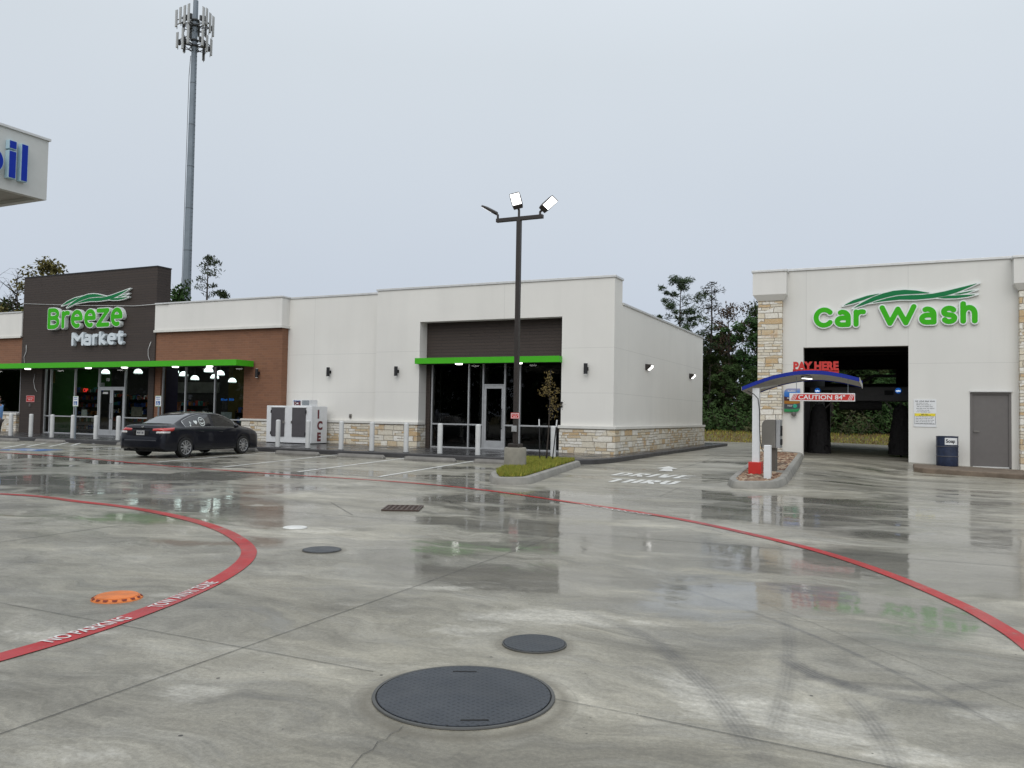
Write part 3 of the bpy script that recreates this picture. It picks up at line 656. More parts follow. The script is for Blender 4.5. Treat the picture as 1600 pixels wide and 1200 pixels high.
def stencil(word, pa, pb, height, ww_=.062):
    a, b = gr(*pa), gr(*pb); d = b-a; d.z = 0; L = d.length; ang = math.atan2(d.y, d.x); wd = {'I': .24}; tot = sum(wd.get(c, .68) for c in word)+.14*(len(word)-1); k = L/tot
    x = 0; mb = MB()
    for c in word:
        h = .025; gx = np.arange(-.2, .9*k+.2, h); gz = np.arange(-.2, height+.2, h); X, Z = np.meshgrid(gx, gz)
        S = seg_dist(X, Z, [[(p*k, q*height) for p, q in ln] for ln in ST[c]])-ww_
        S = np.maximum(S, np.maximum(-Z, Z-height)); sdf_mesh(S, -.2+x, -.2, h, 0, .001, mb=mb); x += (wd.get(c, .68)+.14)*k
    z0 = max(hz(a.x, a.y), hz(b.x, b.y))
    mb.v = [(v[0], v[2], v[1]) for v in mb.v]
    Mx = Matrix.Translation((a.x, a.y, 0)) @ Matrix.Rotation(ang, 4, 'Z')
    vs = [Mx @ Vector(v) for v in mb.v]; mb.v = [(v.x, v.y, hz(v.x, v.y)+.006) for v in vs]
    return mb.build('stencilled_words', M['whiteline'], fix=True)
tag(stencil('DRIVE', (952, 742.8), (1074, 748.6), 1.15), 'white stencil word DRIVE on the lane', kind='structure')
tag(stencil('THRU', (942, 752.8), (1050, 758), 1.05), 'white stencil word THRU on the lane', kind='structure')
mb = MB(); pa = [gr(*p) for p in [(1045, 728.8), (1060, 733.2), (1050, 733.2), (1051, 736.5), (1029, 735.6), (1037, 732.6), (1025, 731.9)]]
mb.add([(p.x, p.y, hz(p.x, p.y)+.006) for p in pa], [tuple(range(7))])
tag(mb.build('lane_arrow', M['whiteline']), 'white arrow painted above the word DRIVE', kind='structure')

# ------------------------------------------------------------------ covers, drain
def plate_mat(name, c, sc_=38, st=.9, metal=.35, rough=.42):
    t = NT(name)
    v1 = t.mapv((sc_, sc_, 0), rot=(0, 0, .3)); ck = t.n('ShaderNodeTexChecker'); t.l(v1, ck.inputs[0]); ck.inputs['Scale'].default_value = 1
    o = t.xyz(v1); fx = t.math('ABSOLUTE', t.math('SUBTRACT', t.math('FRACT', o[0]), .5)); fy = t.math('ABSOLUTE', t.math('SUBTRACT', t.math('FRACT', o[1]), .5))
    a = t.math('ADD', t.math('MULTIPLY', fx, fx), t.math('MULTIPLY', t.math('MULTIPLY', fy, fy), 6)); b = t.math('ADD', t.math('MULTIPLY', fy, fy), t.math('MULTIPLY', t.math('MULTIPLY', fx, fx), 6))
    m = t.math('MULTIPLY_ADD', t.math('SUBTRACT', b, a), ck.outputs['Fac'], a); h = t.math('LESS_THAN', m, .11)
    cc = t.mix(t.mr(t.noise(3, 5, .7), .3, .7, 0, 1), tuple(x*.75 for x in c), tuple(x*1.25 for x in c)); cc = t.mix(h, tuple(x*.5 for x in c), tuple(x*1.9 for x in c)) if 0 else t.mix(h, cc, tuple(x*.42 for x in c))
    t.bsdf(cc, t.mr(t.noise(6, 4), .3, .7, rough-.08, rough+.1), metal, t.bump(h, st, .004)); return t.m
M['plate'] = plate_mat('chequer_plate', (.040, .046, .056), 30)
M['plate_s'] = plate_mat('small_chequer_plate', (.042, .048, .056), 30)
M['slot'] = simple('slot_black', (.006, .006, .006), .8)
M['rim'] = simple('cover_ring_steel', (.10, .10, .095), .6, .3)
M['orange'] = simple('orange_cover_paint', (.62, .17, .035), .55, var=.25, vs=9, bump=.3)
M['orange2'] = simple('dark_orange_notch', (.16, .02, .01), .7)
def cover(center, r, label, m, name='manhole_cover', slots=(), ringm='rim', group=None):
    t = empty(name, (center.x, center.y, 0), 0, label, 'manhole cover', group)
    MB().lathe([(r*.985, .000), (r*.985, .011), (r*.975, .013)], 64).build('lid', M[m], t)
    rg = MB(); n = 72
    rr = [(r*.99, .002), (r*.99, .0035), (r*1.0, .0035), (r*1.0, .010), (r*1.035, .010), (r*1.04, .003)]
    rings = [[(a*math.cos(2*PI*k/n), a*math.sin(2*PI*k/n), z) for k in range(n)] for a, z in rr]
    rg.rings(rings, cap=False); rg.build('rim_ring', M[ringm], t)
    bk = MB(); bk.lathe([(r*1.0, .0042), (r*1.0, .0055)], 64); bk.build('gap', M['slot'], t)
    for (x, y, a) in slots:
        s = MB(); s.box(-.065, .065, -.008, .008, .0125, .0142); s.build('lifting_slot', M['slot'], t, M=Matrix.Translation((x, y, 0)) @ Matrix.Rotation(a, 4, 'Z'))
    return t
a, b = gr(585, 1093), gr(867, 1091); c = (gr(725, 1043)+gr(725, 1141))/2
cover(c, (a-b).length/2*.985, 'largest manhole cover, black chequer plate with two slots in the foreground', 'plate', slots=[(-.16, .30, .46), (.22, -.30, .52)])
a, b = gr(786, 1008), gr(883, 1008); c = (gr(835, 993)+gr(835, 1022))/2
cover(c, (a-b).length/2, 'small grey chequered manhole cover just behind the largest one', 'plate_s')
a, b = gr(474, 860), gr(533, 860); c = (gr(503, 855)+gr(503, 865))/2
cover(c, (a-b).length/2, 'small black round cover in a pale dried patch', 'plate_s')
c = gr(461, 825); t = cover(c, .14, 'white painted round cap farther back than the manhole covers', 'whiteline', 'utility_cap', ringm='whiteline')
c = gr(183, 935); R_ = .175
t = empty('manhole_cover', (c.x, c.y, 0), .4, 'orange raised round cover with notched skirt inside the red loop', 'manhole cover')
MB().lathe([(R_*.82, .0), (R_*.84, .026), (R_*.80, .029)], 40).build('lid', M['orange'], t, smooth='auto')
sk = MB(); sk.lathe([(R_*1.02, .0), (R_*1.0, .008), (R_*.86, .022), (R_*.83, .024)], 40, cap=False); sk.build('skirt', M['orange'], t, smooth='auto')
nb_ = MB()
for k in range(16):
    a = 2*PI*k/16; u = Vector((math.cos(a), math.sin(a), 0)); v = Vector((-u.y, u.x, 0))
    p = [u*R_*1.0+v*.013+Vector((0, 0, .0115)), u*R_*1.0-v*.013+Vector((0, 0, .0115)), u*R_*.90-v*.020+Vector((0, 0, .0225)), u*R_*.90+v*.020+Vector((0, 0, .0225))]
    nb_.add(p, [(0, 1, 2, 3)])
nb_.build('skirt_pattern', M['orange2'], t, fix=False)
# storm drain
c = (gr(597, 795)+gr(662, 795))/2
t = empty('storm_drain', (c.x, c.y, 0), .44, 'rusty square storm drain grate sunk in the pavement', 'drain grate')
M['rust'] = simple('rusty_iron', (.075, .048, .038), .6, .2, var=.4, vs=12)
pit = MB(); pit.box(-.37, .37, -.37, .37, .0045, .006); pit.build('pit', M['slot'], t)
fr = MB(); fr.box(-.40, .40, -.40, -.36, .005, .022); fr.box(-.40, .40, .36, .40, .005, .022); fr.box(-.40, -.36, -.36, .36, .005, .022); fr.box(.36, .40, -.36, .36, .005, .022); fr.build('frame', M['rust'], t)
gt = MB()
for k in range(7): x = -.32+.64*k/6; gt.box(x-.022, x+.022, -.36, .36, .006, .019)
for k in range(6): y = -.28+.56*k/5; gt.box(-.36, .36, y-.016, y+.016, .0065, .0165)
gt.build('grate', M['rust'], t); t.scale = (.68, .80, 1)

# ------------------------------------------------------------------ walks and islands
SWY = 21.85; SWZ = .15
t_ = NT('stamped_dark_concrete'); v_ = t_.P
vo_ = t_.n('ShaderNodeTexVoronoi', feature='DISTANCE_TO_EDGE'); vo_.inputs['Scale'].default_value = 2.2; t_.l(v_, vo_.inputs['Vector'])
cc_ = t_.ramp(t_.noise(2, 5, .65), [(.3, (.030, .029, .031)), (.7, (.075, .072, .073))])
cc_ = t_.mix(t_.math('LESS_THAN', vo_.outputs['Distance'], .02), cc_, (.015, .015, .016))
t_.bsdf(cc_, t_.mr(t_.noise(1.5, 4), .35, .6, .10, .4), 0, t_.bump(t_.math('ADD', t_.math('MULTIPLY', vo_.outputs['Distance'], 2), t_.noise(12, 4)), .35, .01)); M['walk'] = t_.m
def offset_curve_prism(pts, z0, z1, m, name, parent=None, bevel=.03, hzf=False, **k):
    mb = MB(); n = len(pts); zz = [hz(p[0], p[1]) if hzf else 0 for p in pts]
    vs = [(p[0], p[1], z0+z) for p, z in zip(pts, zz)]+[(p[0], p[1], z1+z) for p, z in zip(pts, zz)]
    mb.add(vs, [tuple(range(n, 2*n))]+[(i, (i+1) % n, n+(i+1) % n, n+i) for i in range(n)])
    o = mb.build(name, M[m], parent, bevel=bevel); return tag(o, **k) if k else o
cE = [gr(*p) for p in [(922, 723), (945, 717), (968, 711), (1035, 703), (1105, 695)]]
pe = [(p.x, p.y) for p in cE]
walk = [(-60, SWY), (-11.6, SWY), (-9.2, SWY)]+[pe[0], pe[1], pe[2], (-8.25, 27.3), (-8.25, 43.2), (-8.9, 43.6), (-60, 43.6)]
# a clean outline: front edge, rounded corner, side strip
walk = [(-60, SWY), (-9.3, SWY), (-8.6, 22.1), (-8.15, 22.7), (-7.92, 23.6), (-7.92, 42.3), (-8.5, 42.7), (-60, 42.7)]
inner = [(-60, SWY+.16), (-9.35, SWY+.16), (-8.7, 22.24), (-8.3, 22.8), (-8.08, 23.6), (-8.08, 42.2), (-8.5, 42.55), (-60, 42.55)]
offset_curve_prism(walk, -.2, SWZ-.004, 'concd', 'sidewalk_kerb', bevel=.025, kind='structure')
offset_curve_prism(inner, .0, SWZ, 'walk', 'sidewalk', bevel=0, kind='structure')

def island(outer, top_m, fill_z, kname, fname, hzf=False, kw=.16, flab=None):
    """kerb ring with a filled bed inside"""
    n = len(outer); O = [Vector((p[0], p[1], 0)) for p in outer]; I = []
    area = sum(O[i].x*O[(i+1) % n].y-O[(i+1) % n].x*O[i].y for i in range(n)); sg = 1 if area > 0 else -1
    for i in range(n):
        d1 = (O[i]-O[i-1]).normalized(); d2 = (O[(i+1) % n]-O[i]).normalized(); n1 = Vector((-d1.y, d1.x, 0))*sg; n2 = Vector((-d2.y, d2.x, 0))*sg
        m = (n1+n2); m = m/max(.3, m.length_squared)*2; I.append(O[i]+m*kw)
    def ring(P, ins, z): return [(p.x+(q.x-p.x)*ins, p.y+(q.y-p.y)*ins, (hz(p.x, p.y) if hzf else 0)+z) for p, q in zip(P, I)]
    mb = MB(); mb.rings([ring(O, -.12, -.2), ring(O, -.12, .0), ring(O, .05, .09), ring(O, .18, .135), ring(O, .4, .15), ring(O, .9, .15), ring(O, 1, .14), ring(O, 1, -.1)], cap=False)
    tag(mb.build(kname, M['conc'], smooth='auto'), kind='structure')
    f = MB(); f.add(ring(O, .995, fill_z), [tuple(range(n))])
    tag(f.build(fname, M[top_m], fix=True), flab, kind='structure'); return I
def round_poly(pts, r=.5, n=5):
    out = []; m = len(pts)
    for i in range(m):
        p = Vector(pts[i]); a = (Vector(pts[i-1])-p); b = (Vector(pts[(i+1) % m])-p)
        k = min(r, a.length*.45, b.length*.45); a = p+a.normalized()*k; b = p+b.normalized()*k
        for j in range(n+1): t = j/n; out.append(((1-t)**2*a+2*t*(1-t)*p+t*t*b)[:])
    return out
gi = [gr(*p) for p in [(757, 750), (770, 757.5), (826, 757.5), (905, 728)]]
isl = [(gi[0].x-.05, gi[0].y+.3), (gi[1].x, gi[1].y), (gi[2].x, gi[2].y), (gi[3].x+.05, gi[3].y), (-8.35, SWY+.05), (-10.15, SWY+.05)]
isl = [tuple(map(float, p)) for p in isl]
ii = island(round_poly(isl, .45), 'verge', .155, 'island_kerb', 'island_soil')
def inside(p, poly):
    c = False; n = len(poly)
    for i in range(n):
        x1, y1 = poly[i][:2]; x2, y2 = poly[(i+1) % n][:2]
        if (y1 < p[1]) != (y2 < p[1]) and p[0] < (x2-x1)*(p[1]-y1)/(y2-y1)+x1: c = not c
    return c
def scatter(poly, n, margin=0):
    x0, x1 = min(p[0] for p in poly), max(p[0] for p in poly); y0, y1 = min(p[1] for p in poly), max(p[1] for p in poly); out = []
    while len(out) < n:
        p = (rnd.uniform(x0, x1), rnd.uniform(y0, y1))
        if inside(p, poly): out.append(p)
    return out
gp = scatter([p[:2] for p in ii], 26000)
blades('island_grass', gp, .10, .012, [M['bl1'], M['bl1'], M['bl2']], lambda x, y: .15, label='yellow green clipped grass on the light pole island')

# pay island by the wash
pi = [gr(*p) for p in [(1137, 757), (1146, 764), (1214, 763.5), (1229, 756), (1253, 716)]]
pl = [(pi[0].x, pi[0].y), (pi[1].x, pi[1].y), (pi[2].x, pi[2].y), (pi[3].x, pi[3].y), (pi[4].x-.02, 29.4), (-3.55, 29.86), (-4.6, 29.86), (gr(1171, 727).x, gr(1171, 727).y)]
pl = [tuple(map(float, p)) for p in pl]
M['soil'] = simple('rock_bed_soil', (.10, .065, .042), .95, var=.3, bump=.5)
pin = island(round_poly(pl, .3), 'soil', .045, 'pay_island_kerb', 'rock_bed_soil', hzf=True)
def rocks(pts, zf, name, label):
    mb = MB(); mats = [simple('rock_tan', (.24, .145, .09), .8, var=.25), simple('rock_brown', (.13, .065, .04), .8, var=.25), simple('rock_pale', (.34, .26, .18), .8, var=.2)]
    ico = bmesh.new(); bmesh.ops.create_icosphere(ico, subdivisions=2, radius=1); bv = [v.co.copy() for v in ico.verts]; bf = [tuple(v.index for v in f.verts) for f in ico.faces]; ico.free()
    for x, y in pts:
        s = rnd.uniform(.035, .075); a = rnd.uniform(0, PI); fl = rnd.uniform(.45, .7); el = rnd.uniform(1, 1.7); ca, sa = math.cos(a), math.sin(a); vs = []
        ph = [rnd.uniform(0, 6) for _ in range(3)]
        for v in bv:
            k = 1+.16*math.sin(3*v.x+ph[0])+.12*math.sin(4*v.y+ph[1])+.1*math.sin(5*v.z+ph[2]); u = Vector((v.x*el, v.y, v.z*fl))*s*k
            vs.append((x+u.x*ca-u.y*sa, y+u.x*sa+u.y*ca, zf(x, y)+u.z))
        mb.add(vs, bf, rnd.randrange(3))
    return tag(mb.build(name, mats, smooth=True, fix=False), label, 'gravel', kind='stuff')
rocks(scatter([p[:2] for p in pin], 1500), lambda x, y: hz(x, y)+.10, 'landscape_gravel', 'reddish brown river stones filling the pay island')

# apron kerb in front of the grey wash door
WY = 30.0
a1 = gr(1432, 739)
# wheel stops
HEAD = .2
def wheel_stop(c, ang, L, label):
    o = MB(); pr = [(-.08, 0), (-.08, .05), (-.05, .12), (.05, .12), (.08, .05), (.08, 0)]
    e_ = .04
    o.rings([[(-L/2, y*.9, z) for y, z in pr], [(-L/2+.001, y, z*.5) for y, z in pr], [(-L/2+.06, y, z) for y, z in pr], [(L/2-.06, y, z) for y, z in pr], [(L/2-.001, y, z*.5) for y, z in pr], [(L/2, y*.9, z*.4) for y, z in pr]])
    ob = o.build('wheel_stop', M['stopc'], bevel=.012); ob.location = (c[0], c[1], .002); ob.rotation_euler.z = ang
    return tag(ob, label, 'wheel stop', 'concrete wheel stops in front of the store')
for xa, ya, xb, yb, lab in [(-16, 688.5, 32, 689.3, 'concrete wheel stop beside the person at the store front'), (54, 690.2, 103, 691.4, 'concrete wheel stop between the blue bay and the dark pillar'),
                    (186, 695.5, 232, 697.5, 'concrete wheel stop behind the rear of the black car'), (342, 703.5, 402, 706.5, 'concrete wheel stop under the nose of the black car'), (432, 709, 499, 713, 'concrete wheel stop in front of the ice freezer'),
                    (529, 713.5, 601, 718, 'concrete wheel stop in the middle of the empty stalls'), (634, 719, 711, 722.5, 'concrete wheel stop in front of the recessed shop window'), (747, 723, 822, 727.5, 'concrete wheel stop partly behind the pole footing')]:
    A, B = gr(xa, ya), gr(xb, yb); c = (A+B)/2; y_ = min(c.y, SWY-.35)
    wheel_stop((c.x*(y_/c.y), y_), -.02, 1.75, lab)

# ------------------------------------------------------------------ the store
YB, YL, YR = 25.9, 26.25, 25.72
SX = atY(959, 600, YR).x; FZ = SWZ
S = empty('store_building', (-20, 30, 0)); tag(S, 'long single storey store of brown brick, dark siding and white stucco', 'store')
S.location = (0, 0, 0)
ZTR, ZTL = atY(961, 433, YR).z, atY(441, 468.5, YL).z
YF = atX(1097, 692, SX).y; ZTS = atX(1097, 528.5, SX).z
BP = lambda b, n, m, **k: b.build(n, M[m], S, **k)
XT0, XT1 = -39.15, -29.95          # dark tower
XB1 = -22.75                       # right end of brick bay
XW = atY(588, 550, YR).x                         # step in the white wall
OX0, OX1, OZ = atY(654.5, 600, YR).x, atY(877, 600, YR).x, atY(877, 494.5, YR).z  # recess opening
# white stucco walls
b = MB(); b.box(XB1-.3, XW, YL, YL+.3, 1.02, ZTL); b.box(XW-.001, OX0, YR, YR+.82, 1.02, ZTR); b.box(OX1, SX, YR, YR+.82, 1.02, ZTR); b.box(OX0, OX1, YR, YR+.4, OZ, ZTR)
b.box(OX0, OX1, YR+.4, YR+.82, OZ+.3, ZTR)
BP(b, 'front_wall', 'stucco')
b = MB(); b.box(SX-.3, SX, YR+.82, YF, 1.02, ZTS); BP(b, 'side_wall', 'stucco')
# fascia above brick, proud of it with a small ledge
b = MB(); b.box(XT1, XB1+.04, YB-.12, YB+.25, 4.86, 6.04); b.box(-62, XT0, YB-.12, YB+.25, 4.86, 6.04)
b.box(XB1-.26, XB1+.04, YB+.25, YL+.3, 4.86, 6.04)
each(b, 'fascia', M['stucco_plain'], S, bevel=.02)
b = MB(); b.box(XT1, XB1+.09, YB-.17, YB-.12, 4.80, 4.90); b.box(-62, XT0, YB-.17, YB-.12, 4.80, 4.90); b.box(XB1+.04, XB1+.09, YB-.12, YL, 4.80, 4.90); BP(b, 'ledge_trim', 'cap')
# coping
b = MB(); b.box(XW-.04, SX+.04, YR-.04, YR+.86, ZTR, ZTR+.08); b.box(XB1+.09, XW-.04, YL-.04, YL+.34, ZTL, ZTL+.08); b.box(SX-.34, SX+.04, YR+.86, YF+.04, ZTS, ZTS+.08)
b.box(XT1+.003, XB1+.08, YB-.16, YB+.29, 6.04, 6.11); b.box(-62, XT0-.003, YB-.16, YB+.29, 6.04, 6.11); b.box(XB1-.28, XB1+.08, YB+.29, YL+.3, 6.042, 6.112)
BP(b, 'coping', 'coping', bevel=.01)
# dark tower
TW0, TW1, TD = -37.55, -30.3, .13    # shop window between the pillars
b = MB(); b.box(XT0, XT1, YB-.06, YB+.70, 3.36, 7.76); b.box(XT0, TW0, YB-.06, YB+.5, FZ, 3.36); b.box(TW1, XT1, YB-.06, YB+.5, FZ, 3.36); BP(b, 'tower', 'dark')
b = MB(); b.box(XT0-.02, XT1+.02, YB-.08, YB+.72, 7.76, 7.81); BP(b, 'tower_coping', 'blackm')
# brick bays
WR0, WR1 = -29.6, -24.75
b = MB(); b.box(XT1, XB1, YB, YB+.3, 3.42, 4.82); b.box(WR1, XB1, YB, YB+.3, 1.05, 3.42); b.box(XT1, WR0, YB, YB+.3, FZ, 3.42); b.box(XB1-.3, XB1, YB+.3, YL, 1.05, 4.82)
b.box(-62, XT0, YB, YB+.3, 3.42, 4.82); b.box(-62, -46.5, YB, YB+.3, 1.05, 3.42)
BP(b, 'brick_wall', 'brick')
# stone base
b = MB(); b.box(XB1+.001, XW+.0, YL-.09, YL+.2, FZ-.1, .99); b.box(XW-.06, OX0+.02, YR-.09, YR+.5, FZ-.1, .99); b.box(OX1-.02, SX+.09, YR-.09, YR+.5, FZ-.1, .99); b.box(SX-.2, SX+.09, YR+.5, YF+.09, FZ-.1, .99)
b.box(WR1, XB1+.09, YB-.09, YB+.3, FZ-.1, .99); b.box(XB1-.2, XB1+.09, YB+.3, YL-.1, FZ-.1, .99); b.box(-62, -39.35, YB-.09, YB+.3, FZ-.1, .99)
each(b, 'stone_base', M['stone'], S)
b = MB(); b.box(XB1+.1, XW-.1, YL-.13, YL+.1, .99, 1.09); b.box(XW-.1, OX0+.06, YR-.13, YR+.4, .99, 1.09); b.box(OX1-.06, SX+.13, YR-.13, YR+.4, .99, 1.09); b.box(SX-.2, SX+.13, YR+.4, YF+.13, .99, 1.09)
b.box(WR1-.02, XB1+.12, YB-.13, YB+.1, .99, 1.07); b.box(-62, -39.3, YB-.13, YB+.3, .99, 1.09)
each(b, 'stone_cap', M['cap'], S, bevel=.01)
# back, roof, floor
b = MB(); b.box(-62, SX-.3, YF-.3, YF-.003, 0, ZTS-.1); b.box(-62.3, -62, YB, YF, 0, 5.6); BP(b, 'rear_wall', 'stucco_plain')
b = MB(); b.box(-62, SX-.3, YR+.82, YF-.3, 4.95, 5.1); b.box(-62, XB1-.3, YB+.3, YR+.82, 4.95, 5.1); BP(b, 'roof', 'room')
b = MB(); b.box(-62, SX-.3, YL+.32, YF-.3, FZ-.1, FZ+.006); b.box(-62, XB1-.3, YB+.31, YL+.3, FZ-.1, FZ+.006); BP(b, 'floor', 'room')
# recess: reveals, dark panel, pilaster
RY = YR+.53
b = MB(); b.box(OX0, OX1, RY-.02, RY+.3, 3.36, OZ+.3); b.box(OX0, atY(672.5, 620, RY).x, RY-.02, RY+.3, FZ, 3.36); BP(b, 'recess_panel', 'dark')
# storefront frames
def frame_mb(x0, x1, z0, z1, y, xs, zs, w_=.055, d=.11):
    b = MB(); b.box(x0, x1, y, y+d, z0, z0+w_); b.box(x0, x1, y, y+d, z1-w_, z1); b.box(x0, x0+w_, y, y+d, z0+w_, z1-w_); b.box(x1-w_, x1, y, y+d, z0+w_, z1-w_)
    for x in xs: b.box(x-w_/2, x+w_/2, y, y+d, z0+w_, z1-w_)
    e_ = [x0+w_/2]+list(xs)+[x1-w_/2]
    for (a, c, z) in zs: b.box(e_[a]+w_/2, e_[c]-w_/2, y+.003, y+d-.003, z-w_/2, z+w_/2) if c-a == 1 else [b.box(e_[k]+w_/2, e_[k+1]-w_/2, y+.003, y+d-.003, z-w_/2, z+w_/2) for k in range(a, c)]
    return b
def window(x0, x1, z0, z1, y, xs, zs):
    f = frame_mb(x0, x1, z0, z1, y, xs, zs).build('window', M['alu'], S, bevel=.006)
    g = MB(); g.quad((x0+.03, y+.06, z0+.03), (x1-.03, y+.06, z0+.03), (x1-.03, y+.06, z1-.03), (x0+.03, y+.06, z1-.03)); g.build('pane', M['glass'], f); return f
def door(x0, x1, z0, z1, y, hx, rail=.1, kick=.26):
    d = MB(); e_ = .045
    d.box(x0, x0+rail, y, y+e_, z0, z1); d.box(x1-rail, x1, y, y+e_, z0, z1); d.box(x0+rail, x1-rail, y, y+e_, z0, z0+kick); d.box(x0+rail, x1-rail, y, y+e_, z1-rail, z1)
    f = d.build('door', M['alu'], S, bevel=.004); g = MB(); g.quad((x0+rail, y+.025, z0+kick), (x1-rail, y+.025, z0+kick), (x1-rail, y+.025, z1-rail), (x0+rail, y+.025, z1-rail)); g.build('pane', M['glass'], f)
    h = MB(); h.tube([(hx, y, z0+.75), (hx, y-.06, z0+.78), (hx, y-.06, z0+1.45), (hx, y, z0+1.48)], .014); h.build('handle', M['blackm' if rail < .12 else 'steel'], f); return f
fx = lambda px, Y: atY(px, 640, Y).x
# right recess window: mullions from the picture
Y0 = RY
xm = [fx(p, Y0) for p in (731.5, 754, 788, 811.5)]; zb = 1.03; DH = atY(770, 601.5, Y0).z
f = frame_mb(atY(673.5, 620, RY).x, OX1, FZ, 3.34, Y0, xm, [(0, 2, zb), (3, 5, zb), (2, 3, DH)]).build('window', M['alu'], S, bevel=.006)
g = MB()
for x0, x1, z0 in ((atY(673.5, 620, RY).x+.03, xm[1], FZ), (xm[1], xm[2], DH), (xm[2], OX1-.03, FZ)): g.quad((x0, Y0+.06, z0), (x1, Y0+.06, z0), (x1, Y0+.06, 3.32), (x0, Y0+.06, 3.32))
g.build('pane', M['glass'], f, fix=False)
door(xm[1]+.03, xm[2]-.03, FZ, DH-.03, Y0+.02, xm[2]-.10, kick=.32)
# centre bay
Y1 = YB+.08
xc = [fx(p, Y1) for p in (77, 115, 152.5, 193.5, 233)]; TZ = 3.30
f = frame_mb(TW0, TW1, FZ, TZ, Y1, xc, [(0, 3, .98), (4, 6, .98), (3, 4, 2.36)]).build('window', M['alu'], S, bevel=.006)
g = MB()
for x0, x1, z0 in ((TW0, xc[2], FZ), (xc[2], xc[3], 2.36), (xc[3], TW1, FZ)): g.quad((x0, Y1+.06, z0), (x1, Y1+.06, z0), (x1, Y1+.06, TZ), (x0, Y1+.06, TZ))
g.build('pane', M['glass'], f, fix=False)
xd = (xc[2]+xc[3])/2
door(xc[2]+.03, xd-.005, FZ, 2.33, Y1+.02, xd-.07); door(xd+.005, xc[3]-.03, FZ, 2.33, Y1+.02, xd+.07)
# right bay, three tall panes with lower lights; left bay
window(WR0, WR1, FZ, 3.38, Y1, [fx(288, Y1), fx(334, Y1)], [(0, 3, 1.0)])
window(-46.5, -39.35, 1.09, 3.30, Y1, [-43.9, -41.9], [])
# street number on the transom and notice on the glass
text('street_number', '1725', .19, M['coping'], (xc[2]+.45, Y1+.045, 2.66), parent=S, ext=.002, off=.004, sx=.62)
tt = MB(); tt.box(xc[2]+.28, xc[2]+.62, Y1+.03, Y1+.034, 2.06, 2.15); tt.build('door_notice', M['coping'], S)
# green canopies
def canopy(x0, x1, y0, y1, z0, z1, lights, fm='dsoff'):
    b = MB(); b.box(x0, x1, y0, y0+.03, z0, z1); b.box(x1-.03, x1, y0+.03, y1, z0, z1); b.box(x0, x0+.03, y0+.03, y1, z0, z1); 
    c = b.build('canopy', M['green'], S, bevel=.004); s = MB(); s.box(x0+.03, x1-.03, y0+.03, y1, z1-.04, z1-.01); s.build('canopy_top', M['coping'], c); s = MB(); s.box(x0+.03, x1-.03, y0+.03, y1, z0+.02, z0+.05); s.build('soffit', M[fm], c)
    for x in lights:
        l = MB(); l.lathe([(.13, 0), (.14, -.015), (.12, -.05), (.0001, -.06)], 20, (x, (y0+y1)/2-.15, z0+.018)); l.build('downlight', M['lamp'], c, smooth=True)
CY = YB-1.05
cxs = [atY(p, 572, (CY+YB)/2-.15).x for p in (44.5, 139, 195.5, 275, 328.5)]
canopy(-60, atY(369, 566, CY).x, CY, YB-.062, 3.22, 3.46, cxs+[-42.5, -46])
canopy(atY(648, 563, YR-.28).x, OX1+.02, YR-.28, RY-.03, atY(800, 566.5, YR-.28).z, atY(800, 557, YR-.28).z, [atY(719, 566, YR+.05).x, atY(812, 566, YR+.05).x])
# sconces
def sconce(x, y, z, label):
    t = empty('wall_lamp', (x, y, z), 0, label, 'wall lamp', 'black cylinder lamps along the store front')
    b = MB(); b.lathe([(.0, -.17), (.06, -.17), (.066, -.18), (.066, .18), (.06, .18), (.0, .17)], 20, (0, -.14, 0)); b.build('cylinder', M['blackm'], t, smooth='auto')
    b = MB(); b.box(-.02, .02, -.08, -.01, -.025, .025); b.box(-.05, .05, -.012, 0, -.06, .06); b.build('bracket', M['blackm'], t)
    b = MB(); b.lathe([(.05, -.185), (.05, -.182)], 16, (0, -.14, 0)); b.lathe([(.05, .182), (.05, .185)], 16, (0, -.14, 0)); each(b, 'lens', M['lampdim'], t)
for (px, py, Y, lab) in [(401, 583, YB, 'black cylinder lamp on the brown brick pier'), (512.5, 581, YL, 'black cylinder lamp on white wall above the ice freezer'), (618.5, 580, YR, 'black cylinder lamp on white wall just left of the recessed window'), (915, 576, YR, 'black cylinder lamp on white wall just right of the recessed window')]:
    p = atY(px, py, Y-.14); sconce(p.x, Y, p.z, lab)
def wallpack(y, z, lab):
    t = empty('wall_light', (SX, y, z), 0, lab, 'wall light', 'lit wedge lights on the store side wall')
    b = MB(); pr = [(0, -.15), (.10, -.15), (.26, .02), (.26, .14), (0, .17)]
    b.rings([[(x, yy, zz) for x, zz in pr] for yy in (-.22, .22)]); b.build('housing', M['bronze'], t, bevel=.01)
    b = MB(); b.rings([[(x, yy, zz) for x, zz in [(.115, -.153), (.268, .02), (.268, .10), (.255, .10), (.10, -.14)]] for yy in (-.19, .19)]); b.build('lens', M['lamp'], t); t.scale = (.85, .72, .70)
def _s(o): o.scale = (.8, .8, .72)
p = atX(1010, 574, SX); wallpack(p.y, p.z, 'lit wedge light nearer the front corner of the side wall')
p = atX(1078, 588, SX); wallpack(p.y, p.z, 'lit wedge light nearer the rear end of the side wall')
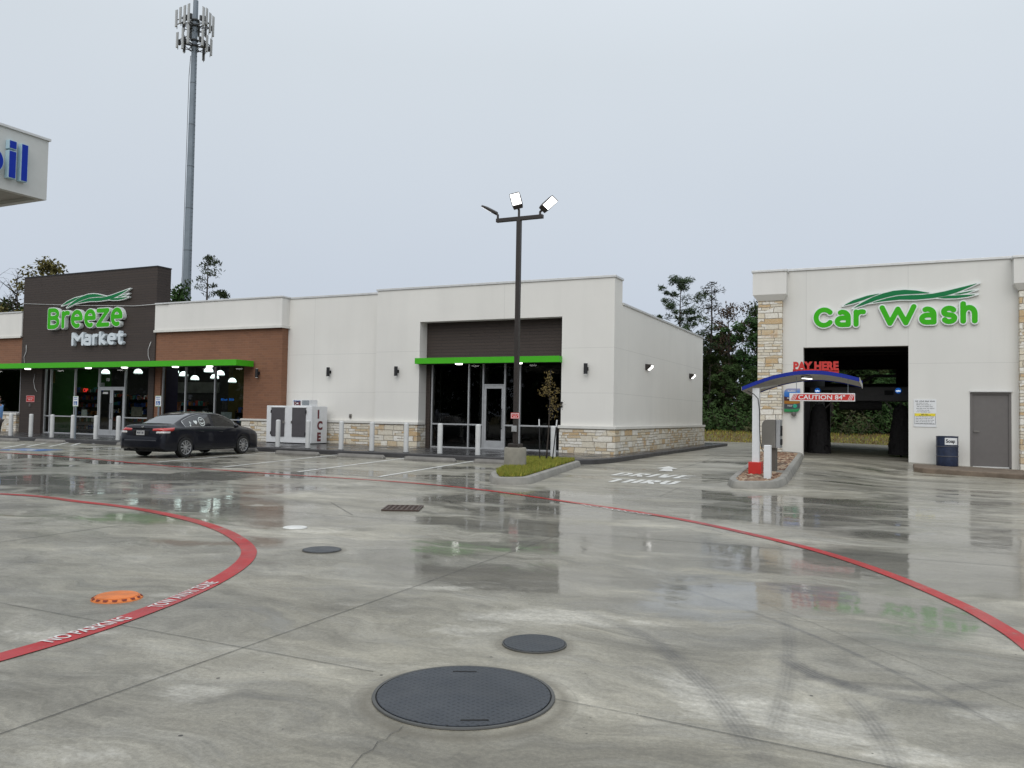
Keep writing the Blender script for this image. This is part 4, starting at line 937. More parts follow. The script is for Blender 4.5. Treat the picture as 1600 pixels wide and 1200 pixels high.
# little outlet and hose bib
p = atY(548, 650, YL); b = MB(); b.box(p.x-.05, p.x+.05, YL-.05, YL, p.z-.08, p.z+.08); b.box(p.x-.03, p.x+.03, YL-.075, YL-.05, p.z-.05, p.z+.06)
tag(b.build('outlet_box', M['steel'], bevel=.008), 'small grey outlet box on the white wall behind the bollards', 'outlet box')
p = atY(878, 632, YR); b = MB(); b.box(p.x-.03, p.x+.03, YR-.06, YR, p.z-.09, p.z-.05); b.box(p.x-.03, p.x+.03, YR-.06, YR, p.z+.05, p.z+.09); b.box(p.x-.01, p.x+.01, YR-.03, YR, p.z-.05, p.z+.05)
tag(b.build('wall_bracket', M['blackm']), 'tiny black bracket on the white wall edge beside the sapling', 'bracket')
# loose cables on the tower
b = MB(); P_ = [atY(36, 474.5, YB-.1), atY(120, 477.2, YB-.1), atY(210, 478, YB-.1), atY(262, 474, YB-.2)]; b.tube(P_, .014, 6)
tag(b.build('cable', M['coping'], smooth=True), 'thin pale cable stretched across the dark tower below the wave emblem', 'cable')
for pts, lab in [([(41, 539), (41, 549), (37.5, 558), (38.5, 567)], 'loose pale cable hanging on the left edge of the dark tower'), ([(236, 534), (231.5, 546), (231.5, 556), (234, 563)], 'loose pale cable hanging at the right edge of the dark tower'), ([(54.5, 584), (52.5, 596), (54.5, 607), (57.5, 612)], 'loose pale cable hanging on the dark pillar under the canopy')]:
    b = MB(); b.tube(smooth_path3 := [atY(x, y, YB-.1) for x, y in pts], .012, 6); tag(b.build('cable', M['coping'], smooth=True), lab, 'cable')

# ---- store sign
TY = YB-.06
sg = empty('store_sign', (0, 0, 0), 0, 'green and white raised lettering with wave emblem on the dark tower', 'sign')
zB = lambda py, px=150: atY(px, py, TY-.2).z
xa, xb = atY(74.8, 500, TY-.2).x, atY(192, 490, TY-.2).x
M['sign_white'] = simple('sign_white_edge', (.74, .78, .76), .4, var=.03)
M['sign_green'] = simple('sign_bright_green', (.040, .42, .004), .5, var=.03, Specular_IOR_Level=.25)
M['sign_dgreen'] = simple('sign_dark_green', (.002, .17, .05), .5, var=.03, Specular_IOR_Level=.25)
M['sign_silver'] = simple('sign_silver_letters', (.62, .68, .72), .35, var=.03)
LY = TY-.22; cp = lambda u: atY(60+u/10, 495, LY).x
z0 = atY(60+14, 440+74.5, LY).z; Hc = atY(74, 440+42, LY).z-z0
place_letters([('B', 146, 328), ('r', 362, 486), ('e', 508, 690), ('e', 716, 894), ('z', 905, 1110), ('e', 1128, 1312)], LY, .2, [M['sign_white'], M['sign_green']], sg, z0, Hc, .10, .032, cp)
z0 = atY(60+52, 440+100.5, LY).z; Hc = atY(112, 440+79.5, LY).z-z0
place_letters([('M', 522, 708), ('a', 706, 826), ('r', 848, 930), ('k', 948, 1052), ('e', 1078, 1212), ('t', 1222, 1330)], LY+.02, .17, [M['sign_silver'], M['sign_silver']], sg, z0, Hc, .112, .002, cp)
xa, xb = atY(94, 470, TY-.2).x, atY(201, 450, TY-.2).x
swoosh(xa, xb, atY(104, 480.5, TY-.2).z, atY(199, 450.5, TY-.2).z, TY-.14, .12, [M['sign_white'], M['sign_dgreen']], sg, edge=.03)

# ---- interior of the store
def flat_box(n, m, x0, x1, y0, y1, z0, z1, parent=None): b = MB(); b.box(x0, x1, y0, y1, z0, z1); return b.build(n, m, parent)
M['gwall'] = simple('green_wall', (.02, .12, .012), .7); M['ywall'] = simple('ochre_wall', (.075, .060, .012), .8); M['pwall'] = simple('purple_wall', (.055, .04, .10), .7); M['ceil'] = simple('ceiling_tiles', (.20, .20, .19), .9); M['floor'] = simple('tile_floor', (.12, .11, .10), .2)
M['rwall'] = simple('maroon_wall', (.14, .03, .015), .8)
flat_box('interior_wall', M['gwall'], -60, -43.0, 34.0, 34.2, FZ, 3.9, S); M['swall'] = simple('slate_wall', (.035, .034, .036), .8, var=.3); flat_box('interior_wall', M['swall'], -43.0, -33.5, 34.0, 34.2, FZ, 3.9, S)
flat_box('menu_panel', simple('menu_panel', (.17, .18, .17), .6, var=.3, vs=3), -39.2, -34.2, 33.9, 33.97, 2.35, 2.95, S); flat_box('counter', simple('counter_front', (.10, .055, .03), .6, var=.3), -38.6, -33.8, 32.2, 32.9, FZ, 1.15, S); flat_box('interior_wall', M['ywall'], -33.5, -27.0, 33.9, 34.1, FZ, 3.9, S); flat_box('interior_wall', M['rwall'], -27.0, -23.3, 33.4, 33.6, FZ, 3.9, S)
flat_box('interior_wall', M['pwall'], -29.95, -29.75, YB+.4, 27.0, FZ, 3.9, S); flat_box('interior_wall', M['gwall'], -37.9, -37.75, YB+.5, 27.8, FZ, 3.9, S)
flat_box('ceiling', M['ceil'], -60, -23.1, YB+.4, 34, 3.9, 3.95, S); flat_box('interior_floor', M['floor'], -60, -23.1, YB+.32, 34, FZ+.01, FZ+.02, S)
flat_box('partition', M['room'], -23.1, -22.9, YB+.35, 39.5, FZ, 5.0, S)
mats_g = [simple('pack_'+n, c, .5, var=.3) for n, c in (('red', (.30, .03, .02)), ('white', (.62, .63, .61)), ('blue', (.03, .07, .26)), ('orange', (.35, .12, .02)), ('brown', (.12, .07, .04)), ('teal', (.04, .18, .17)))]
def shelf(x, y, L, levels, h, label, ry=0):
    t = empty('display_shelf', (x, y, FZ+.02), ry, label, 'shelf')
    b = MB()
    for k in range(levels): z = .12+k*(h-.2)/(levels-1); b.box(-L/2, L/2, -.22, .22, z-.015, z+.015)
    b.box(-L/2-.03, -L/2, -.24, .24, 0, h); b.box(L/2, L/2+.03, -.24, .24, 0, h); b.box(-L/2, L/2, .2, .22, 0, h); b.build('rack', M['blackm'], t)
    g = MB(); r = random.Random(int(x*13+y)); 
    for k in range(levels):
        z = .135+k*(h-.2)/(levels-1); xx = -L/2+.05
        while xx < L/2-.2:
            w_ = r.uniform(.07, .2); hh = r.uniform(.12, .26)
            if r.random() < .85: g.box(xx, xx+w_*.9, -.18, .0, z, z+hh, r.randrange(6))
            xx += w_
    g.build('goods', mats_g, t); t_ = g; return t
sx_ = lambda px, Y: atY(px, 650, Y).x
shelf(sx_(133, 29.0), 29.0, 3.0, 6, 2.1, 'dark shelf of packaged goods behind the left panes of the centre window'); shelf(sx_(172, 30.4), 30.4, 2.2, 5, 1.9, 'dark shelf of packaged goods behind the centre door'); shelf(sx_(212, 31.2), 31.2, 2.4, 5, 1.8, 'dark shelf of packaged goods behind the pane right of the doors')
shelf(-25.3, 28.3, 1.7, 4, 1.5, 'shelf of goods behind the right edge of the brick bay window'); shelf(-28.3, 30.5, 2.2, 3, 1.2, 'low shelf of orange and blue packs behind the purple wall'); shelf(sx_(306, 30.2), 30.2, 2.0, 4, 1.5, 'shelf of packs under the bowl lamps in the middle pane of the brick bay')
lt_ = MB()
for x in (-38.5, -35.5, -32.5, -29.0, -26.0, -42, -45):
    for y in (28.6, 31.8): lt_.box(x-.3, x+.3, y-.3, y+.3, 3.87, 3.895)
each(lt_, 'ceiling_light', emit('store_troffer', (1, .98, .9), 5), S)
for px0_, px1_, py0_, py1_, Y_, c_ in ((66, 86, 580, 598, 26.35, (.22, .17, .03)), (127, 136, 640, 652, 26.3, (.45, .45, .43)), (152, 163, 598, 604, 26.25, (.5, .5, .48)), (268, 282, 628, 641, 27.6, (.35, .09, .02)), (274, 284, 643, 655, 27.6, (.03, .05, .28)), (345, 362, 644, 655, 27.4, (.30, .33, .33)), (80, 96, 640, 652, 27.6, (.30, .30, .27)), (205, 222, 636, 650, 27.5, (.22, .2, .16))):
    A_, B_ = atY(px0_, py1_, Y_), atY(px1_, py0_, Y_); q_ = MB(); q_.box(A_.x, B_.x, Y_, Y_+.02, A_.z, B_.z); q_.build('window_poster', simple('poster_print', c_, .6, var=.35, vs=9), S)
def pendant(px, py, Y, lab, i=0):
    p = atY(px, py, Y); t = empty('pendant_lamp', (p.x, p.y, p.z), 0, lab, 'pendant lamp', 'white bowl lamps hanging inside the store')
    MB().lathe([(.205, -.11), (.20, -.04), (.155, .05), (.09, .10), (.0001, .12)], 24).build('shade', M['bowl'], t, smooth=True)
    MB().tube([(0, 0, .13), (0, 0, 3.9-p.z)], .01, 6).build('cord', M['blackm'], t)
    MB().lathe([(.215, -.125), (.22, -.11), (.205, -.10)], 24, cap=False).build('ring', M['alu'], t)
for px, py, Y, lab in [(272.5, 579, 28.0, 'bowl lamp at the top of the first pane, right of the dark pillar'), (287, 584, 29.3, 'bowl lamp half hidden by the left mullion of the brick bay window'), (304.5, 590, 30.8, 'lowest bowl lamp in the middle pane'), (326, 577.5, 28.0, 'topmost bowl lamp in the middle pane beside the right mullion'),
                   (335.5, 588, 30.8, 'bowl lamp hidden behind the right mullion'), (344, 582.5, 29.3, 'bowl lamp just right of the right mullion'), (363, 594, 32.3, 'bowl lamp on its own in the right pane'), (165, 580.5, 29, 'bowl lamp above the double door'), (216, 580, 29, 'bowl lamp in the pane right of the double door')]:
    pendant(px, py, Y, lab)
p = atY(237, 586, YB+.35); b = MB(); b.lathe([(.0001, -.16), (.05, -.15), (.055, 0), (.05, .15), (.0001, .16)], 14, p); tag(b.build('tube_lamp', M['lampdim'], smooth=True), 'small upright lit lamp beside the right dark pillar', 'lamp')
p = atY(133.5, 610.5, YB+.45); text_o = text('open_sign', 'OP', .25, M['redled'], (p.x-.16, p.y, p.z-.06), ext=.005, off=.0, sx=1.0); tag(text_o, 'red glowing letters OP of the open sign behind the glass', 'neon sign')
p = atY(358, 626, 28.4); o = scribble('blue_light_sign', [(p.x-.5, p.x+.5, p.z, .12)], p.y, M['blueled'], None, 12); tag(o, 'small blue lit lettering behind the right pane', 'neon sign')
# vacant unit: ceiling with a few lit troffers
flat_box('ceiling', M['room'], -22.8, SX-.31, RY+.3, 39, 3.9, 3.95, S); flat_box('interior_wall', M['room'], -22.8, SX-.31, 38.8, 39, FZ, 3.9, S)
b = MB()
for x, y in ((-15.8, 30.2), (-13.2, 31), (-12.4, 34), (-15, 34), (-17, 33.5), (-14.2, 37)): b.box(x, x+.5, y, y+.12, 3.87, 3.895)
each(b, 'ceiling_light', emit('dim_troffer', (1, .97, .9), .9), S)

# ------------------------------------------------------------------ the car wash
Wf = empty('car_wash_building', (0, 0, 0), 0, 'white stucco car wash with stone corner piers and an open bay', 'car wash')
WP = lambda b, n, m, **k: b.build(n, M[m], Wf, **k)
px1 = lambda px, Y=WY: atY(px, 600, Y).x
pz1 = lambda px, py, Y=WY: atY(px, py, Y).z
OXL, OXR = px1(1255), px1(1419.5); OTZ = pz1(1337, 541.5)
XL, XR = px1(1222), px1(1592)
TOP = (pz1(1224, 425)+pz1(1588, 403.5))/2
DX0, DX1 = px1(1515.5), px1(1580); DZ1 = pz1(1547, 613.5); DZ0 = pz1(1547, 730)
b = MB(); b.box(XL, OXL, WY, WY+.3, -.4, TOP); b.box(OXR, DX0, WY, WY+.3, -.4, TOP); b.box(OXL, OXR, WY, WY+.3, OTZ, TOP); b.box(DX0, DX1, WY, WY+.3, DZ1, TOP); b.box(DX1, XR+.02, WY, WY+.3, -.4, TOP)
WP(b, 'front_wall', 'stucco_wash')
WB = 45.0
b = MB(); b.box(XL-.55, XL-.3, WY+.3, WB, -.4, TOP-.2); b.box(10.0, 10.3, WY+.3, WB, -.4, TOP-.2); each(b, 'side_wall', M['stucco_plain'], Wf)
b = MB(); b.box(XL-.04+.04, XR, WY-.05, WY+.36, TOP, TOP+.085); WP(b, 'coping', 'coping', bevel=.01)
PXL = px1(1183.5, WY-.3); 
for x0, x1, part_ in ((PXL, XL+.02, 1), (XR-.0, XR+.95, 2)):
    b = MB(); b.box(x0, x1, WY-.28, WY+.6, -.4, pz1(1200, 470, WY-.28)); WP(b, 'stone_pier', 'stone')
    zc = pz1(1200, 470, WY-.28); zt_ = pz1(1200, 425.5, WY-.4)
    b = MB(); b.rings([[(x0-e_, WY-.28-e_, z), (x1+e_, WY-.28-e_, z), (x1+e_, WY+.6, z), (x0-e_, WY+.6, z)] for e_, z in ((.02, zc), (.16, zc+.2), (.16, zt_))]); WP(b, 'pier_cap', 'stucco_plain')
    b = MB(); b.box(x0-.2, x1+.2, WY-.48, WY+.62, zt_, zt_+.08); WP(b, 'pier_coping', 'coping', bevel=.01)
b = MB(); b.box(XR+.95, 10.3, WY, WY+.3, -.4, TOP-.1); WP(b, 'front_wall_right', 'stucco_wash')
b = MB(); b.box(XL-.3, 10, WY+.3, WB, TOP-.9, TOP-.75); WP(b, 'roof', 'room')
# bay interior
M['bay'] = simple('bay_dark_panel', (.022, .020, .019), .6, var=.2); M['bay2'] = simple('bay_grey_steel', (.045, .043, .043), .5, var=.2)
IXL, IXR = OXL-.45, OXR+.55
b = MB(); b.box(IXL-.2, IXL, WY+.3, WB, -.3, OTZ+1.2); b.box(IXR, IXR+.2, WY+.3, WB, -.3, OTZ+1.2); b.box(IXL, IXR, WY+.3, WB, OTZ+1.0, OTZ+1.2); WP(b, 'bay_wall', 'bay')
b = MB()
for k in range(7): y = WY+1.5+2*k; b.box(IXL, IXR, y, y+.12, OTZ+.72, OTZ+1.0)
each(b, 'ceiling_joist', M['bay2'], Wf)
# rear wall with exit opening and window strip
ez = pz1(1300, 612, WB); wz0 = pz1(1320, 600.5, WB); wz1 = pz1(1320, 577, WB); wx0, wx1 = px1(1286, WB), px1(1401, WB); ex0, ex1 = IXL+.25, IXR-.25
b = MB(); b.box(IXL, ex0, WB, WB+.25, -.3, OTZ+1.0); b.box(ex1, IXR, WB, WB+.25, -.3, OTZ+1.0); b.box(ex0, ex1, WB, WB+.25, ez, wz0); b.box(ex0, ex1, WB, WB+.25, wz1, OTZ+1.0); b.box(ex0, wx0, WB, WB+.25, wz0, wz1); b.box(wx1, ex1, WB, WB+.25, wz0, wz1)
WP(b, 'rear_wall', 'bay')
f = frame_mb(wx0, wx1, wz0, wz1, WB-.05, [], [(0, 1, (wz0+wz1)/2+.03)], .04, .05).build('rear_window', M['door'], Wf)
b = MB()
for k in range(2):
    for j in (0, .14):
        x = [px1(1300, 34), px1(1358, 34)][k]+j; b.box(x, x+.05, 31.6, 33.1, OTZ+.58, OTZ+.64)
each(b, 'tube_light', M['door'], Wf)
# grey steel door
b = MB(); b.box(DX0, DX0+.07, WY-.015, WY+.12, DZ0, DZ1); b.box(DX1-.07, DX1, WY-.015, WY+.12, DZ0, DZ1); b.box(DX0+.07, DX1-.07, WY-.015, WY+.12, DZ1-.06, DZ1)
df = WP(b, 'door_frame', 'door')
b = MB(); b.box(DX0+.07, DX1-.07, WY+.03, WY+.08, DZ0+.02, DZ1-.06); dd = b.build('door', M['door'], Wf)
p = atY(1523, 674, WY-.02); b = MB(); b.tube([(p.x-.02, WY+.03, p.z), (p.x-.02, WY-.03, p.z), (p.x+.13, WY-.035, p.z)], .014, 8); b.lathe([(.033, 0), (.033, .01)], 16); b.build('handle', M['steel'], dd)
b = MB(); b.box(DX0-.0, DX1+.02, WY-.09, WY-.0, DZ1+.015, DZ1+.05); WP(b, 'drip_edge', 'coping')
b = MB(); b.box(DX0+.07, DX1-.07, WY-.0, WY+.1, DZ0-.02, DZ0+.015); WP(b, 'threshold', 'coping')
# low walk in front of door
q0, q1 = gr(1433, 738), gr(1600, 745)
M['dirtkerb'] = simple('stained_kerb', (.15, .115, .085), .85, var=.35, vs=3, bump=.4)
zk = lambda x: .055-.028*(x-OXR)
kp = [(OXR+.12, WY-.01), (.38, 27.6), (.62, 27.3), (3.5, 27.15), (9, 27.0), (11, 27.0), (11, WY-.01)]
mb = MB(); n = len(kp); mb.add([(x, y, -.5) for x, y in kp]+[(x, y, zk(x)) for x, y in kp], [tuple(range(n, 2*n))]+[(i, (i+1) % n, n+(i+1) % n, n+i) for i in range(n)])
tag(mb.build('wash_walk', M['dirtkerb'], bevel=.03), kind='structure')
# drum
p = atY(1480, 728, WY-.5); dr = (px1(1497.5, WY-.5)-px1(1462, WY-.5))/2*.98; dh = pz1(1480, 681.5, WY-.5)-zk(p.x)
t = empty('steel_drum', (p.x, WY-.5, zk(p.x)), 0, 'dented dark blue drum with a white paper sign beside the grey door', 'drum')
pr = [(dr*.97, 0), (dr, .02)]
for z in (.33, .66): pr += [(dr, dh*z-.02), (dr*1.035, dh*z-.008), (dr*1.035, dh*z+.008), (dr, dh*z+.02)]
pr += [(dr, dh-.02), (dr*1.03, dh-.012), (dr*1.03, dh), (dr*.97, dh), (dr*.95, dh-.3)]
b = MB(); b.lathe(pr, 40); b.build('drum_body', M['navy'], t, smooth='auto')
b = MB()
for z in (.33, .66): b.lathe([(dr*1.04, dh*z-.006), (dr*1.045, dh*z), (dr*1.04, dh*z+.006)], 40, cap=False)
b.build('hoop', M['door'], t, smooth=True)
b = MB()
A0, A1 = rad(-104), rad(-34); n = 10
b.rings([[((dr*1.05)*math.cos(A0+(A1-A0)*k/n), (dr*1.05)*math.sin(A0+(A1-A0)*k/n), z) for k in range(n+1)] for z in (dh-.27, dh-.05)], close=False, cap=False); ps = b.build('paper_sign', M['white'], t, fix=False)
hw = text('handwriting', 'Soap', .15, M['txt'], (0, 0, 0), rot=(PI/2, 0, 0), parent=ps, ext=.001, off=.004, sx=.9)
hw0 = min(v.co.x for v in hw.data.vertices)
for v in hw.data.vertices:
    a_ = A0+.10+(v.co.x-hw0)/dr; r_ = dr*1.062-v.co.y; v.co = (r_*math.cos(a_), r_*math.sin(a_), dh-.20+v.co.z)
# instruction board
x0, x1, z0, z1 = px1(1427.5), px1(1463), pz1(1445, 667), pz1(1445, 624)
t = empty('instruction_board', (0, 0, 0), 0, 'white instruction board with a yellow band on the wash wall', 'sign')
b = MB(); b.box(x0, x1, WY-.02, WY-.002, z0, z1); b.build('board', M['white'], t)
H_ = z1-z0; b = MB(); b.box(x0+.03, x1-.03, WY-.024, WY-.02, z0+H_*.39, z0+H_*.49); b.build('yellow_band', M['yellow'], t)
rows_ = [(x0+.05, x1-.04, z1-.075, .036)]+[(x0+(.10 if k in (3, 5, 7) else .08), x1-(.06+.05*((k*7) % 4)), z1-.075-k*.058, .022) for k in range(1, 8)]
scribble('fine_print', rows_, WY-.0205, M['txt'], t, 3)
scribble('fine_print', [(x0+.22, x1-.22, z0+H_*.445, .026), (x0+.16, x1-.16, z0+H_*.405, .02)], WY-.0245, M['txt'], t, 5)
scribble('fine_print', [(x0+.06, x1-.06-.05*(k % 2), z0+H_*.35-k*.052, .02) for k in range(5)], WY-.0205, M['txt'], t, 6)
b = MB(); zz0, zz1 = z0+H_*.10, z0+H_*.49
b.box(x0+.025, x0+.033, WY-.0235, WY-.0205, zz0, zz1); b.box(x1-.033, x1-.025, WY-.0235, WY-.0205, zz0, zz1); b.box(x0+.033, x1-.033, WY-.0235, WY-.0205, zz0, zz0+.008); b.build('border', M['txt'], t)
# sign
sg = empty('car_wash_sign', (0, 0, 0), 0, 'green rounded lettering with wave emblem above the wash bay', 'sign')
SYF = WY-.10
cp = lambda u: atY(1260+u/5.714, 495, SYF).x
z0 = atY(1260+150/5.714, 430+468/5.714, SYF).z; Hc = atY(1286, 430+288/5.714, SYF).z-z0
place_letters([('C', 64, 238), ('a', 252, 397), ('r', 420, 532), ('W', 652, 984), ('a', 1006, 1163), ('s', 1200, 1350), ('h', 1374, 1530)], SYF, .09, [M['sign_white'], M['sign_green']], sg, z0, Hc, .118, .038, cp)
swoosh(atY(1316, 470, SYF).x, atY(1531, 470, SYF).x, atY(1333, 482, SYF).z, atY(1530, 441.5, SYF).z, SYF, .09, [M['sign_white'], M['sign_dgreen']], sg, edge=.03)

# wash machine
G_ = empty('wash_gantry', (0, 0, 0), 0, 'dark steel wash gantry with two round blue lights inside the bay', 'wash machine')
GY = 34.2
gx = lambda px: atY(px, 620, GY).x
gz = lambda py, px=1340: atY(px, py, GY).z
b = MB(); b.box(IXL+.05, IXR-.05, GY, GY+.5, gz(627), gz(604)); b.box(IXL+.05, IXL+.3, GY, GY+.5, hz(-3, 33)-.05, gz(604)); b.box(IXR-.3, IXR-.05, GY, GY+.5, -.15, gz(604)); b.build('arch', M['bay2'], G_, bevel=.03)
b = MB(); b.box(gx(1382), gx(1396), GY-.05, GY, gz(617), gz(610)); b.box(gx(1284), gx(1300), GY-.05, GY, gz(617), gz(610)); each(b, 'control_box', M['slot'], G_)
b = MB(); b.lathe([(.0001, 0), (.09, 0), (.11, .04)], 10, (0, 0, 0)); 
M['darkbrush'] = simple('black_foam', (.012, .011, .012), .9)
b = MB(); b.tube([(gx(1312), GY-.1, gz(634)), (gx(1378), GY-.1, gz(634))], .17, 14); b.build('top_brush', M['darkbrush'], G_)
b = MB(); b.tube([(gx(1343), GY-.2, gz(599, 1343)), (gx(1357), GY-.2, gz(592, 1357)), (gx(1366), GY-.2, gz(587.5, 1366)), (gx(1402), GY-.2, gz(588, 1402))], .06, 8); b.build('hose', M['darkbrush'], G_)
b = MB(); b.tube([(gx(1288), GY-.1, gz(640)), (gx(1299), GY-.1, gz(629.5))], .03, 6); b.tube([(gx(1384), GY-.1, gz(628)), (gx(1394), GY-.1, gz(638.5))], .03, 6); each(b, 'brace', M['door'], G_)
for px in (1277.5, 1403.5):
    x, z = gx(px), gz(610.5, px); r_ = .105
    b = MB(); b.rings([[(x+a*math.cos(2*PI*k/28), y, z+a*math.sin(2*PI*k/28)) for k in range(28)] for a, y in ((r_, GY-.03), (r_, GY-.07), (r_*.9, GY-.09), (.001, GY-.1))], cap=False)
    ll = b.build('round_light', M['blueled'], G_, smooth=True)
    text('lettering', 'ryko', .085, M['whiteled'], (x, GY-.115, z-.035), parent=ll, ext=.002, off=.004, align='CENTER')
def brush(cx, cy, zb, zt, rb, rt, lab):
    t = empty('wash_brush', (cx, cy, zb), 0, lab, 'wash brush', 'tall black brushes in the wash bay'); Ht = zt-zb
    MB().tube([(0, 0, -.05), (0, 0, Ht+.1)], .05, 10).build('shaft', M['bay2'], t)
    mb = MB(); r = random.Random(int(cx*10)); n = 420
    for k in range(n):
        a = r.uniform(0, 2*PI); f_ = r.random(); z1_ = Ht*(1-.97*f_**1.1); rad1 = rt+(rb-rt)*sstep(f_*1.5)*r.uniform(.86, 1.08); L_ = r.uniform(.35, .7); c, s = math.cos(a), math.sin(a); q = .055
        r0 = rad1*.75; z2 = max(.02, z1_-L_)
        mb.add([(c*r0*.6-s*q, s*r0*.6+c*q, z1_+.03), (c*r0*.6+s*q, s*r0*.6-c*q, z1_+.03), (c*rad1+s*q, s*rad1-c*q, (z1_+z2)/2), (c*rad1-s*q, s*rad1+c*q, (z1_+z2)/2), (c*rad1*1.05+s*q, s*rad1*1.05-c*q, z2), (c*rad1*1.05-s*q, s*rad1*1.05+c*q, z2)], [(0, 1, 2, 3), (3, 2, 4, 5)])
    mb.lathe([(rt*.3, Ht), (rt*.85, Ht*.94), (rb*.8, Ht*.5), (rb*.85, .1), (rb*.6, .03)], 18)
    mb.build('bristles', M['darkbrush'], t, fix=False)
BY = 33.5
bx = lambda px: atY(px, 650, BY).x
zbL = hz(-3, 32)
brush(bx(1279.5), BY, atY(1279, 709, BY).z, atY(1279, 632, BY).z, (bx(1298)-bx(1262))/2, (bx(1292)-bx(1268))/2, 'black brush on the left side of the wash bay')
brush(bx(1408), BY+.4, atY(1405, 712, BY).z, atY(1405, 633, BY).z, (bx(1298)-bx(1262))/2, (bx(1292)-bx(1268))/2, 'black brush on the right side of the wash bay')
# menu board and its camera, on the wall beside the bay
x0, x1, z0, z1 = px1(1225.5, WY-.08), px1(1250, WY-.08), pz1(1237, 643.5, WY-.08), pz1(1237, 607, WY-.08)
t = empty('menu_board', (0, 0, 0), 0, 'colourful menu board in blue, orange and green bands behind the clearance bar', 'sign')
def rr_panel(x0, x1, z0, z1, y, yb, rad_tl, rad_br):
    pts = [(x0, z0), (x1-rad_br, z0)]+[(x1-rad_br+rad_br*math.sin(a), z0+rad_br-rad_br*math.cos(a)) for a in (.4, .8, 1.2, PI/2)]+[(x1, z1), (x0+rad_tl, z1)]+[(x0+rad_tl-rad_tl*math.sin(a), z1-rad_tl+rad_tl*math.cos(a)) for a in (.4, .8, 1.2, PI/2)]
    b = MB(); b.rings([[(x, y, z) for x, z in pts], [(x, yb, z) for x, z in pts]]); return b
def menu_mat(z0, z1):
    t = NT('menu_print'); o = t.xyz(); v = t.mr(t.math('ADD', o[2], t.math('MULTIPLY', t.math('SINE', t.math('MULTIPLY', o[0], 5)), .03)), z0, z1, 0, 1)
    cc = t.ramp(v, [(0, (.01, .20, .05)), (.13, (.03, .25, .09)), (.17, (.05, .06, .07)), (.36, (.05, .06, .075)), (.38, (.30, .11, .01)), (.47, (.36, .17, .02)), (.52, (.07, .02, .02)), (.66, (.05, .02, .03)), (.68, (.02, .12, .45)), (.86, (.05, .2, .55)), (1, (.30, .30, .45))])
    t.bsdf(cc, .3); return t.m
pb = rr_panel(x0, x1, z0, z1, WY-.10, WY-.03, .14, .14).build('print_panel', menu_mat(z0, z1), t)
b = MB(); b.tube([(x0+.2, WY-.06, z0+.4), (x0+.2, WY, z0+.4)], .04); b.build('mount', M['door'], t)
text('lettering', 'verde', .14, M['coping'], (x0+.10, WY-.105, z0+(z1-z0)*.22), parent=t, ext=.001, off=.0)
b = MB(); b.rings([[(x1-.16+.07*math.cos(a), WY-.108, z0+(z1-z0)*.25+.07*math.sin(a)) for a in np.linspace(0, 2*PI, 16, endpoint=False)], [(x1-.16+.07*math.cos(a), WY-.1, z0+(z1-z0)*.25+.07*math.sin(a)) for a in np.linspace(0, 2*PI, 16, endpoint=False)]]); b.build('green_dot', simple('teal_dot', (.02, .33, .2), .4), t)
scribble('fine_print', [(x0+.12, x1-.14, z0+(z1-z0)*.86, .06), (x0+.10, x1-.2, z0+(z1-z0)*.56, .05)], WY-.1005, M['coping'], t, 2)
p = atY(1240.5, 647, WY-.1); b = MB(); b.lathe([(.0001, -.09), (.07, -.06), (.085, 0), (.085, .04), (.05, .07)], 16, (p.x, WY-.12, p.z)); b.box(p.x-.03, p.x+.03, WY-.1, WY, p.z+.02, p.z+.06)
tag(b.build('dome_camera', M['door'], smooth='auto'), 'small dome camera hanging below the menu board', 'camera')

# ------------------------------------------------------------------ pay station canopy
pp = gr(1180, 739, .15); PYY = pp.y
t = empty('pay_canopy', (0, 0, 0), 0, 'arched blue edged canopy on a white post with red letters PAY HERE', 'canopy')
kx = lambda px, dy=0: atY(px, 620, PYY+dy).x
kz = lambda px, py, dy=0: atY(px, py, PYY+dy).z
b = MB(); b.box(kx(1170), kx(1190), PYY-.02, PYY+.3, .12, kz(1180, 722)); b.build('red_base', M['red'], t, bevel=.01)
b = MB(); b.box(kx(1175), kx(1186), PYY+.04, PYY+.2, .15, kz(1180, 606)); b.build('post', M['white'], t, bevel=.01)
# arch through picture points of the front upper edge
arcp = [(1159, 604.5), (1180, 596), (1205, 587.5), (1230, 582), (1255, 579), (1280, 579), (1305, 582), (1325, 586), (1343, 590.5)]
dyf = -.05; ap = [(atY(px, py, PYY+dyf).x, atY(px, py, PYY+dyf).z) for px, py in arcp]
ap2 = []
for i in range(len(ap)-1):
    p0, p1, p2, p3 = [Vector(ap[max(0, min(len(ap)-1, j))]) for j in (i-1, i, i+1, i+2)]
    for k in range(4): tt_ = k/4; ap2.append(.5*((2*p1)+(-p0+p2)*tt_+(2*p0-5*p1+4*p2-p3)*tt_*tt_+(-p0+3*p1-3*p2+p3)*tt_**3))
ap2.append(Vector(ap[-1]))
DEP = 1.5; TH = .085; DROP = .09
def arch_slab(y0, y1, up, dn): b = MB(); b.rings([[(p.x, y0, p.y+up) for p in ap2]+[(p.x, y0, p.y-dn) for p in reversed(ap2)], [(p.x, y1, p.y+up-DROP*(y1-PYY-dyf)/DEP) for p in ap2]+[(p.x, y1, p.y-dn-DROP*(y1-PYY-dyf)/DEP) for p in reversed(ap2)]]); return b
arch_slab(PYY+dyf, PYY+dyf+.03, 0, TH).build('blue_fascia', M['blue'], t)
arch_slab(PYY+dyf+DEP-.03, PYY+dyf+DEP, 0, TH).build('blue_fascia', M['blue'], t)
arch_slab(PYY+dyf+.03, PYY+dyf+DEP-.03, -.01, TH-.02).build('curved_roof', M['soffit'], t)
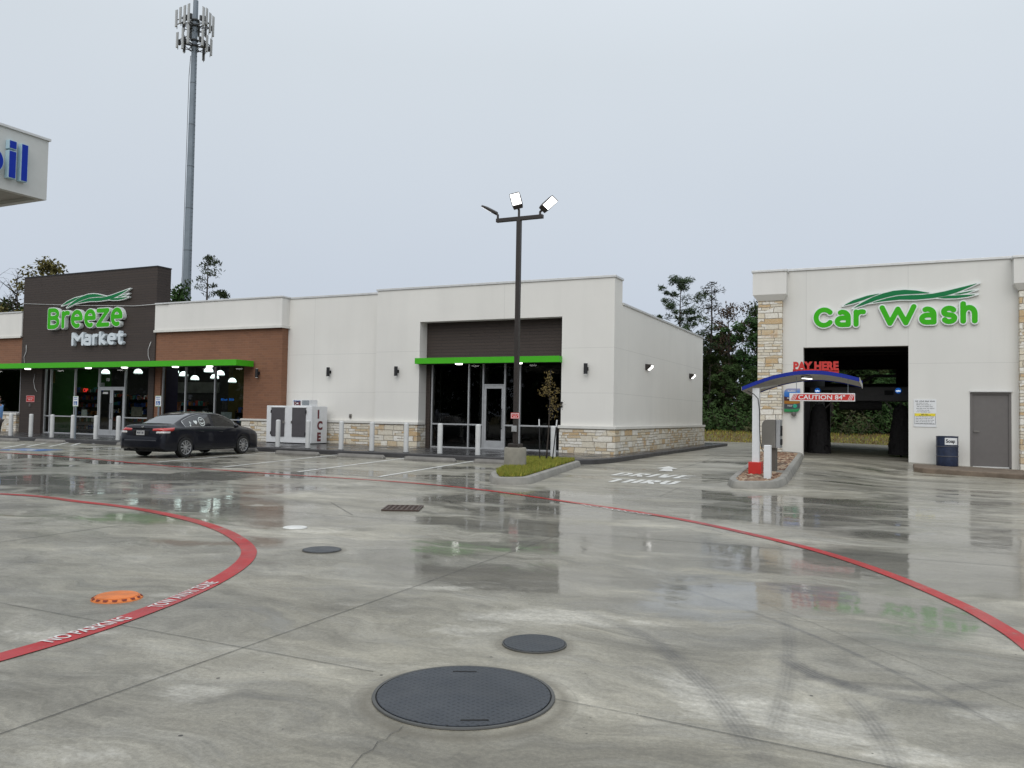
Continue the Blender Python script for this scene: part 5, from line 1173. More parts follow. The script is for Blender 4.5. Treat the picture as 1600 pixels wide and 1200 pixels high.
b = MB(); b.obox((ap2[-1].x, PYY+dyf+DEP/2, ap2[-1].y-TH/2-DROP/2), (.008, 0, 0), (0, DEP/2, -DROP/2), (0, 0, TH/2+.01)); b.obox((ap2[0].x, PYY+dyf+DEP/2, ap2[0].y-TH/2-DROP/2), (.008, 0, 0), (0, DEP/2, -DROP/2), (0, 0, TH/2)); b.build('end_trim', M['soffit'], t)
b = MB(); b.obox((kx(1196), PYY+.5, kz(1196, 603)), (.16, .3, .05), (.02, -.01, 0), (0, 0, .02)); b.build('bracket', M['coping'], t)
px0, py0 = 1259, 588; p = atY(px0, py0, PYY+.35); q_ = Vector((.14, .42, 0)).normalized()
b = MB(); b.obox((p.x+.02, PYY+.45, p.z-.02), q_*.23, Vector((-q_.y, q_.x, 0))*.035, (0, 0, .025)); b.build('strip_light', M['white'], t)
b = MB(); b.obox((p.x+.02, PYY+.45, p.z-.05), q_*.22, Vector((-q_.y, q_.x, 0))*.03, (0, 0, .008)); b.build('diffuser', M['lamp'], t)
b = MB(); b.lathe([(.001, 0), (.035, .005), (.035, .03), (.001, .035)], 14, (p.x-.06, PYY+.2, p.z-.04)); b.build('sensor', M['slot'], t)
cx0, cx1 = kx(1238.5, .1), kx(1310.5, .1); zA = kz(1274, 580, .1); 
b = MB(); b.box(cx0, cx1, PYY+.1, PYY+.13, zA-.06, zA+.05); b.build('letter_rail', M['red'], t)
ht = kz(1274, 565.5, .1)-zA-.03
o = text('letters', 'PAY HERE', ht*1.42, M['red'], (cx0+.01, PYY+.10, zA+.03), parent=t, ext=.03, off=.013, sx=1.0)
W_ = max(v.co.x for v in o.data.vertices)-min(v.co.x for v in o.data.vertices); s_ = (cx1-cx0-.02)/W_
for v in o.data.vertices: v.co.x = cx0+.01+(v.co.x-cx0-.01)*s_
# conduit
b = MB(); b.tube([atY(x, y, PYY-.06) for x, y in [(1168, 610.5), (1178, 616), (1184.5, 623), (1186.5, 640), (1187, 670), (1188, 690), (1191, 703), (1195, 707)]], .012, 6); b.build('conduit', M['blackm'], t, smooth=True)
# clearance bar
t = empty('clearance_bar', (0, 0, 0), 0, 'hanging red and white bar reading CAUTION 84 inches under the pay canopy', 'clearance bar')
CB = PYY+.1; x0, x1 = atY(1233.5, 621, CB).x, atY(1336, 621, CB).x; zt_, zb_ = atY(1285, 614.3, CB).z, atY(1285, 627, CB).z
b = MB(); b.box(x0, x1, CB-.02, CB+.02, zb_, zt_); b.build('board', M['white'], t, bevel=.008)
hb = zt_-zb_; b = MB(); sl = hb*.35
b.rings([[(x0+.03, y, zb_+hb*.14), (x1-.015, y, zb_+hb*.14), (x1-.015, y, zt_-hb*.14), (x0+.03+sl, y, zt_-hb*.14)] for y in (CB-.024, CB-.02)]); b.build('red_panel', M['red'], t)
o = text('lettering', 'CAUTION 84"', hb*.76, M['white'], (x0+.3*(x1-x0)/1.6, CB-.025, zb_+hb*.235), parent=t, ext=.002, off=.0025)
W0 = min(v.co.x for v in o.data.vertices); W1 = max(v.co.x for v in o.data.vertices); ta, tb = atY(1247.5, 621, CB).x, atY(1320.5, 621, CB).x
for v in o.data.vertices: v.co.x = ta+(v.co.x-W0)/(W1-W0)*(tb-ta)
b = MB()
for base in (x0+.045, x1-.155):
    for k in range(3): xx = base+k*.032; b.rings([[(xx, y, zb_+hb*.15), (xx+.011, y, zb_+hb*.15), (xx+.011+sl, y, zt_-hb*.15), (xx+sl, y, zt_-hb*.15)] for y in (CB-.0275, CB-.0242)])
b.build('slash_marks', M['white'], t)
b = MB()
for px in (1244.5, 1325): x = atY(px, 600, CB).x; b.tube([(x, CB, zt_-.01), (x, CB, kz(px, 592)+.05)], .007, 6)
each(b, 'hanger_rod', M['galv'], t)
# kiosk
KY = PYY+1.0
x0, x1 = atY(1190.5, 680, KY).x, atY(1212, 680, KY).x; z0, z1 = atY(1200, 700, KY).z, atY(1200, 655.5, KY).z; zg = hz((x0+x1)/2, KY)+.13
t = empty('pay_kiosk', ((x0+x1)/2, KY, zg), 0, 'stainless steel pay kiosk with rounded hood on a grey pedestal', 'kiosk')
m_ = (x0+x1)/2
pr = [(x0-m_, z0-zg), (x1-m_, z0-zg), (x1-m_, z1-zg)]+[(x0-m_+.14-.14*math.sin(a), z1-zg-.14*(1-math.cos(a))) for a in (0, .4, .8, 1.2, PI/2)]
b = MB(); b.rings([[(x, y, z) for x, z in pr] for y in (-.05, .45)]); b.build('cabinet', M['steel'], t, bevel=.01)
b = MB(); b.box(x1-m_+.003, x1-m_+.10, .0, .44, z0-zg, z1-zg); b.build('face_panel', M['lblue'] if 0 else M['alu'], t, bevel=.008)
b = MB(); b.box(x1-m_+.10, x1-m_+.115, .06, .38, z0-zg+.08, z0-zg+.22); b.box(x1-m_+.10, x1-m_+.115, .08, .36, z0-zg+.30, z0-zg+.55); each(b, 'screen', M['slot'], t)
b = MB(); x2, x3 = atY(1197, 720, KY).x-m_, atY(1211.5, 720, KY).x-m_; b.box(x2, x3, .05, .38, -.05, z0-zg); b.build('pedestal', simple('kiosk_pedestal', (.13, .115, .10), .5, .3), t, bevel=.01)
b = MB(); b.tube([(x1-m_-.02, .2, z1-zg), (x1-m_-.03, .2, z1-zg+.13)], .008, 6); b.build('antenna', M['blackm'], t)
b = MB(); zpad = .0; b.box(-.42, .40, -.15, .55, -.04, .016); b.build('pad', M['conc'], t, bevel=.01)
# white square bollard of the island
p = gr(1199.5, 746.5, .13); x0, x1 = atY(1194, 720, p.y).x, atY(1205, 720, p.y).x
b = MB(); b.box(x0, x1, p.y-.08, p.y+.08, .08, atY(1199, 695.5, p.y).z); tag(b.build('bollard', M['white'], bevel=.012), 'square white bollard standing in the river stones before the pay kiosk', 'bollard')

# ------------------------------------------------------------------ bollards of the store
def bollard_proto():
    t = empty('bollard', (0, 0, 0), 0, 'x', 'bollard', 'white round bollards along the sidewalk')
    b = MB(); b.lathe([(.08, 0), (.08, .90), (.078, .93), (.066, .95), (.03, .958), (.0001, .96)], 24); b.build('post', M['bollard'], t, smooth='auto')
    b = MB(); b.lathe([(.10, 0), (.10, .012), (.087, .016)], 24, cap=False); b.build('base_ring', M['concd'], t)
    return t
BOLY = SWY+.32
names = [(16, 'round bollard beside the person'), (47.5, 'round bollard in front of the dark pillar with the red notice'), (80.5, 'round bollard before the first pane of the centre window'), (113, 'round bollard touching the left accessible parking sign'),
         (149, 'round bollard in front of the left edge of the double door'), (184, 'round bollard in front of the right edge of the double door'), (434, 'round bollard in front of the left freezer door'), (481, 'round bollard in front of the right edge of the ice freezer'),
         (533, 'round bollard below the white wall lamp right of the freezer'), (581, 'round bollard halfway between freezer and recessed window'), (634.5, 'round bollard at the left corner of the recessed window'), (687.5, 'round bollard before the leftmost pane of the recess'),
         (746.8, 'round bollard just left of the light pole footing'), (864.5, 'round bollard behind the sapling')]
pb_ = None
for px, lab in names:
    x = atY(px, 690, BOLY).x
    o = bollard_proto() if pb_ is None else copy_tree(pb_)
    if pb_ is None: pb_ = o
    o.location = (x, BOLY, SWZ); o.rotation_euler.z = rnd.uniform(0, 6); o['label'] = lab
# accessible parking signs
def hc_sign(px, py0, py1, lab):
    Y = SWY+.22; x = atY(px, 640, Y).x; z1 = atY(px, py0, Y).z; z0 = atY(px, py1, Y).z
    t = empty('parking_sign', (x, Y, SWZ), 0, lab, 'parking sign', 'blue and white accessible parking signs')
    b = MB(); b.box(-.025, .025, -.02, .02, 0, z1-SWZ-.02); b.build('post', M['galv'], t)
    hh = z1-z0; a, c = z0-SWZ, z1-SWZ
    b = MB(); b.box(-.15, .15, -.032, -.022, a, c); b.build('plate', M['white'], t, bevel=.003)
    b = MB(); b.box(-.10, .10, -.036, -.032, a+hh*.12, a+hh*.50); f = b.build('blue_square', M['blueline'], t)
    X, Z = np.meshgrid(np.arange(-.1, .1, .006), np.arange(-.1, .12, .006))
    S_ = np.minimum(seg_dist(X, Z, [[(-.02, .06), (-.02, .0), (.03, .0), (.045, -.05)], arc(-.012, -.03, .04, .04, 130, 340, 10)])-.009, np.hypot(X+.02, Z-.08)-.014)
    mb = sdf_mesh(S_, -.1, a+hh*.31-.1, .006, -.040, -.0365); mb.build('wheelchair_symbol', M['white'], f, fix=False)
    text('lettering', 'RESERVED', .05, M['blueline'], (0, -.034, c-.075), parent=t, ext=.001, off=.001, align='CENTER'); text('lettering', 'PARKING', .05, M['blueline'], (0, -.034, c-.145), parent=t, ext=.001, off=.001, align='CENTER')
    b = MB(); b.box(-.145, .145, -.0345, -.032, c-.012, c-.004); b.box(-.145, .145, -.0345, -.032, a+.004, a+.012); b.build('border', M['green'], t)
hc_sign(118.7, 619, 635, 'accessible parking sign in front of the double door bay'); hc_sign(247.7, 618.5, 635, 'accessible parking sign behind the roof of the black car')
# red notices
def notice(x, y, z, w_, h, lab, n='tow_away_notice', box=True):
    t = empty(n, (x, y, z), 0, lab, 'sign', 'small red tow away notices')
    b = MB(); b.box(-w_/2, w_/2, -.01, 0, -h/2, h/2); b.build('plate', M['red'], t)
    b = MB(); e_ = .012
    b.box(-w_/2+.01, w_/2-.01, -.013, -.01, h/2-.022, h/2-.01); b.box(-w_/2+.01, w_/2-.01, -.013, -.01, -h/2+.01, -h/2+.022); b.box(-w_/2+.01, -w_/2+.022, -.013, -.01, -h/2+.022, h/2-.022); b.box(w_/2-.022, w_/2-.01, -.013, -.01, -h/2+.022, h/2-.022); b.build('border', M['white'], t)
    scribble('fine_print', [(-w_*.36, w_*.36, h*.06, h*.15), (-w_*.22, w_*.22, -h*.22, h*.16)], -.011, M['white'], t, 4)
    return t
p0_ = atY(40.5, 628, YB-.08); p1_ = atY(53.8, 618, YB-.08); notice((p0_.x+p1_.x)/2, YB-.062, (p0_.z+p1_.z)/2, p1_.x-p0_.x, p1_.z-p0_.z, 'red tow away notice on the dark pillar beside the shop window')
p = atY(46.7, 633, YB-.08); b = MB(); b.box(p.x-.06, p.x+.06, YB-.1, YB-.06, p.z-.07, p.z+.07); b.box(p.x-.03, p.x+.03, YB-.115, YB-.1, p.z-.04, p.z+.04); tag(b.build('outlet_box', M['door'], bevel=.006), 'grey outlet box under the red notice on the dark pillar', 'outlet box')

# ------------------------------------------------------------------ light pole
c = (gr(788, 741)+gr(822, 741))/2; q = Vector((0, 1, 0)); LPX, LPY = c.x-.055, c.y+.10
bh = atY(805, 699.5, LPY-.2).z; bw = (gr(822, 741)-gr(788, 741)).length/2
t = empty('light_pole', (LPX, LPY, .0), 0, 'tall dark light pole with three flood heads on a square concrete footing', 'light pole')
b = MB(); b.lathe([(bw, .0), (bw, bh-.03), (bw-.02, bh)], 40); b.build('footing', M['base_conc'], t, smooth='auto')
b = MB(); b.box(-.14, .14, -.14, .14, bh, bh+.09); b.build('base_cover', M['bronze'], t, bevel=.012)
ptop = atY(811, 343, LPY).z; lean = atY(811, 343, LPY).x-atY(805, 690, LPY).x
b = MB(); b.box(-.053, .053, -.053, .053, bh+.09, ptop); b.build('pole', M['bronze'], t, bevel=.006)
xL, xR = atY(776, 345, LPY).x-LPX, atY(848.5, 337, LPY).x-LPX
zL, zR = atY(776, 345.5, LPY).z, atY(848.5, 337.5, LPY).z; zm = (zL+zR)/2
b = MB(); b.box(xL, xR, -.05, .05, zm-.045, zm+.045); b.build('crossarm', M['bronze'], t, bevel=.006)
def head(px, py, d, up, L, W, lab):
    """flood head: root at picture point, d = outward direction, panel normal = 'up' flipped"""
    x = atY(px, py, LPY).x-LPX; z = atY(px, py, LPY).z
    d = Vector(d).normalized(); nrm = Vector(up); nrm = (nrm-d*nrm.dot(d)).normalized(); s = d.cross(nrm)
    b = MB(); b.tube([(x, 0, zm+.03), (x, 0, z), Vector((x, 0, z))+d*.06], .03, 8); b.build('tenon', M['bronze'], t)
    o = Vector((x, 0, z))+d*.05
    def P(a, w_, h): return o+d*a+s*w_+nrm*h
    b = MB(); rings = []
    for a, w_, th in [(0, W*.42, .045), (.04, W*.46, .055), (L*.3, W*.5, .05), (L*.8, W*.5, .035), (L, W*.46, .018)]: rings.append([P(a, -w_, -.02), P(a, w_, -.02), P(a, w_, th-.02), P(a, w_*.8, th+.0), P(a, -w_*.8, th+.0), P(a, -w_, th-.02)])
    b.rings(rings); hd = b.build('flood_head', M['bronze'], t)
    b = MB(); b.add([P(L*.28, -W*.42, -.024), P(L*.28, W*.42, -.024), P(L*.97, W*.42, -.024), P(L*.97, -W*.42, -.024)], [(0, 1, 2, 3)]); b.build('led_panel', M['lamp'], hd)
toC = (CAM-Vector((LPX, LPY, zm))); toC.z = 0; toC.normalize()
side = Vector((-toC.y, toC.x, 0))
# middle head reaches toward the viewer and slightly left; its lit face looks down
head(811, 329, toC*.45+RT*-.24+Vector((0, 0, .72)), Vector((0, 0, .6))-toC*.9, .40, .26, '')
head(778, 336, RT*-.82+FW*.15+Vector((0, 0, .52)), Vector((0, 0, .85))+RT*.5+toC*.30, .40, .26, '')
head(844, 331, RT*.66+toC*.35+Vector((0, 0, .55)), Vector((0, 0, .75))-toC*.8, .44, .22, '')
p0_, p1_ = atY(798, 654, LPY-.07), atY(811.5, 645, LPY-.07)
nn = notice((p0_.x+p1_.x)/2, LPY-.06, (p0_.z+p1_.z)/2, p1_.x-p0_.x, p1_.z-p0_.z, 'red tow away notice strapped to the light pole')
p = atY(803, 670, LPY-.1); b = MB(); b.box(p.x-.06, p.x+.055, LPY-.11, LPY-.053, p.z-.07, p.z+.075); b.box(p.x-.035, p.x+.035, LPY-.125, LPY-.11, p.z-.05, p.z+.05); b.box(p.x-.015, p.x-.005, LPY-.128, LPY-.125, p.z-.03, p.z+.03); b.box(p.x+.008, p.x+.018, LPY-.128, LPY-.125, p.z-.03, p.z+.03)
tag(b.build('outlet_box', M['alu'], bevel=.01), 'weatherproof outlet box on the light pole below the red notice', 'outlet box')

# ------------------------------------------------------------------ ice freezer
IY = 25.0
ix = lambda px: atY(px, 670, IY).x; iz = lambda px, py, Y=IY: atY(px, py, Y).z
x0, x1 = ix(416), ix(486.5); z0, z1 = SWZ+.03, iz(450, 634); dpt = .95
xe = x1
t = empty('ice_freezer', ((x0+x1)/2, IY, SWZ), 0, 'white two door ice freezer with dark doors and ICE lettering', 'ice freezer'); mx_ = (x0+x1)/2
L0, L1 = x0-mx_, x1-mx_; Hh = z1-SWZ
b = MB(); b.box(L0, L1, 0, dpt, .03, Hh); b.build('cabinet', M['white'], t, bevel=.015)
b = MB(); b.box(L0+.03, L1-.03, .03, dpt-.03, 0, .03); b.build('plinth', M['slot'], t)
for a, c, hx, sgn in ((ix(424)-mx_, ix(444.5)-mx_, 1, -1), (ix(456.5)-mx_, ix(477.5)-mx_, -1, 1)):
    zb_, zt2 = iz(440, 681.5)-SWZ, iz(440, 637)-SWZ
    b = MB(); b.box(a, c, -.035, 0, zb_, zt2); dd = b.build('door', M['freezerdoor'], t, bevel=.01)
    hxp = c-.03 if hx > 0 else a+.03
    b = MB(); b.box(hxp-.02, hxp+.05*hx, -.07, -.035, (zb_+zt2)/2-.05, (zb_+zt2)/2+.05); b.build('latch', M['steel'], dd)
    b = MB(); hh_x = a-.02 if hx > 0 else c-.01
    for zz in (zt2-.15, zb_+.12): b.box(hh_x, hh_x+.04, -.05, -.0, zz-.06, zz+.06)
    each(b, 'hinge', M['blackm'], dd)
    b = MB(); b.box(a-.02, c+.02, -.045, 0, zt2+.01, zt2+.04); b.build('drip_rail', M['white'], t)
a, c, zb_, zt2 = ix(454)-mx_, ix(482)-mx_, Hh, iz(468, 624.5)-SWZ
b = MB(); b.box(a, c, .05, .5, zb_, zt2); tb_ = b.build('compressor_box', M['white'], t, bevel=.01)
b = MB()
for k in range(7): xx = c-.02-.05*k-.02; b.box(xx-.03, xx, .04, .05, zb_+.03, zt2-.02)
b.build('grille', M['galv'], tb_)
text('lettering', 'ICE', (zt2-zb_)*.75, M['maroon'], (a+.10, .045, zb_+.04), parent=tb_, ext=.003, off=.012, sx=1.1, spacing=1.15)
text('lettering', 'Packaged', .085, M['blueline'], (a+.08, .045, zt2-.075), parent=tb_, ext=.003, off=.002)
for k, ch in enumerate('ICE'): text('lettering', ch, .44, M['maroon'], (L1+.004, dpt*.36, Hh-.16-.30-k*.44), rot=(PI/2, 0, PI/2), parent=t, ext=.004, off=.022, sx=1.0)

# ------------------------------------------------------------------ gas canopy
GZ = 5.1
d_ = ray(72.5, 313); s_ = (GZ-EYE)/d_.z; gc = CAM+d_*s_; GX = gc.x; GYc = gc.y; gtop = atX(75, 220.5, GX).z
t = empty('fuel_canopy', (0, 0, 0), 0, 'white fuel canopy corner with blue raised letters at the upper left', 'fuel canopy')
M['canopy_white'] = simple('canopy_panel', (.56, .57, .55), .4, var=.03)
b = MB(); b.box(GX-.12, GX, -14, GYc, GZ, gtop); b.box(GX-14, GX-.12, GYc-.12, GYc, GZ, gtop); b.box(GX-14, GX-.12, -14, -13.88, GZ, gtop); b.box(GX-14.12, GX-14, -14, GYc, GZ, gtop); b.build('fascia', M['canopy_white'], t)
b = MB(); b.box(GX-14, GX-.12, -13.88, GYc-.12, GZ+.06, GZ+.12); b.build('soffit', M['soffit'], t)
b = MB()
for (x, y) in ((GX-1.6, GYc-1.9), (GX-1.6, GYc-6), (GX-7, GYc-1.9), (GX-7, GYc-6)): b.box(x-.32, x+.32, y-.32, y+.32, GZ+.03, GZ+.06)
each(b, 'recessed_panel', M['dsoff'], t)
b = MB()
for (x, y) in ((GX-4, GYc-4.5), (GX-11, GYc-4.5), (GX-4, -9), (GX-11, -9)): b.box(x-.22, x+.22, y-.22, y+.22, 0, GZ+.06)
each(b, 'column', M['canopy_white'], t)
b = MB(); b.box(GX-.02, GX+.03, -14, GYc+.03, gtop, gtop+.04); b.box(GX-14, GX-.02, GYc-.02, GYc+.03, gtop, gtop+.04); b.build('edge_trim', M['coping'], t)
# raised letters on the face looking along +X; reading direction +Y
zb_ = atX(41.5, 285.5, GX+.08).z; zt2 = atX(43.5, 227.5, GX+.08).z; y1l = atX(42.5, 257, GX+.08).y; y0l = atX(31.5, 255, GX+.08).y; sw = y1l-y0l; hl = zt2-zb_
y1i, y0i = atX(24.5, 251, GX+.08).y, atX(12.3, 248, GX+.08).y
bi = lambda: MB()
ft = .10
M['letter_blue'] = simple('letter_blue', (.004, .03, .36), .5, var=.03, Specular_IOR_Level=.2); M['letter_side'] = simple('letter_side_pale', (.45, .62, .70), .4, var=.03)
def yz_box(y0, y1, z0, z1, name):
    l = empty(name, (0, 0, 0)); l.parent = t; tag(l)
    b = MB(); b.box(GX+.005, GX+ft, y0, y1, z0, z1); b.build('return', M['letter_side'], l); e_ = .012
    b = MB(); b.box(GX+ft+.001, GX+ft+.008, y0+e_, y1-e_, z0+e_, z1-e_); b.build('face', M['letter_blue'], l)
yz_box(y0l, y1l, zb_, zt2, 'letter'); xh = zb_+hl*.73
yz_box(y0i, y1i, zb_, xh, 'letter'); yz_box(y0i, y1i, xh+hl*.045, zt2, 'letter')
def yz_sdf(lines, r_, y_off, mface, nm='letter'):
    h = .02; g0 = np.arange(-.4, 1.7, h); g1 = np.arange(-.3, hl+.3, h); X, Z = np.meshgrid(g0, g1); S_ = seg_dist(X, Z, lines)-r_; S_ = np.maximum(S_, np.maximum(-Z, Z-hl))
    l = empty(nm, (0, 0, 0)); l.parent = t
    for ee, m_, xa_, xb_, n_ in ((0, M['letter_side'], GX+.005, GX+ft, 'return'), (.012, mface, GX+ft+.001, GX+ft+.008, 'face')):
        mb = sdf_mesh(S_+ee, -.4, zb_-.3, h, 0, 1); mb.v = [(xa_ if v[1] == 1 else xb_, y_off+v[0], v[2]) for v in mb.v]; mb.build(n_, m_, l)
rb = (xh-zb_)/2; gp_ = y0i-y0l+0; pitch_ = y0l-y1i
b_r = y0i-pitch_          # right edge of the b
sr = sw/2
yz_sdf([arc(rb, rb, rb-sr, rb-sr, 0, 360, 30)], sr, b_r-2*rb, M['letter_blue']); yz_box(b_r-2*rb-.05, b_r-2*rb+sw-.05, zb_, zt2, 'letter')
yz_sdf([arc(rb, rb, rb-sr, rb-sr, 0, 360, 30)], sr, b_r-2*rb-pitch_-2*rb-.1, M['red'])
yo = b_r-4*rb-2*pitch_-.1-1.45
yz_sdf([[(sr, 0), (sr, hl-sr*.6), (.72, .12), (1.44-sr, hl-sr*.6), (1.44-sr, 0)]], sr, yo, M['letter_blue'])

# ------------------------------------------------------------------ communications tower
ct = CAM+ray(291, 470)*98; TXc, TYc = ct.x, ct.y
t = empty('antenna_tower', (TXc, TYc, 0), 0, 'tall grey steel monopole crowned with cell antennas', 'antenna tower')
tz = lambda py, px=300: (CAM+ray(px, py)*(TYc/ray(px, py).y)).z
Zt = tz(3)
def rr_at(z): return .60+(.30-.60)*z/Zt
b = MB(); n = 12
b.rings([[(rr_at(z)*math.cos(2*PI*k/n), rr_at(z)*math.sin(2*PI*k/n), z) for k in range(n)] for z in (0, Zt*.25, Zt*.5, Zt*.75, Zt)]); b.build('pole', M['galv'], t)
b = MB()
for k in range(90): z = 3+k*(Zt-6)/90; r_ = rr_at(z); b.box(r_-.02, r_+.16, -.02, .02, z, z+.04)
for k in range(8): z = Zt*.1+k*Zt*.1; b.lathe([(rr_at(z)+.01, z), (rr_at(z)+.02, z+.05)], 12, cap=False)
b.build('climbing_pegs', M['darkst'], t)
b = MB(); b.tube([(-.42, -.3, tz(120)), (-.36, -.2, tz(88))], .035, 6); b.tube([(-.47, -.32, 12), (-.42, -.3, tz(120))], .03, 6); b.build('cable_run', M['darkst'], t)
az0 = .35
def level(zc, R_, panels, zoff, nm):
    b = MB()
    for k in range(3):
        a = az0+2*PI*k/3; c, s = math.cos(a), math.sin(a); u = Vector((c, s, 0)); v = Vector((-s, c, 0)); W2 = R_*.95
        for dz in (0, .55): b.tube([u*R_-v*W2+Vector((0, 0, zc+dz)), u*R_+v*W2+Vector((0, 0, zc+dz))], .06, 6)
        for w_ in (-.5, .5): b.tube([Vector((0, 0, zc+.1)), u*R_+v*W2*w_+Vector((0, 0, zc))], .06, 6); b.tube([Vector((0, 0, zc-.9)), u*R_+v*W2*w_+Vector((0, 0, zc))], .045, 6); b.tube([Vector((0, 0, zc+.6)), u*R_+v*W2*w_+Vector((0, 0, zc+.55))], .04, 6)
        b.tube([u*R_-v*W2*.5+Vector((0, 0, zc)), u*R_*.5+v*W2*.4+Vector((0, 0, zc))], .05, 6)
    for z_ in (-.12, .55): b.lathe([(.42, zc+z_), (.48, zc+z_+.12), (.42, zc+z_+.25)], 10)
    b.build(nm, M['darkst'], t)
    r = random.Random(int(zc))
    for k in range(3):
        a = az0+2*PI*k/3; c, s = math.cos(a), math.sin(a); u = Vector((c, s, 0)); v = Vector((-s, c, 0))
        for w_ in panels:
            L_ = r.uniform(1.8, 2.6); o = u*(R_+.12)+v*R_*.95*w_; z = zc+zoff+r.uniform(-.2, .25)
            pn = MB(); pn.obox(o+u*.12+Vector((0, 0, z-zc+zc+.3)), u*.09, v*.16, (0, 0, L_/2)); p_ = pn.build('antenna_panel', M['antenna'], t, bevel=.03)
            pn = MB(); pn.tube([o+Vector((0, 0, z+.3-L_*.6)), o+Vector((0, 0, z+.3+L_*.55))], .04, 6); pn.build('mount_pipe', M['darkst'], p_)
            if r.random() < .75: pn = MB(); pn.obox(o-u*.18+Vector((0, 0, z+.1)), u*.12, v*.16, (0, 0, .28)); pn.build('radio_unit', M['darkst'], p_)
level(tz(42), 1.45, (-.95, -.35, .3, .9), .35, 'upper_mount'); level(tz(73), 1.35, (-.9, .0, .85), .15, 'lower_mount')

# ------------------------------------------------------------------ black car
def catmull(ks, x):
    if x <= ks[0][0]: return np.array(ks[0][1:], float)
    if x >= ks[-1][0]: return np.array(ks[-1][1:], float)
    for i in range(len(ks)-1):
        if ks[i][0] <= x <= ks[i+1][0]: break
    x1, x2 = ks[i][0], ks[i+1][0]; p1, p2 = np.array(ks[i][1:], float), np.array(ks[i+1][1:], float)
    x0, p0 = (ks[i-1][0], np.array(ks[i-1][1:], float)) if i > 0 else (x1, p1)
    x3, p3 = (ks[i+2][0], np.array(ks[i+2][1:], float)) if i+2 < len(ks) else (x2, p2)
    m1 = (p2-p0)/max(1e-6, x2-x0)*(x2-x1); m2 = (p3-p1)/max(1e-6, x3-x1)*(x2-x1); t = (x-x1)/(x2-x1)
    return (2*t**3-3*t*t+1)*p1+(t**3-2*t*t+t)*m1+(-2*t**3+3*t*t)*p2+(t**3-t*t)*m2
#        y      half-width  belt z   top z  roof half-width  sill z
KEY = [(-2.38, .70, .60, .62, .60, .36), (-2.34, .80, .70, .78, .66, .30), (-2.28, .855, .82, .98, .68, .28), (-2.20, .87, .90, 1.055, .70, .26), (-2.0, .885, .945, 1.07, .71, .24), (-1.72, .89, .955, 1.09, .70, .24),
       (-1.45, .89, .955, 1.20, .64, .24), (-1.1, .89, .95, 1.35, .60, .24), (-.75, .89, .945, 1.445, .585, .22), (-.3, .89, .94, 1.49, .585, .21), (.15, .89, .93, 1.485, .58, .21), (.5, .89, .925, 1.43, .585, .21), (.85, .89, .92, 1.30, .62, .21), (1.2, .888, .91, 1.12, .69, .22), (1.4, .885, .895, 1.02, .72, .24),
       (1.75, .875, .86, .955, .72, .24), (2.05, .85, .80, .885, .68, .22), (2.22, .80, .70, .80, .62, .20), (2.33, .70, .58, .66, .52, .22), (2.38, .55, .45, .50, .40, .28)]
WB0, WB1, WRad = -1.40, 1.36, .325
def section(y):
    W_, bz, tz_, rw, sz = catmull(KEY, y); zs = sz
    for wy in (WB0, WB1):
        d = abs(y-wy); ra = .375
        if d < ra: zs = max(zs, .31+math.sqrt(ra*ra-d*d))
    zs = min(zs, bz-.12); up = tz_-bz
    gh = min(1, max(0, (up-.13)/.22))
    lip = .0
    wb = W_*.955
    p = [(0, sz if zs == sz else sz, ), (W_*.78, min(zs, sz+.02))]
    pts = [(0, sz), (W_*.80, sz), (W_*.97, zs), (W_*1.0, zs+(bz-zs)*.22), (W_*1.0, zs+(bz-zs)*.5), (W_*.99, zs+(bz-zs)*.78), (W_*.975, bz-.02), (W_*.945, bz+.012)]
    # greenhouse
    x0_, z0_ = W_*.93, bz+.02
    xt, zt = rw, tz_-.035
    if gh <= 0: xt = rw; zt = bz+up*.82
    for f_ in (.04, .35, .7, .93): pts.append((x0_+(xt-x0_)*f_+.03*gh*math.sin(PI*f_), z0_+(zt-z0_)*f_))
    pts += [(xt, zt), (xt*.88, zt+(tz_-zt)*.45), (xt*.6, zt+(tz_-zt)*.85), (xt*.3, tz_-.003), (0, tz_)]
    return pts
ys_ = sorted(set([round(v, 4) for v in list(np.linspace(-2.38, 2.38, 69))+[-2.36, -2.31, -2.25, 2.28, 2.35]+[WB0+.375*math.sin(a) for a in np.linspace(-PI/2, PI/2, 13)]+[WB1+.375*math.sin(a) for a in np.linspace(-PI/2, PI/2, 13)]]))
NP_ = len(section(0))
mid = gr(290, 715); fr_ = gr(379, 708.5); CAR_A = rad(7.0)
paint = NT('black_car_paint'); n_ = paint.noise(1.2, 3)
paint.bsdf(paint.ramp(n_, [(.3, (.007, .0075, .012)), (.7, (.010, .011, .017))]), .28, 0, paint.bump(paint.noise(180, 2), .03, .001), Coat_Weight=.42, Coat_Roughness=.03); paint.t.nodes['Principled BSDF'].inputs['Specular IOR Level'].default_value = .15; M['paint'] = paint.m
M['tyre'] = simple('tyre_rubber', (.014, .014, .014), .75, bump=.2); M['rimm'] = simple('alloy_rim', (.48, .48, .49), .3, .7); M['tail'] = simple('tail_lamp_red', (.50, .012, .008), .15, var=.1, Coat_Weight=1.0); M['tailw'] = simple('tail_lamp_clear', (.62, .60, .58), .15, Coat_Weight=1.0)
M['chrome'] = simple('chrome_trim', (.62, .63, .64), .15, .9); M['plastic'] = simple('black_trim', (.010, .010, .011), .45)
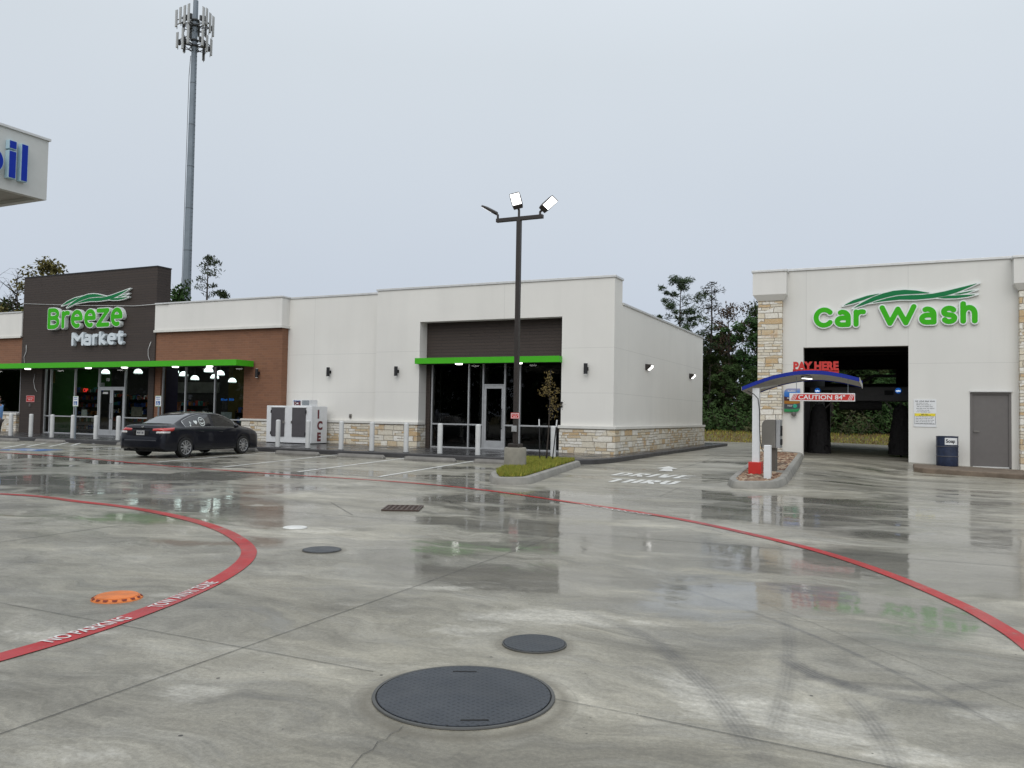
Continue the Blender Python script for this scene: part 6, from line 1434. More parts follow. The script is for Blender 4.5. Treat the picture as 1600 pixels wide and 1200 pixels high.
# rear axle right wheel touches the ground at `mid`
dirv = Vector((-math.sin(CAR_A), math.cos(CAR_A), 0)); rgt = Vector((dirv.y, -dirv.x, 0)); cc = mid-rgt*.80-dirv*WB0*.97
car = empty('parked_car', (cc.x, cc.y, .006), CAR_A, 'black sedan with white drawings on its rear side window, parked facing the store', 'car')
bodyV = []; bodyF = []; glF = {'rear_window': [], 'windshield': [], 'side_window': []}
for y in ys_:
    s_ = section(y)
    for sg_ in (1, -1): bodyV += [(sg_*x, y, z) for x, z in s_]
row = lambda i, sg_, j: (i*2+(0 if sg_ > 0 else 1))*NP_+j
for i in range(len(ys_)-1):
    ym = (ys_[i]+ys_[i+1])/2
    for sg_ in (1, -1):
        for j in range(NP_-1):
            q = (row(i, sg_, j), row(i+1, sg_, j), row(i+1, sg_, j+1), row(i, sg_, j+1)); q = q if sg_ < 0 else q[::-1]
            k = None
            if 8 <= j <= 10 and -1.42 < ym < 1.02 and not (-.19 < ym < -.10): k = 'side_window'
            if j >= 13 and -1.64 < ym < -.86: k = 'rear_window'
            if j >= 13 and .56 < ym < 1.27: k = 'windshield'
            (glF[k] if k else bodyF).append(q)
for i, e_ in ((0, 1), (len(ys_)-1, -1)):
    loop_ = [row(i, 1, j) for j in range(NP_)]+[row(i, -1, j) for j in range(NP_-2, 0, -1)]; bodyF.append(tuple(loop_))
def sub_mesh(name, F, mats, inset=0, parent=car, smooth=True):
    used = sorted({v for f in F for v in f}); mp = {v: k for k, v in enumerate(used)}
    b = MB(); b.add([bodyV[v] for v in used], [tuple(mp[v] for v in f) for f in F]); 
    bm_ = bmesh.new(); me = bpy.data.meshes.new(name); me.from_pydata(b.v, [], b.f); bm_.from_mesh(me); bmesh.ops.remove_doubles(bm_, verts=bm_.verts, dist=1e-4); bmesh.ops.recalc_face_normals(bm_, faces=bm_.faces)
    bm_.to_mesh(me); bm_.free(); me.materials.append(mats); me.polygons.foreach_set('use_smooth', [True]*len(me.polygons)); o = bpy.data.objects.new(name, me); col.objects.link(o); o.parent = parent; return o
body = sub_mesh('body', bodyF, M['paint'])
for ed in [0]:
    bm_ = bmesh.new(); bm_.from_mesh(body.data)
    for e2 in bm_.edges:
        if len(e2.link_faces) == 2 and e2.calc_face_angle(0) > rad(42): e2.smooth = False
    bm_.to_mesh(body.data); bm_.free()
sub_mesh('rear_window', glF['rear_window'], M['carglass2']); sub_mesh('windshield', glF['windshield'], M['carglass'])
sw_o = [f for f in glF['side_window']]
for lo, hi in ((-1.5, -.15), (-.15, 1.1)):
    for sg_ in (1, -1): sub_mesh('side_window', [f for f in sw_o if lo < sum(bodyV[v][1] for v in f)/4 < hi and sum(bodyV[v][0] for v in f)*sg_ > 0], M['carglass2'] if hi < 0 else M['carglass'])
# interior mass: seats and dash
b = MB(); b.box(-.78, .78, -1.25, 1.25, .3, .88); b.box(-.68, -.12, .0, .16, .88, 1.22); b.box(.12, .68, .0, .16, .88, 1.22); b.box(-.7, .7, -1.0, -.84, .88, 1.12); b.build('seats', M['plastic'], car, bevel=.04)
b = MB(); b.box(-.80, .80, -2.2, 2.1, .20, .42); b.build('underbody', M['plastic'], car)
def patch(name, y0, y1, j0, j1, off, mat, sides=(1,), ny=8, flip=False, fj=None):
    obs = []
    for sg_ in sides:
        mb = MB(); g = []
        for i in range(ny+1):
            y = y0+(y1-y0)*i/ny; s_ = section(y); rowp = []
            for k in range(7):
                jf = j0+(j1-j0)*k/6; j = min(int(jf), NP_-2); f_ = jf-j; x = s_[j][0]*(1-f_)+s_[j+1][0]*f_; z = s_[j][1]*(1-f_)+s_[j+1][1]*f_; rowp.append(Vector((x, y, z)))
            g.append(rowp)
        V_ = [];
        for i in range(ny+1):
            for k in range(7):
                du = g[min(i+1, ny)][k]-g[max(i-1, 0)][k]; dv = g[i][min(k+1, 6)]-g[i][max(k-1, 0)]; nn_ = dv.cross(du).normalized()
                if nn_.dot(g[i][k]-Vector((0, g[i][k].y*.8, .7))) < 0: nn_ = -nn_
                edge_ = i in (0, ny) or k in (0, 6); p = g[i][k]+nn_*(off if not edge_ else -.004); V_.append((p.x*sg_, p.y, p.z))
        mb.add(V_, [(i*7+k, (i+1)*7+k, (i+1)*7+k+1, i*7+k+1) for i in range(ny) for k in range(6)]); obs.append(mb.build(name, mat, car, smooth=True))
    return obs
# tail lamps: wrap round the rear corner; placed on the rear surface
def contour(z):
    out = []
    for y in np.linspace(-2.38, -1.5, 260):
        s_ = section(y); x = None
        for (xa_, za_), (xb_, zb2) in zip(s_[:-1], s_[1:]):
            if (za_-z)*(zb2-z) <= 0 and za_ != zb2: xx = xa_+(xb_-xa_)*(z-za_)/(zb2-za_); x = xx if x is None else max(x, xx)
        if x is not None: out.append((x, y))
    out = [(0, out[0][1])]+out; L_ = [0]
    for (x0, y0), (x1, y1) in zip(out[:-1], out[1:]): L_.append(L_[-1]+math.hypot(x1-x0, y1-y0))
    return np.array(out), np.array(L_)
def tail(sg_):
    l = empty('tail_light', (0, 0, 0)); l.parent = car
    def sheet(u0, u1, z0a, z0b, z1a, z1b, m, n_, push):
        mb = MB(); N = 16; V_ = []
        for k in range(N+1):
            f_ = k/N
            for h_ in range(5):
                z = (z0a+(z0b-z0a)*f_)*(1-h_/4)+(z1a+(z1b-z1a)*f_)*h_/4; P_, L_ = contour(z); u = u0+(u1-u0)*f_
                x, y = np.interp(u, L_, P_[:, 0]), np.interp(u, L_, P_[:, 1]); x2, y2 = np.interp(u+.03, L_, P_[:, 0]), np.interp(u+.03, L_, P_[:, 1]); n = Vector((-(y-y2), -(x2-x), 0)); n = Vector(((y2-y), -(x2-x), 0)).normalized()
                pu = push if (0 < k < N and 0 < h_ < 4) else -.003
                V_.append((sg_*(x+n.x*pu), y+n.y*pu, z))
        mb.add(V_, [(k*5+h_, (k+1)*5+h_, (k+1)*5+h_+1, k*5+h_+1) for k in range(N) for h_ in range(4)]); mb.build(n_, m, l, smooth=True)
    sheet(.40, 1.16, .86, .855, .935, .985, M['tail'], 'red_lens', .016); sheet(.56, 1.06, .78, .79, .855, .85, M['tailw'], 'clear_lens', .014)
tail(1); tail(-1)
# boot panel, plate, badge, bumper
b = MB(); b.obox((0, -2.352, .80), (.30, 0, 0), (0, .012, .0), (0, 0, .07)); b.build('plate_recess', M['plastic'], car, bevel=.01)
b = MB(); b.obox((0, -2.372, .80), (.155, 0, 0), (0, .004, 0), (0, 0, .075)); pl_ = b.build('number_plate', M['coping'], car)
scribble('fine_print', [(-.12, .12, .775, .055), (-.08, .08, .845, .015)], -2.3765, M['navy'], pl_, 8)
b = MB(); b.obox((0, -2.315, .945), (.40, 0, 0), (0, .010, 0), (0, 0, .012)); b.build('boot_trim', M['plastic'], car, bevel=.004)
b = MB(); rr_ = [(0+.045*math.cos(a), -2.30, .985+.026*math.sin(a)) for a in np.linspace(0, 2*PI, 16, endpoint=False)]; b.rings([rr_, [(x, y+.02, z) for x, y, z in rr_]]); b.build('badge', M['chrome'], car)
b = MB(); b.rings([[(x, y, z) for x, y in [(-.8, -2.30), (-.6, -2.392), (.6, -2.392), (.8, -2.30), (.86, -2.0), (-.86, -2.0)]] for z in (.30, .60)]); b.build('bumper', M['paint'], car, bevel=.05, smooth='auto')
b = MB(); b.box(-.25, -.17, -2.36, -2.2, .26, .30); b.tube([(.5, -2.34, .28), (.5, -2.1, .28)], .035, 10); b.tube([(-.5, -2.34, .28), (-.5, -2.1, .28)], .035, 10); each(b, 'exhaust', M['plastic'], car)
# side trim: chrome line round the side glass, door lines, handles, mirrors
for sg_ in (1, -1):
    def wp(y, jf, o=.008):
        s_ = section(y); j = int(jf); f_ = jf-j; x = s_[j][0]*(1-f_)+s_[min(j+1, NP_-1)][0]*f_; z = s_[j][1]*(1-f_)+s_[min(j+1, NP_-1)][1]*f_; return (sg_*(x+o), y, z)
    pts_ = [wp(y, 11.05) for y in np.linspace(1.02, -1.40, 30)]; lowp = [wp(y, 8.0) for y in np.linspace(-1.40, 1.02, 20)]
    b = MB(); b.tube([wp(1.02, 8.0)]+pts_+lowp, .010, 5); b.build('window_trim', M['chrome'], car, smooth=True)
    b = MB()
    for y in (-.98, -.13, .90): b.tube([wp(y+(.0 if y > -.9 else .04*k_), 3+.8*k_, .001) for k_ in range(6)], .005, 4)
    b.tube([wp(y, 3.2, .001) for y in np.linspace(-.95, .9, 12)], .004, 4); b.build('door_seams', M['slot'], car)
    for y in (-.72, .18):
        b = MB(); b.tube([wp(y-.09, 5.3, .012), wp(y-.07, 5.3, .03), wp(y+.07, 5.3, .03), wp(y+.09, 5.3, .012)], .012, 6); b.build('door_handle', M['paint'], car, smooth=True)
    b = MB(); b.lathe([(.001, -.055), (.06, -.045), (.085, 0), (.075, .04), (.03, .065)], 14); o = b.build('wing_mirror', M['paint'], car, smooth=True, M=Matrix.Translation((sg_*1.0, .80, 1.0)) @ Matrix.Diagonal((1.15, .7, 1, 1)))
    b = MB(); b.tube([(sg_*.88, .86, .96), (sg_*.97, .82, .98)], .02, 6); b.build('mirror_stalk', M['plastic'], car)
    b = MB(); b.tube([wp(y, 2.3, .004) for y in np.linspace(-.98, .94, 16)], .02, 6); b.build('sill_trim', M['plastic'], car)
for sg_ in (1, -1):
    b = MB(); b.rings([[(sg_*x, y, z) for x, y, z in [(.50, 2.31, .56), (.74, 2.17, .60), (.80, 2.02, .66), (.78, 2.05, .74), (.52, 2.25, .68)]], [(sg_*x, y-.12, z+.01) for x, y, z in [(.50, 2.31, .56), (.74, 2.17, .60), (.80, 2.02, .66), (.78, 2.05, .74), (.52, 2.25, .68)]]]); b.build('headlight', M['tailw'], car, bevel=.012)
b = MB(); b.box(-.40, .40, 2.26, 2.375, .50, .64); b.box(-.55, .55, 2.2, 2.36, .32, .42); b.build('grille', M['plastic'], car, bevel=.015)
# antenna
b = MB(); b.tube([(0, -.62, 1.45), (0, -.72, 1.50)], [.025, .008], 6); b.build('aerial', M['plastic'], car)
def wheel(x, y, sg_):
    w_ = empty('wheel', (x, y, WRad)); w_.parent = car
    Mx = Matrix.Rotation(-PI/2*sg_ if 0 else PI/2, 4, 'Y') @ Matrix.Scale(1, 4)
    pr = [(.225, -.10), (.30, -.105), (.322, -.08), (WRad, -.04), (WRad, .04), (.322, .08), (.30, .105), (.225, .10)]
    mb = MB(); mb.lathe([(r, z) for r, z in pr], 40, cap=False); mb.build('tyre', M['tyre'], w_, smooth='auto', M=Mx)
    mb = MB(); mb.lathe([(.232, .095*sg_), (.225, .103*sg_), (.212, .095*sg_), (.205, .03*sg_)], 40, cap=False)
    for k in range(10):
        a = 2*PI*k/10+.2; u = Vector((math.cos(a), math.sin(a), 0)); v = Vector((-u.y, u.x, 0))
        mb.rings([[u*.05-v*.022+Vector((0, 0, .09*sg_)), u*.05+v*.022+Vector((0, 0, .09*sg_)), u*.05+v*.016+Vector((0, 0, .05*sg_)), u*.05-v*.016+Vector((0, 0, .05*sg_))], [u*.215-v*.026+Vector((0, 0, .098*sg_)), u*.215+v*.026+Vector((0, 0, .098*sg_)), u*.215+v*.02+Vector((0, 0, .05*sg_)), u*.215-v*.02+Vector((0, 0, .05*sg_))]])
    mb.lathe([(.06, .05*sg_), (.058, .096*sg_), (.02, .104*sg_), (.001, .104*sg_)], 20, cap=False); mb.build('rim', M['rimm'], w_, M=Mx)
    mb = MB(); mb.lathe([(.21, .02*sg_), (.05, .015*sg_), (.001, .015*sg_)], 24, cap=False); mb.build('brake_disc', M['plastic'], w_, M=Mx)
    mb = MB(); n = 20; mb.rings([[(xx, .37*math.cos(PI*k/n-.12*0), .37*math.sin(PI*k/n)) for k in range(n+1)] for xx in (-.10*sg_, -.5*sg_)], close=False, cap=False); mb.build('wheel_well', M['plastic'], w_)
for y in (WB0, WB1):
    wheel(.785, y, 1); wheel(-.785, y, -1)
# drawings on the rear right side window: note, heart, smiling face
sA, sB = section(-.75)[8], section(-.75)[11]; tilt = math.atan2(sA[0]-sB[0], sB[1]-sA[1])
def decal(lines, r_, cy, cz, name, filled=None):
    X, Z = np.meshgrid(np.arange(-.2, .2, .006), np.arange(-.2, .2, .006)); S_ = seg_dist(X, Z, lines)-r_
    if filled: S_ = np.minimum(S_, poly_sdf(X, Z, filled))
    mb = sdf_mesh(S_, -.2, -.2, .006, 0, .001); V_ = []
    for (u, d, v) in mb.v:
        y = cy+u; z = cz+v; s_ = section(y); x = s_[11][0]
        for j in range(7, 12):
            (xa_, za_), (xb_, zb2) = s_[j], s_[j+1]
            if za_ <= z <= zb2: x = xa_+(xb_-xa_)*(z-za_)/(zb2-za_+1e-9); break
        V_.append((x+.006+d, y, z))
    mb.v = V_; mb.build(name, M['sign_white'], car, fix=True)
decal([[(0, -.06), (0, .07), (.035, .05), (.04, .02)], arc(-.02, -.06, .02, .014, 0, 360, 10)], .010, -1.13, 1.09, 'note_drawing')
hp = [(math.sin(a)**3*.075, (13*math.cos(a)-5*math.cos(2*a)-2*math.cos(3*a)-math.cos(4*a))/17*.085) for a in np.linspace(0, 2*PI, 24, endpoint=False)]
decal([[(0, 0), (0, .001)]], .001, -.88, 1.14, 'heart_drawing', hp)
decal([arc(0, 0, .125, .14, 0, 360, 30), arc(0, .01, .075, .085, 200, 340, 12), arc(0, -.02, .04, .045, 200, 340, 8), [(-.05, .05), (-.03, .075), (-.01, .05)], [(.01, .05), (.03, .075), (.05, .05)]], .0105, -.60, 1.16, 'face_drawing')

car.scale = (.91, .97, .90)
# ------------------------------------------------------------------ person at the left edge
def skin_obj(name, verts, edges, radii, mat, parent, sub=2, root=0):
    me = bpy.data.meshes.new(name); me.from_pydata(verts, edges, []); o = bpy.data.objects.new(name, me); col.objects.link(o); o.parent = parent; me.materials.append(mat)
    sk_ = o.modifiers.new('skin', 'SKIN'); sk_.use_smooth_shade = True
    for v, r_ in zip(me.skin_vertices[0].data, radii): v.radius = (r_, r_) if not hasattr(r_, '__len__') else r_
    me.skin_vertices[0].data[root].use_root = True
    s2 = o.modifiers.new('sub', 'SUBSURF'); s2.levels = sub; s2.render_levels = sub
    bpy.context.view_layer.update(); dg = bpy.context.evaluated_depsgraph_get(); m2 = bpy.data.meshes.new_from_object(o.evaluated_get(dg)); o.modifiers.clear(); o.data = m2; m2.name = name
    if not m2.materials: m2.materials.append(mat)
    m2.polygons.foreach_set('use_smooth', [True]*len(m2.polygons)); return o
M['skin'] = simple('skin', (.36, .20, .14), .55, var=.06); M['shirt'] = simple('light_blue_shirt', (.16, .32, .58), .8, var=.12, vs=9, bump=.2); M['trouser'] = simple('dark_trousers', (.035, .03, .028), .85, bump=.2); M['hair'] = simple('grey_brown_hair', (.12, .09, .06), .8, bump=.4); M['shoe'] = simple('black_shoe', (.012, .012, .012), .5)
pf = gr(-8, 700)
per = empty('person', (pf.x, pf.y, hz(pf.x, pf.y)), rad(-80), 'person in a light blue long sleeved shirt and dark trousers walking at the left edge', 'person')
V = [(0, 0, .95), (0, 0, 1.12), (0, .01, 1.32), (0, .01, 1.44), (0, .02, 1.52), (0, .04, 1.60), (0, .045, 1.68),
     (.17, .0, 1.42), (.23, .03, 1.16), (.25, .12, .92), (.25, .15, .84), (-.17, .0, 1.42), (-.23, -.06, 1.16), (-.25, -.08, .92), (-.25, -.08, .84),
     (.10, .0, .88), (.11, .12, .50), (.11, .10, .10), (.11, .20, .04), (-.10, .0, .88), (-.11, -.03, .50), (-.11, -.22, .12), (-.11, -.14, .05)]
Ed = [(0, 1), (1, 2), (2, 3), (3, 4), (4, 5), (5, 6), (3, 7), (7, 8), (8, 9), (9, 10), (3, 11), (11, 12), (12, 13), (13, 14), (0, 15), (15, 16), (16, 17), (17, 18), (0, 19), (19, 20), (20, 21), (21, 22)]
Rd = [(.14, .10), (.13, .10), (.16, .11), (.13, .09), .055, (.07, .085), (.075, .09), .06, .045, .032, .03, .06, .045, .032, .03, .09, .06, .045, .04, .09, .06, .045, .04]
skin_obj('body', V, Ed, Rd, M['skin'], per)
off_ = lambda L_, k: [tuple(v) if 0 else v for v in L_]
skin_obj('shirt', [V[i] for i in (0, 1, 2, 3, 7, 8, 9, 11, 12, 13)], [(0, 1), (1, 2), (2, 3), (3, 4), (4, 5), (5, 6), (3, 7), (7, 8), (8, 9)], [(.175, .135), (.165, .13), (.185, .135), (.145, .105), .08, .068, .05, .08, .068, .05], M['shirt'], per)
skin_obj('trousers', [(0, 0, .97), V[15], V[16], V[17], V[19], V[20], V[21]], [(0, 1), (1, 2), (2, 3), (0, 4), (4, 5), (5, 6)], [(.165, .125), .115, .085, .07, .115, .085, .07], M['trouser'], per)
for (x, y, z, a) in ((.11, .14, .05, 0), (-.11, -.17, .06, .25)):
    b = MB(); b.rings([[(x+w_*math.cos(k), yy+y, z-.05+hh*max(0, math.sin(k))) for k in np.linspace(0, PI, 9)] for yy, w_, hh in ((-.11, .03, .04), (-.08, .045, .085), (0, .048, .09), (.08, .05, .065), (.15, .042, .04), (.18, .02, .02))]); b.build('shoe', M['shoe'], per, smooth=True)
b = MB(); bmh = bmesh.new(); bmesh.ops.create_uvsphere(bmh, u_segments=20, v_segments=14, radius=1); bmesh.ops.delete(bmh, geom=[v for v in bmh.verts if v.co.z < -.15 and v.co.y > -.2 or v.co.z < -.55 or (v.co.y > .62 and v.co.z < .35)], context='VERTS'); me = bpy.data.meshes.new('hair'); bmh.to_mesh(me); bmh.free()
me.transform(Matrix.Translation((0, .03, 1.675)) @ Matrix.Diagonal((.092, .112, .115, 1))); me.materials.append(M['hair']); me.polygons.foreach_set('use_smooth', [True]*len(me.polygons)); ho = bpy.data.objects.new('hair', me); col.objects.link(ho); ho.parent = per
b = MB(); b.obox((.0, .145, 1.645), (.012, 0, 0), (0, .018, 0), (0, 0, .022)); b.build('nose', M['skin'], per, bevel=.008)
b = MB()
for s in (-1, 1): b.obox((s*.032, .128, 1.672), (.012, 0, 0), (0, .005, 0), (0, 0, .006))
b.obox((0, .13, 1.605), (.022, 0, 0), (0, .006, 0), (0, 0, .005)); each(b, 'facial_feature', M['hair'], per)
for s, hp_, in ((1, Vector((.25, .17, .80))), (-1, Vector((-.25, -.07, .80)))):
    b = MB(); b.obox(hp_+Vector((0, 0, -.01)), (.014, 0, 0), (0, .038, .0), (0, 0, .045)); hand = b.build('palm', M['skin'], per, bevel=.012)
    for k in range(4): y = -.028+.019*k; L_ = (.062, .072, .068, .052)[3-k]; b = MB(); b.tube([hp_+Vector((0, y, -.05)), hp_+Vector((-.008*s, y+.002, -.05-L_*.5)), hp_+Vector((-.022*s, y+.002, -.05-L_))], [.0095, .009, .007], 6); b.build('finger', M['skin'], per, smooth=True)
    b = MB(); b.tube([hp_+Vector((0, .035, .01)), hp_+Vector((-.008*s, .055, -.025)), hp_+Vector((-.016*s, .06, -.055))], [.011, .010, .008], 6); b.build('thumb', M['skin'], per, smooth=True)

# ------------------------------------------------------------------ trees
def leafmat(n, c, v=.35): 
    t = NT(n); oi = t.n('ShaderNodeObjectInfo'); f = t.noise(1.3, 3, .6); g = t.n('ShaderNodeNewGeometry')
    cc = t.mix(t.mr(f, .35, .65, 0, 1), tuple(x*(1-v) for x in c), tuple(x*(1+v) for x in c)); cc = t.mix(t.math('MULTIPLY', g.outputs['Random Per Island'], .5), cc, tuple(x*1.5 for x in c))
    hs = t.n('ShaderNodeHueSaturation'); t.l(cc, hs.inputs['Color']); t.l(t.mr(oi.outputs['Random'], 0, 1, .47, .53), hs.inputs['Hue']); t.l(t.mr(oi.outputs['Random'], 0, 1, .8, 1.15), hs.inputs['Value'])
    b = t.bsdf(hs.outputs[0], .8); b.inputs['Specular IOR Level'].default_value = .2; return t.m
M['pine'] = leafmat('pine_needles', (.030, .045, .018)); M['leaf'] = leafmat('dark_green_leaves', (.030, .055, .014)); M['leaf2'] = leafmat('mid_green_leaves', (.028, .050, .013)); M['russet'] = leafmat('russet_leaves', (.060, .040, .024)); M['olive'] = leafmat('olive_leaves', (.05, .052, .022)); M['gold'] = leafmat('golden_leaves', (.12, .115, .035)); M['bark'] = simple('bark', (.045, .036, .030), .95, var=.3, vs=5, bump=.6)
def leaf_cloud(mb, c, r, n, size, rg, flat=.7, mi=0, asp=1.0):
    for _ in range(n):
        d = Vector((rg.gauss(0, 1), rg.gauss(0, 1), rg.gauss(0, 1))).normalized()*rg.random()**.45
        p = Vector(c)+Vector((d.x*r, d.y*r, d.z*r*flat)); a = Vector((rg.gauss(0, 1), rg.gauss(0, 1), rg.gauss(0, 1))).normalized(); b_ = a.orthogonal().normalized(); s = size*rg.uniform(.5, 1.2)
        q = a*s; w_ = b_*s*.45*asp
        mb.add([p-q, p+w_, p+q, p-w_], [(0, 1, 2, 3)], mi)
def pine(H, seed, crown=.42, dens=1.0, spread=.17, leafm='pine', size=.26, bare=0.0):
    rg = random.Random(seed); t = MB(); lf = MB(); r0 = H*.011
    t.tube([(0, 0, -.5), (H*.004, 0, H*.4), (-H*.004, H*.003, H*.75), (0, 0, H*.98)], [r0, r0*.8, r0*.5, r0*.12], 8)
    n = int(26*dens); 
    for k in range(n):
        f = crown+(1-crown)*(k+.5)/n; z = H*f; a = k*2.4+rg.uniform(-.5, .5); L_ = H*spread*(1.15-f)**.6*rg.uniform(.45, 1.15)*(1.25 if rg.random() < .25 else 1); up_ = rg.uniform(-.05, .35)
        p = Vector((0, 0, z)); pts = [p]; d = Vector((math.cos(a), math.sin(a), up_))
        for s in range(3): p = p+d*L_/3; d.z += rg.uniform(-.05, .25); pts.append(p.copy())
        t.tube(pts, [r0*.22, r0*.16, r0*.1, r0*.04], 5)
        for s in (1, 2, 3):
            if rg.random() < .15+bare: continue
            leaf_cloud(lf, pts[s]+Vector((rg.uniform(-.2, .2), rg.uniform(-.2, .2), .15)), H*.035*rg.uniform(.7, 1.5)*(1.1 if s == 3 else .9), int((62 if s > 1 else 35)*(1-bare)), size, rg, .62, asp=.5)
    leaf_cloud(lf, (0, 0, H*.985), H*.03, 60, size, rg, 1.0, asp=.5)
    return t, lf
def broad(H, seed, rad_=.3, leafn=60, size=.2, dens=1., low=.25, twig=True):
    rg = random.Random(seed); t = MB(); lf = MB(); r0 = H*.018
    t.tube([(0, 0, -.5), (H*.01, 0, H*.3), (0, H*.02, H*.7), (0, 0, H*.97)], [r0, r0*.8, r0*.45, r0*.08], 8)
    n = int(22*dens)
    for k in range(n):
        f = low+(1-low)*(k+.5)/n; z = H*f; a = k*2.4+rg.uniform(-.6, .6); prof = math.sin(PI*min(1, (f-low)/(1-low)*.85+.12)); L_ = H*rad_*prof*rg.uniform(.6, 1.2)
        p = Vector((0, 0, z-.1*L_)); pts = [p]; d = Vector((math.cos(a), math.sin(a), rg.uniform(.3, .8)))
        for s in range(3): p = p+d*L_/3; d += Vector((rg.uniform(-.3, .3), rg.uniform(-.3, .3), rg.uniform(-.1, .1))); pts.append(p.copy())
        t.tube(pts, [r0*.3, r0*.2, r0*.12, r0*.05], 5)
        for s in (1, 2, 3):
            for _ in range(3 if twig else 0):
                e_ = pts[s]+Vector((rg.gauss(0, 1), rg.gauss(0, 1), rg.gauss(.3, .8)))*H*.04; t.tube([pts[s], (pts[s]+e_)/2+Vector((0, 0, .05)), e_], [r0*.07, r0*.05, r0*.03], 4)
            if leafn: leaf_cloud(lf, pts[s], H*.06*rg.uniform(.7, 1.3), int(leafn*rg.uniform(.4, 1.2)), size, rg, .8)
    return t, lf
def make_tree(name, tl, lm, label, cat='tree', group=None):
    o = empty(name, (0, 0, 0), 0, label, cat, group); tl[0].build('trunk', M['bark'], o, smooth=True, fix=False)
    if tl[1].f: tl[1].build('crown', M[lm], o, fix=False)
    return o
gd = 'trees beyond the lot'
protos = {'pine': make_tree('pine_tree', pine(13.2, 3, .48, 1.1, .36, size=.24), 'pine', 'x', group=gd), 'thin': make_tree('bare_pine_tree', pine(13.5, 11, .2, 1.5, .20, size=.17, bare=.35), 'olive', 'x', group=gd),
          'russ': make_tree('russet_tree', broad(11, 5, .30, 26, .15), 'russet', 'x', group=gd), 'broad': make_tree('leafy_tree', broad(10.5, 8, .34, 150, .20, 1.3, .08), 'leaf', 'x', group=gd), 'broad2': make_tree('leafy_tree', broad(7.5, 21, .42, 190, .17, 1.3, .02), 'leaf2', 'x', group=gd), 'oak': make_tree('tall_green_tree', broad(12.5, 33, .18, 36, .16, 1.1, .35), 'leaf', 'x', group=gd)}
used_ = set()
def put(kind, px, Y, sc_, label, zbase=None, name=None):
    x = atY(px, 640, Y).x; p_ = protos[kind]
    o = p_ if kind not in used_ else copy_tree(p_); used_.add(kind); o['label'] = label
    o.location = (x, Y, vz(x, Y)-.05 if zbase is None else zbase); o.scale = (sc_,)*3; o.rotation_euler.z = rnd.uniform(0, 6.28) if kind != 'pine' or kind in ('x',) else .6
    return o
def sc_for(kind_h, px, pytop, Y): return (atY(px, pytop, Y).z-.3)/kind_h
put('pine', 1062, 66, sc_for(13.2, 1062, 442, 66), 'dark pine with a bushy top above the far end of the white store wall')
put('thin', 1110, 68, sc_for(13.5, 1110, 445, 68), 'sparse thin tree between the bushy pine and the russet tree')
put('russ', 1136, 67, sc_for(11, 1136, 482, 67), 'russet brown tree between the sparse tree and the stone pier')
put('oak', 1180, 70, sc_for(12.5, 1180, 482, 70), 'green tree partly behind the left stone pier of the car wash')
put('broad', 1108, 63, sc_for(10.5, 1108, 560, 63), 'dense dark green tree next to the rear corner of the store')
put('broad2', 1150, 61.5, sc_for(7.5, 1150, 575, 61.5), 'lighter green bushy tree left of the pay canopy')
put('broad', 1190, 64, .80, 'dark green tree behind the white post of the pay canopy')
put('broad', 1215, 65, .8, 'dark tree hidden by the left wall of the car wash')
k_ = 0
wl = ['leftmost', 'second', 'third', 'fourth', 'fifth', 'sixth', 'seventh', 'rightmost']
for k, (px, kd, Y, s) in enumerate([(1275, 'broad', 63, .95), (1300, 'broad2', 60, .9), (1318, 'broad', 66, 1.05), (1335, 'broad2', 61, .95), (1352, 'broad', 64, 1.0), (1372, 'broad2', 60.5, .9), (1392, 'broad', 65, 1.05), (1415, 'broad2', 62, 1.0)]):
    put(kd, px, Y, s, '%s green tree seen through the car wash bay' % wl[k])
for px, kd, Y, s, l in [(1128, 'broad', 72, .78, 'dark tree behind the russet tree'), (1470, 'broad', 66, 1, 'dark tree behind the car wash wall'), (1330, 'oak', 76, .8, 'tall tree far behind the wash window strip'), (1385, 'pine', 74, .7, 'pine far behind the wash window strip')]: put(kd, px, Y, s, l)
# trees over the store roof at the left
def put_far(tl, lm, px, py, Y, H, label, name): o = make_tree(name, tl, lm, label, group=gd); x = atY(px, 640, Y).x; o.location = (x, Y, 0); o.scale = ((atY(px, py, Y).z)/H,)*3; return o
put_far(pine(13, 41, .35, .9, .15, size=.17, bare=.35), 'pine', 318, 404, 62, 13, 'slim pine right of the tall grey antenna tower', 'pine_tree')
put_far(broad(9, 44, .16, 40, .17), 'leaf', 275, 453, 60, 9, 'small green tree top between the dark tower and the antenna tower', 'leafy_tree')
put_far(pine(9, 51, .4, .6, .12, size=.17, bare=.3), 'pine', 343, 457, 66, 9, 'low pine top just above the roof edge right of the slim pine', 'pine_tree')
put_far(broad(12, 47, .20, 70, .16, 1.1), 'gold', 66, 411, 60, 12, 'tree with olive yellow leaves above the left of the dark tower', 'olive_tree')
M['gold'].node_tree  # used by the sapling too
put_far(broad(11, 49, .36, 0, .2, 1.5), 'leaf', 18, 434, 60, 11, 'leafless tree at the far left above the roof', 'bare_tree')
put_far(broad(8, 57, .3, 50, .17, 1.0), 'leaf', 6, 474, 66, 8, 'low dark green tree below the leafless tree at the far left', 'leafy_tree')
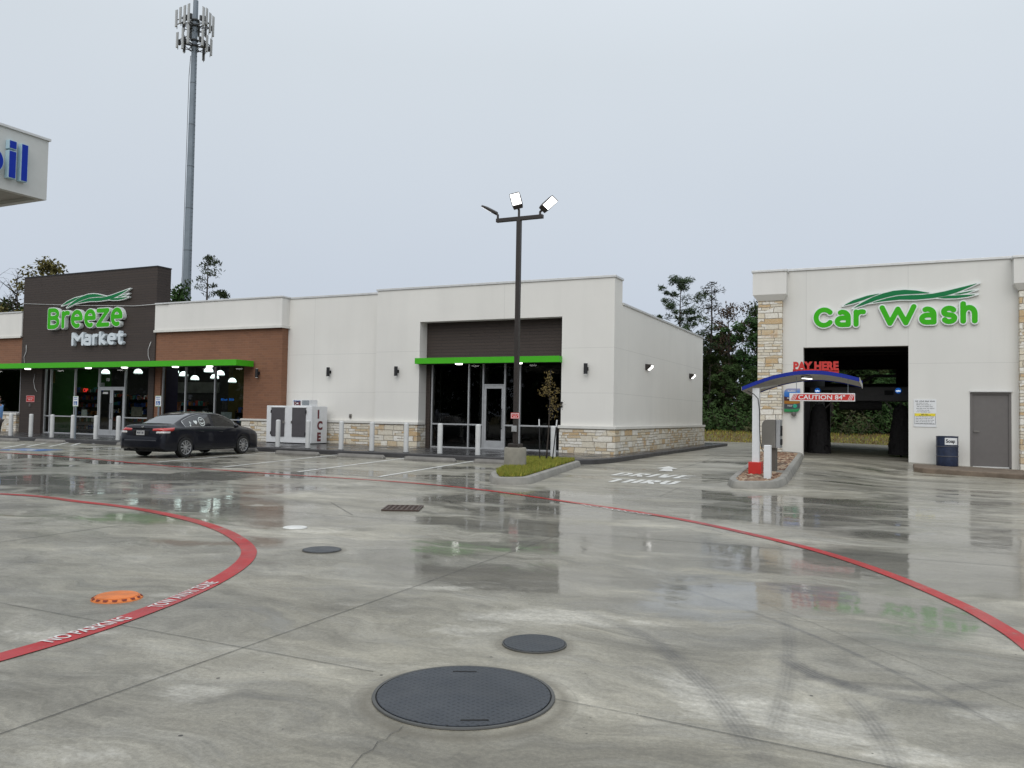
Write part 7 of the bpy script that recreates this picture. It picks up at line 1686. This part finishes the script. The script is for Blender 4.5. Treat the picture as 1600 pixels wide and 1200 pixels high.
# undergrowth in front of the trees
ug = MB(); rg = random.Random(5)
for k in range(150):
    x = rg.uniform(-20, 9); Y = rg.uniform(57.5, 62); h_ = rg.choice((.5, .8, 1.2, 1.7, 2.5))*rg.uniform(.8, 1.2); leaf_cloud(ug, (x, Y, vz(x, Y)+h_*.5), h_, 110, .15, rg, .7, rg.choice((0, 0, 1, 2)))
    e_ = Vector((x+rg.uniform(-1.5, 1.5), Y-.5, vz(x, Y)+rg.uniform(.3, 1.8))); ug.tube([(x, Y-.3, vz(x, Y)), ((x+e_.x)/2, Y-.6, e_.z*.7), e_], [.03, .022, .012], 4, 3)
tag(ug.build('undergrowth', [M['leaf'], M['leaf2'], M['olive'], M['bark']], fix=False), 'tangled dark undergrowth along the foot of the trees', 'undergrowth', kind='stuff')
bw_ = MB()
for k in range(420):
    x = rg.uniform(-48, 48); Y = rg.uniform(70, 78); h_ = rg.uniform(1.0, 4.0); leaf_cloud(bw_, (x, Y, h_), rg.uniform(1.4, 2.4), 90, .32, rg, .9)
tag(bw_.build('far_woods', [M['leaf']], fix=False), 'dark mass of woods behind the separate trees', 'woods', kind='stuff')
bs_ = MB()  # unseen woods behind the camera, added so the shop glass mirrors something dark
for k in range(1150):
    x = rg.uniform(-210, 30); h_ = rg.uniform(.5, 11); leaf_cloud(bs_, (x, rg.uniform(-62, -52), h_), rg.uniform(2.0, 3.6), 50, .75, rg, .9)
tag(bs_.build('unseen_woods', [M['leaf']], fix=False), 'dark woods out of view behind the camera, added to darken the shop window reflections', 'woods', kind='stuff')

# ------------------------------------------------------------------ sapling and stakes
sb = gr(853.5, 722, .16); sY = sb.y+.35
def sp(px, py, dy=0): return atY(px, py, sY+dy)
t = empty('sapling', (0, 0, 0), 0, 'young staked sapling with sparse golden olive leaves on the pole island', 'sapling')
tr = MB(); lf = MB(); rg = random.Random(9)
tp = [sp(853.5, 722), sp(855, 700), sp(857.5, 670), sp(858.5, 640), sp(859.5, 610), sp(861, 577)]; tp[0].z = .12
tr.tube(tp, [.028, .022, .018, .014, .009, .004], 7)
for k in range(34):
    f = .12+.86*k/34; i = min(int((f*.75+.25)*5), 4); py = 668-88*f; p = sp(858+ (661-py)*.03, py); side_ = rg.choice((-1, 1)); L_ = (.42*(1-f)+.12)*rg.uniform(.4, 1.1); a = rg.uniform(0, 6.28)
    e_ = p+Vector((math.cos(a)*L_, math.sin(a)*L_, L_*rg.uniform(.2, .9))); tr.tube([p, (p+e_)/2+Vector((0, 0, .02)), e_], [.006, .004, .002], 4)
    for q in range(3): leaf_cloud(lf, p.lerp(e_, .4+.3*q), .09, rg.randint(0, 7) if not .45 < f < .62 else rg.randint(6, 14), .032, rg, 1)
tr.build('trunk', M['bark'], t, smooth=True, fix=False)
lf.build('crown', leafmat('sapling_leaves', (.17, .14, .045)), t, fix=False)
for (a, b_, lab) in (((843.7, 723), (842.3, 655), 'left dark stake with a white top beside the sapling'), ((862.5, 721.5), (870.3, 656), 'right leaning dark stake with a white top beside the sapling')):
    st_ = empty('tree_stake', (0, 0, 0), 0, lab, 'stake', 'stakes of the sapling'); A, B = sp(*a), sp(*b_); A.z = .10; md = A.lerp(B, .84)
    b = MB(); b.tube([A, md], .016, 6); b.build('stake', M['blackm'], st_); b = MB(); b.tube([md, B], .019, 6); b.build('white_tip', M['white'], st_)
mc = MB(); 
for k in range(260):
    a = rnd.uniform(0, 6.28); r_ = .38*math.sqrt(rnd.random()); p = Vector((tp[0].x+math.cos(a)*r_*1.3, tp[0].y+math.sin(a)*r_, .165+rnd.random()*.03)); u = Vector((rnd.gauss(0, 1), rnd.gauss(0, 1), rnd.gauss(0, .3))).normalized()*.035; v = Vector((-u.y, u.x, 0)).normalized()*.012; mc.add([p-u-v, p+u-v, p+u+v, p-u+v], [(0, 1, 2, 3)])
tag(mc.build('mulch', simple('bark_mulch', (.16, .075, .04), .9, var=.3), fix=False), 'reddish bark mulch around the foot of the sapling', 'mulch', kind='stuff')
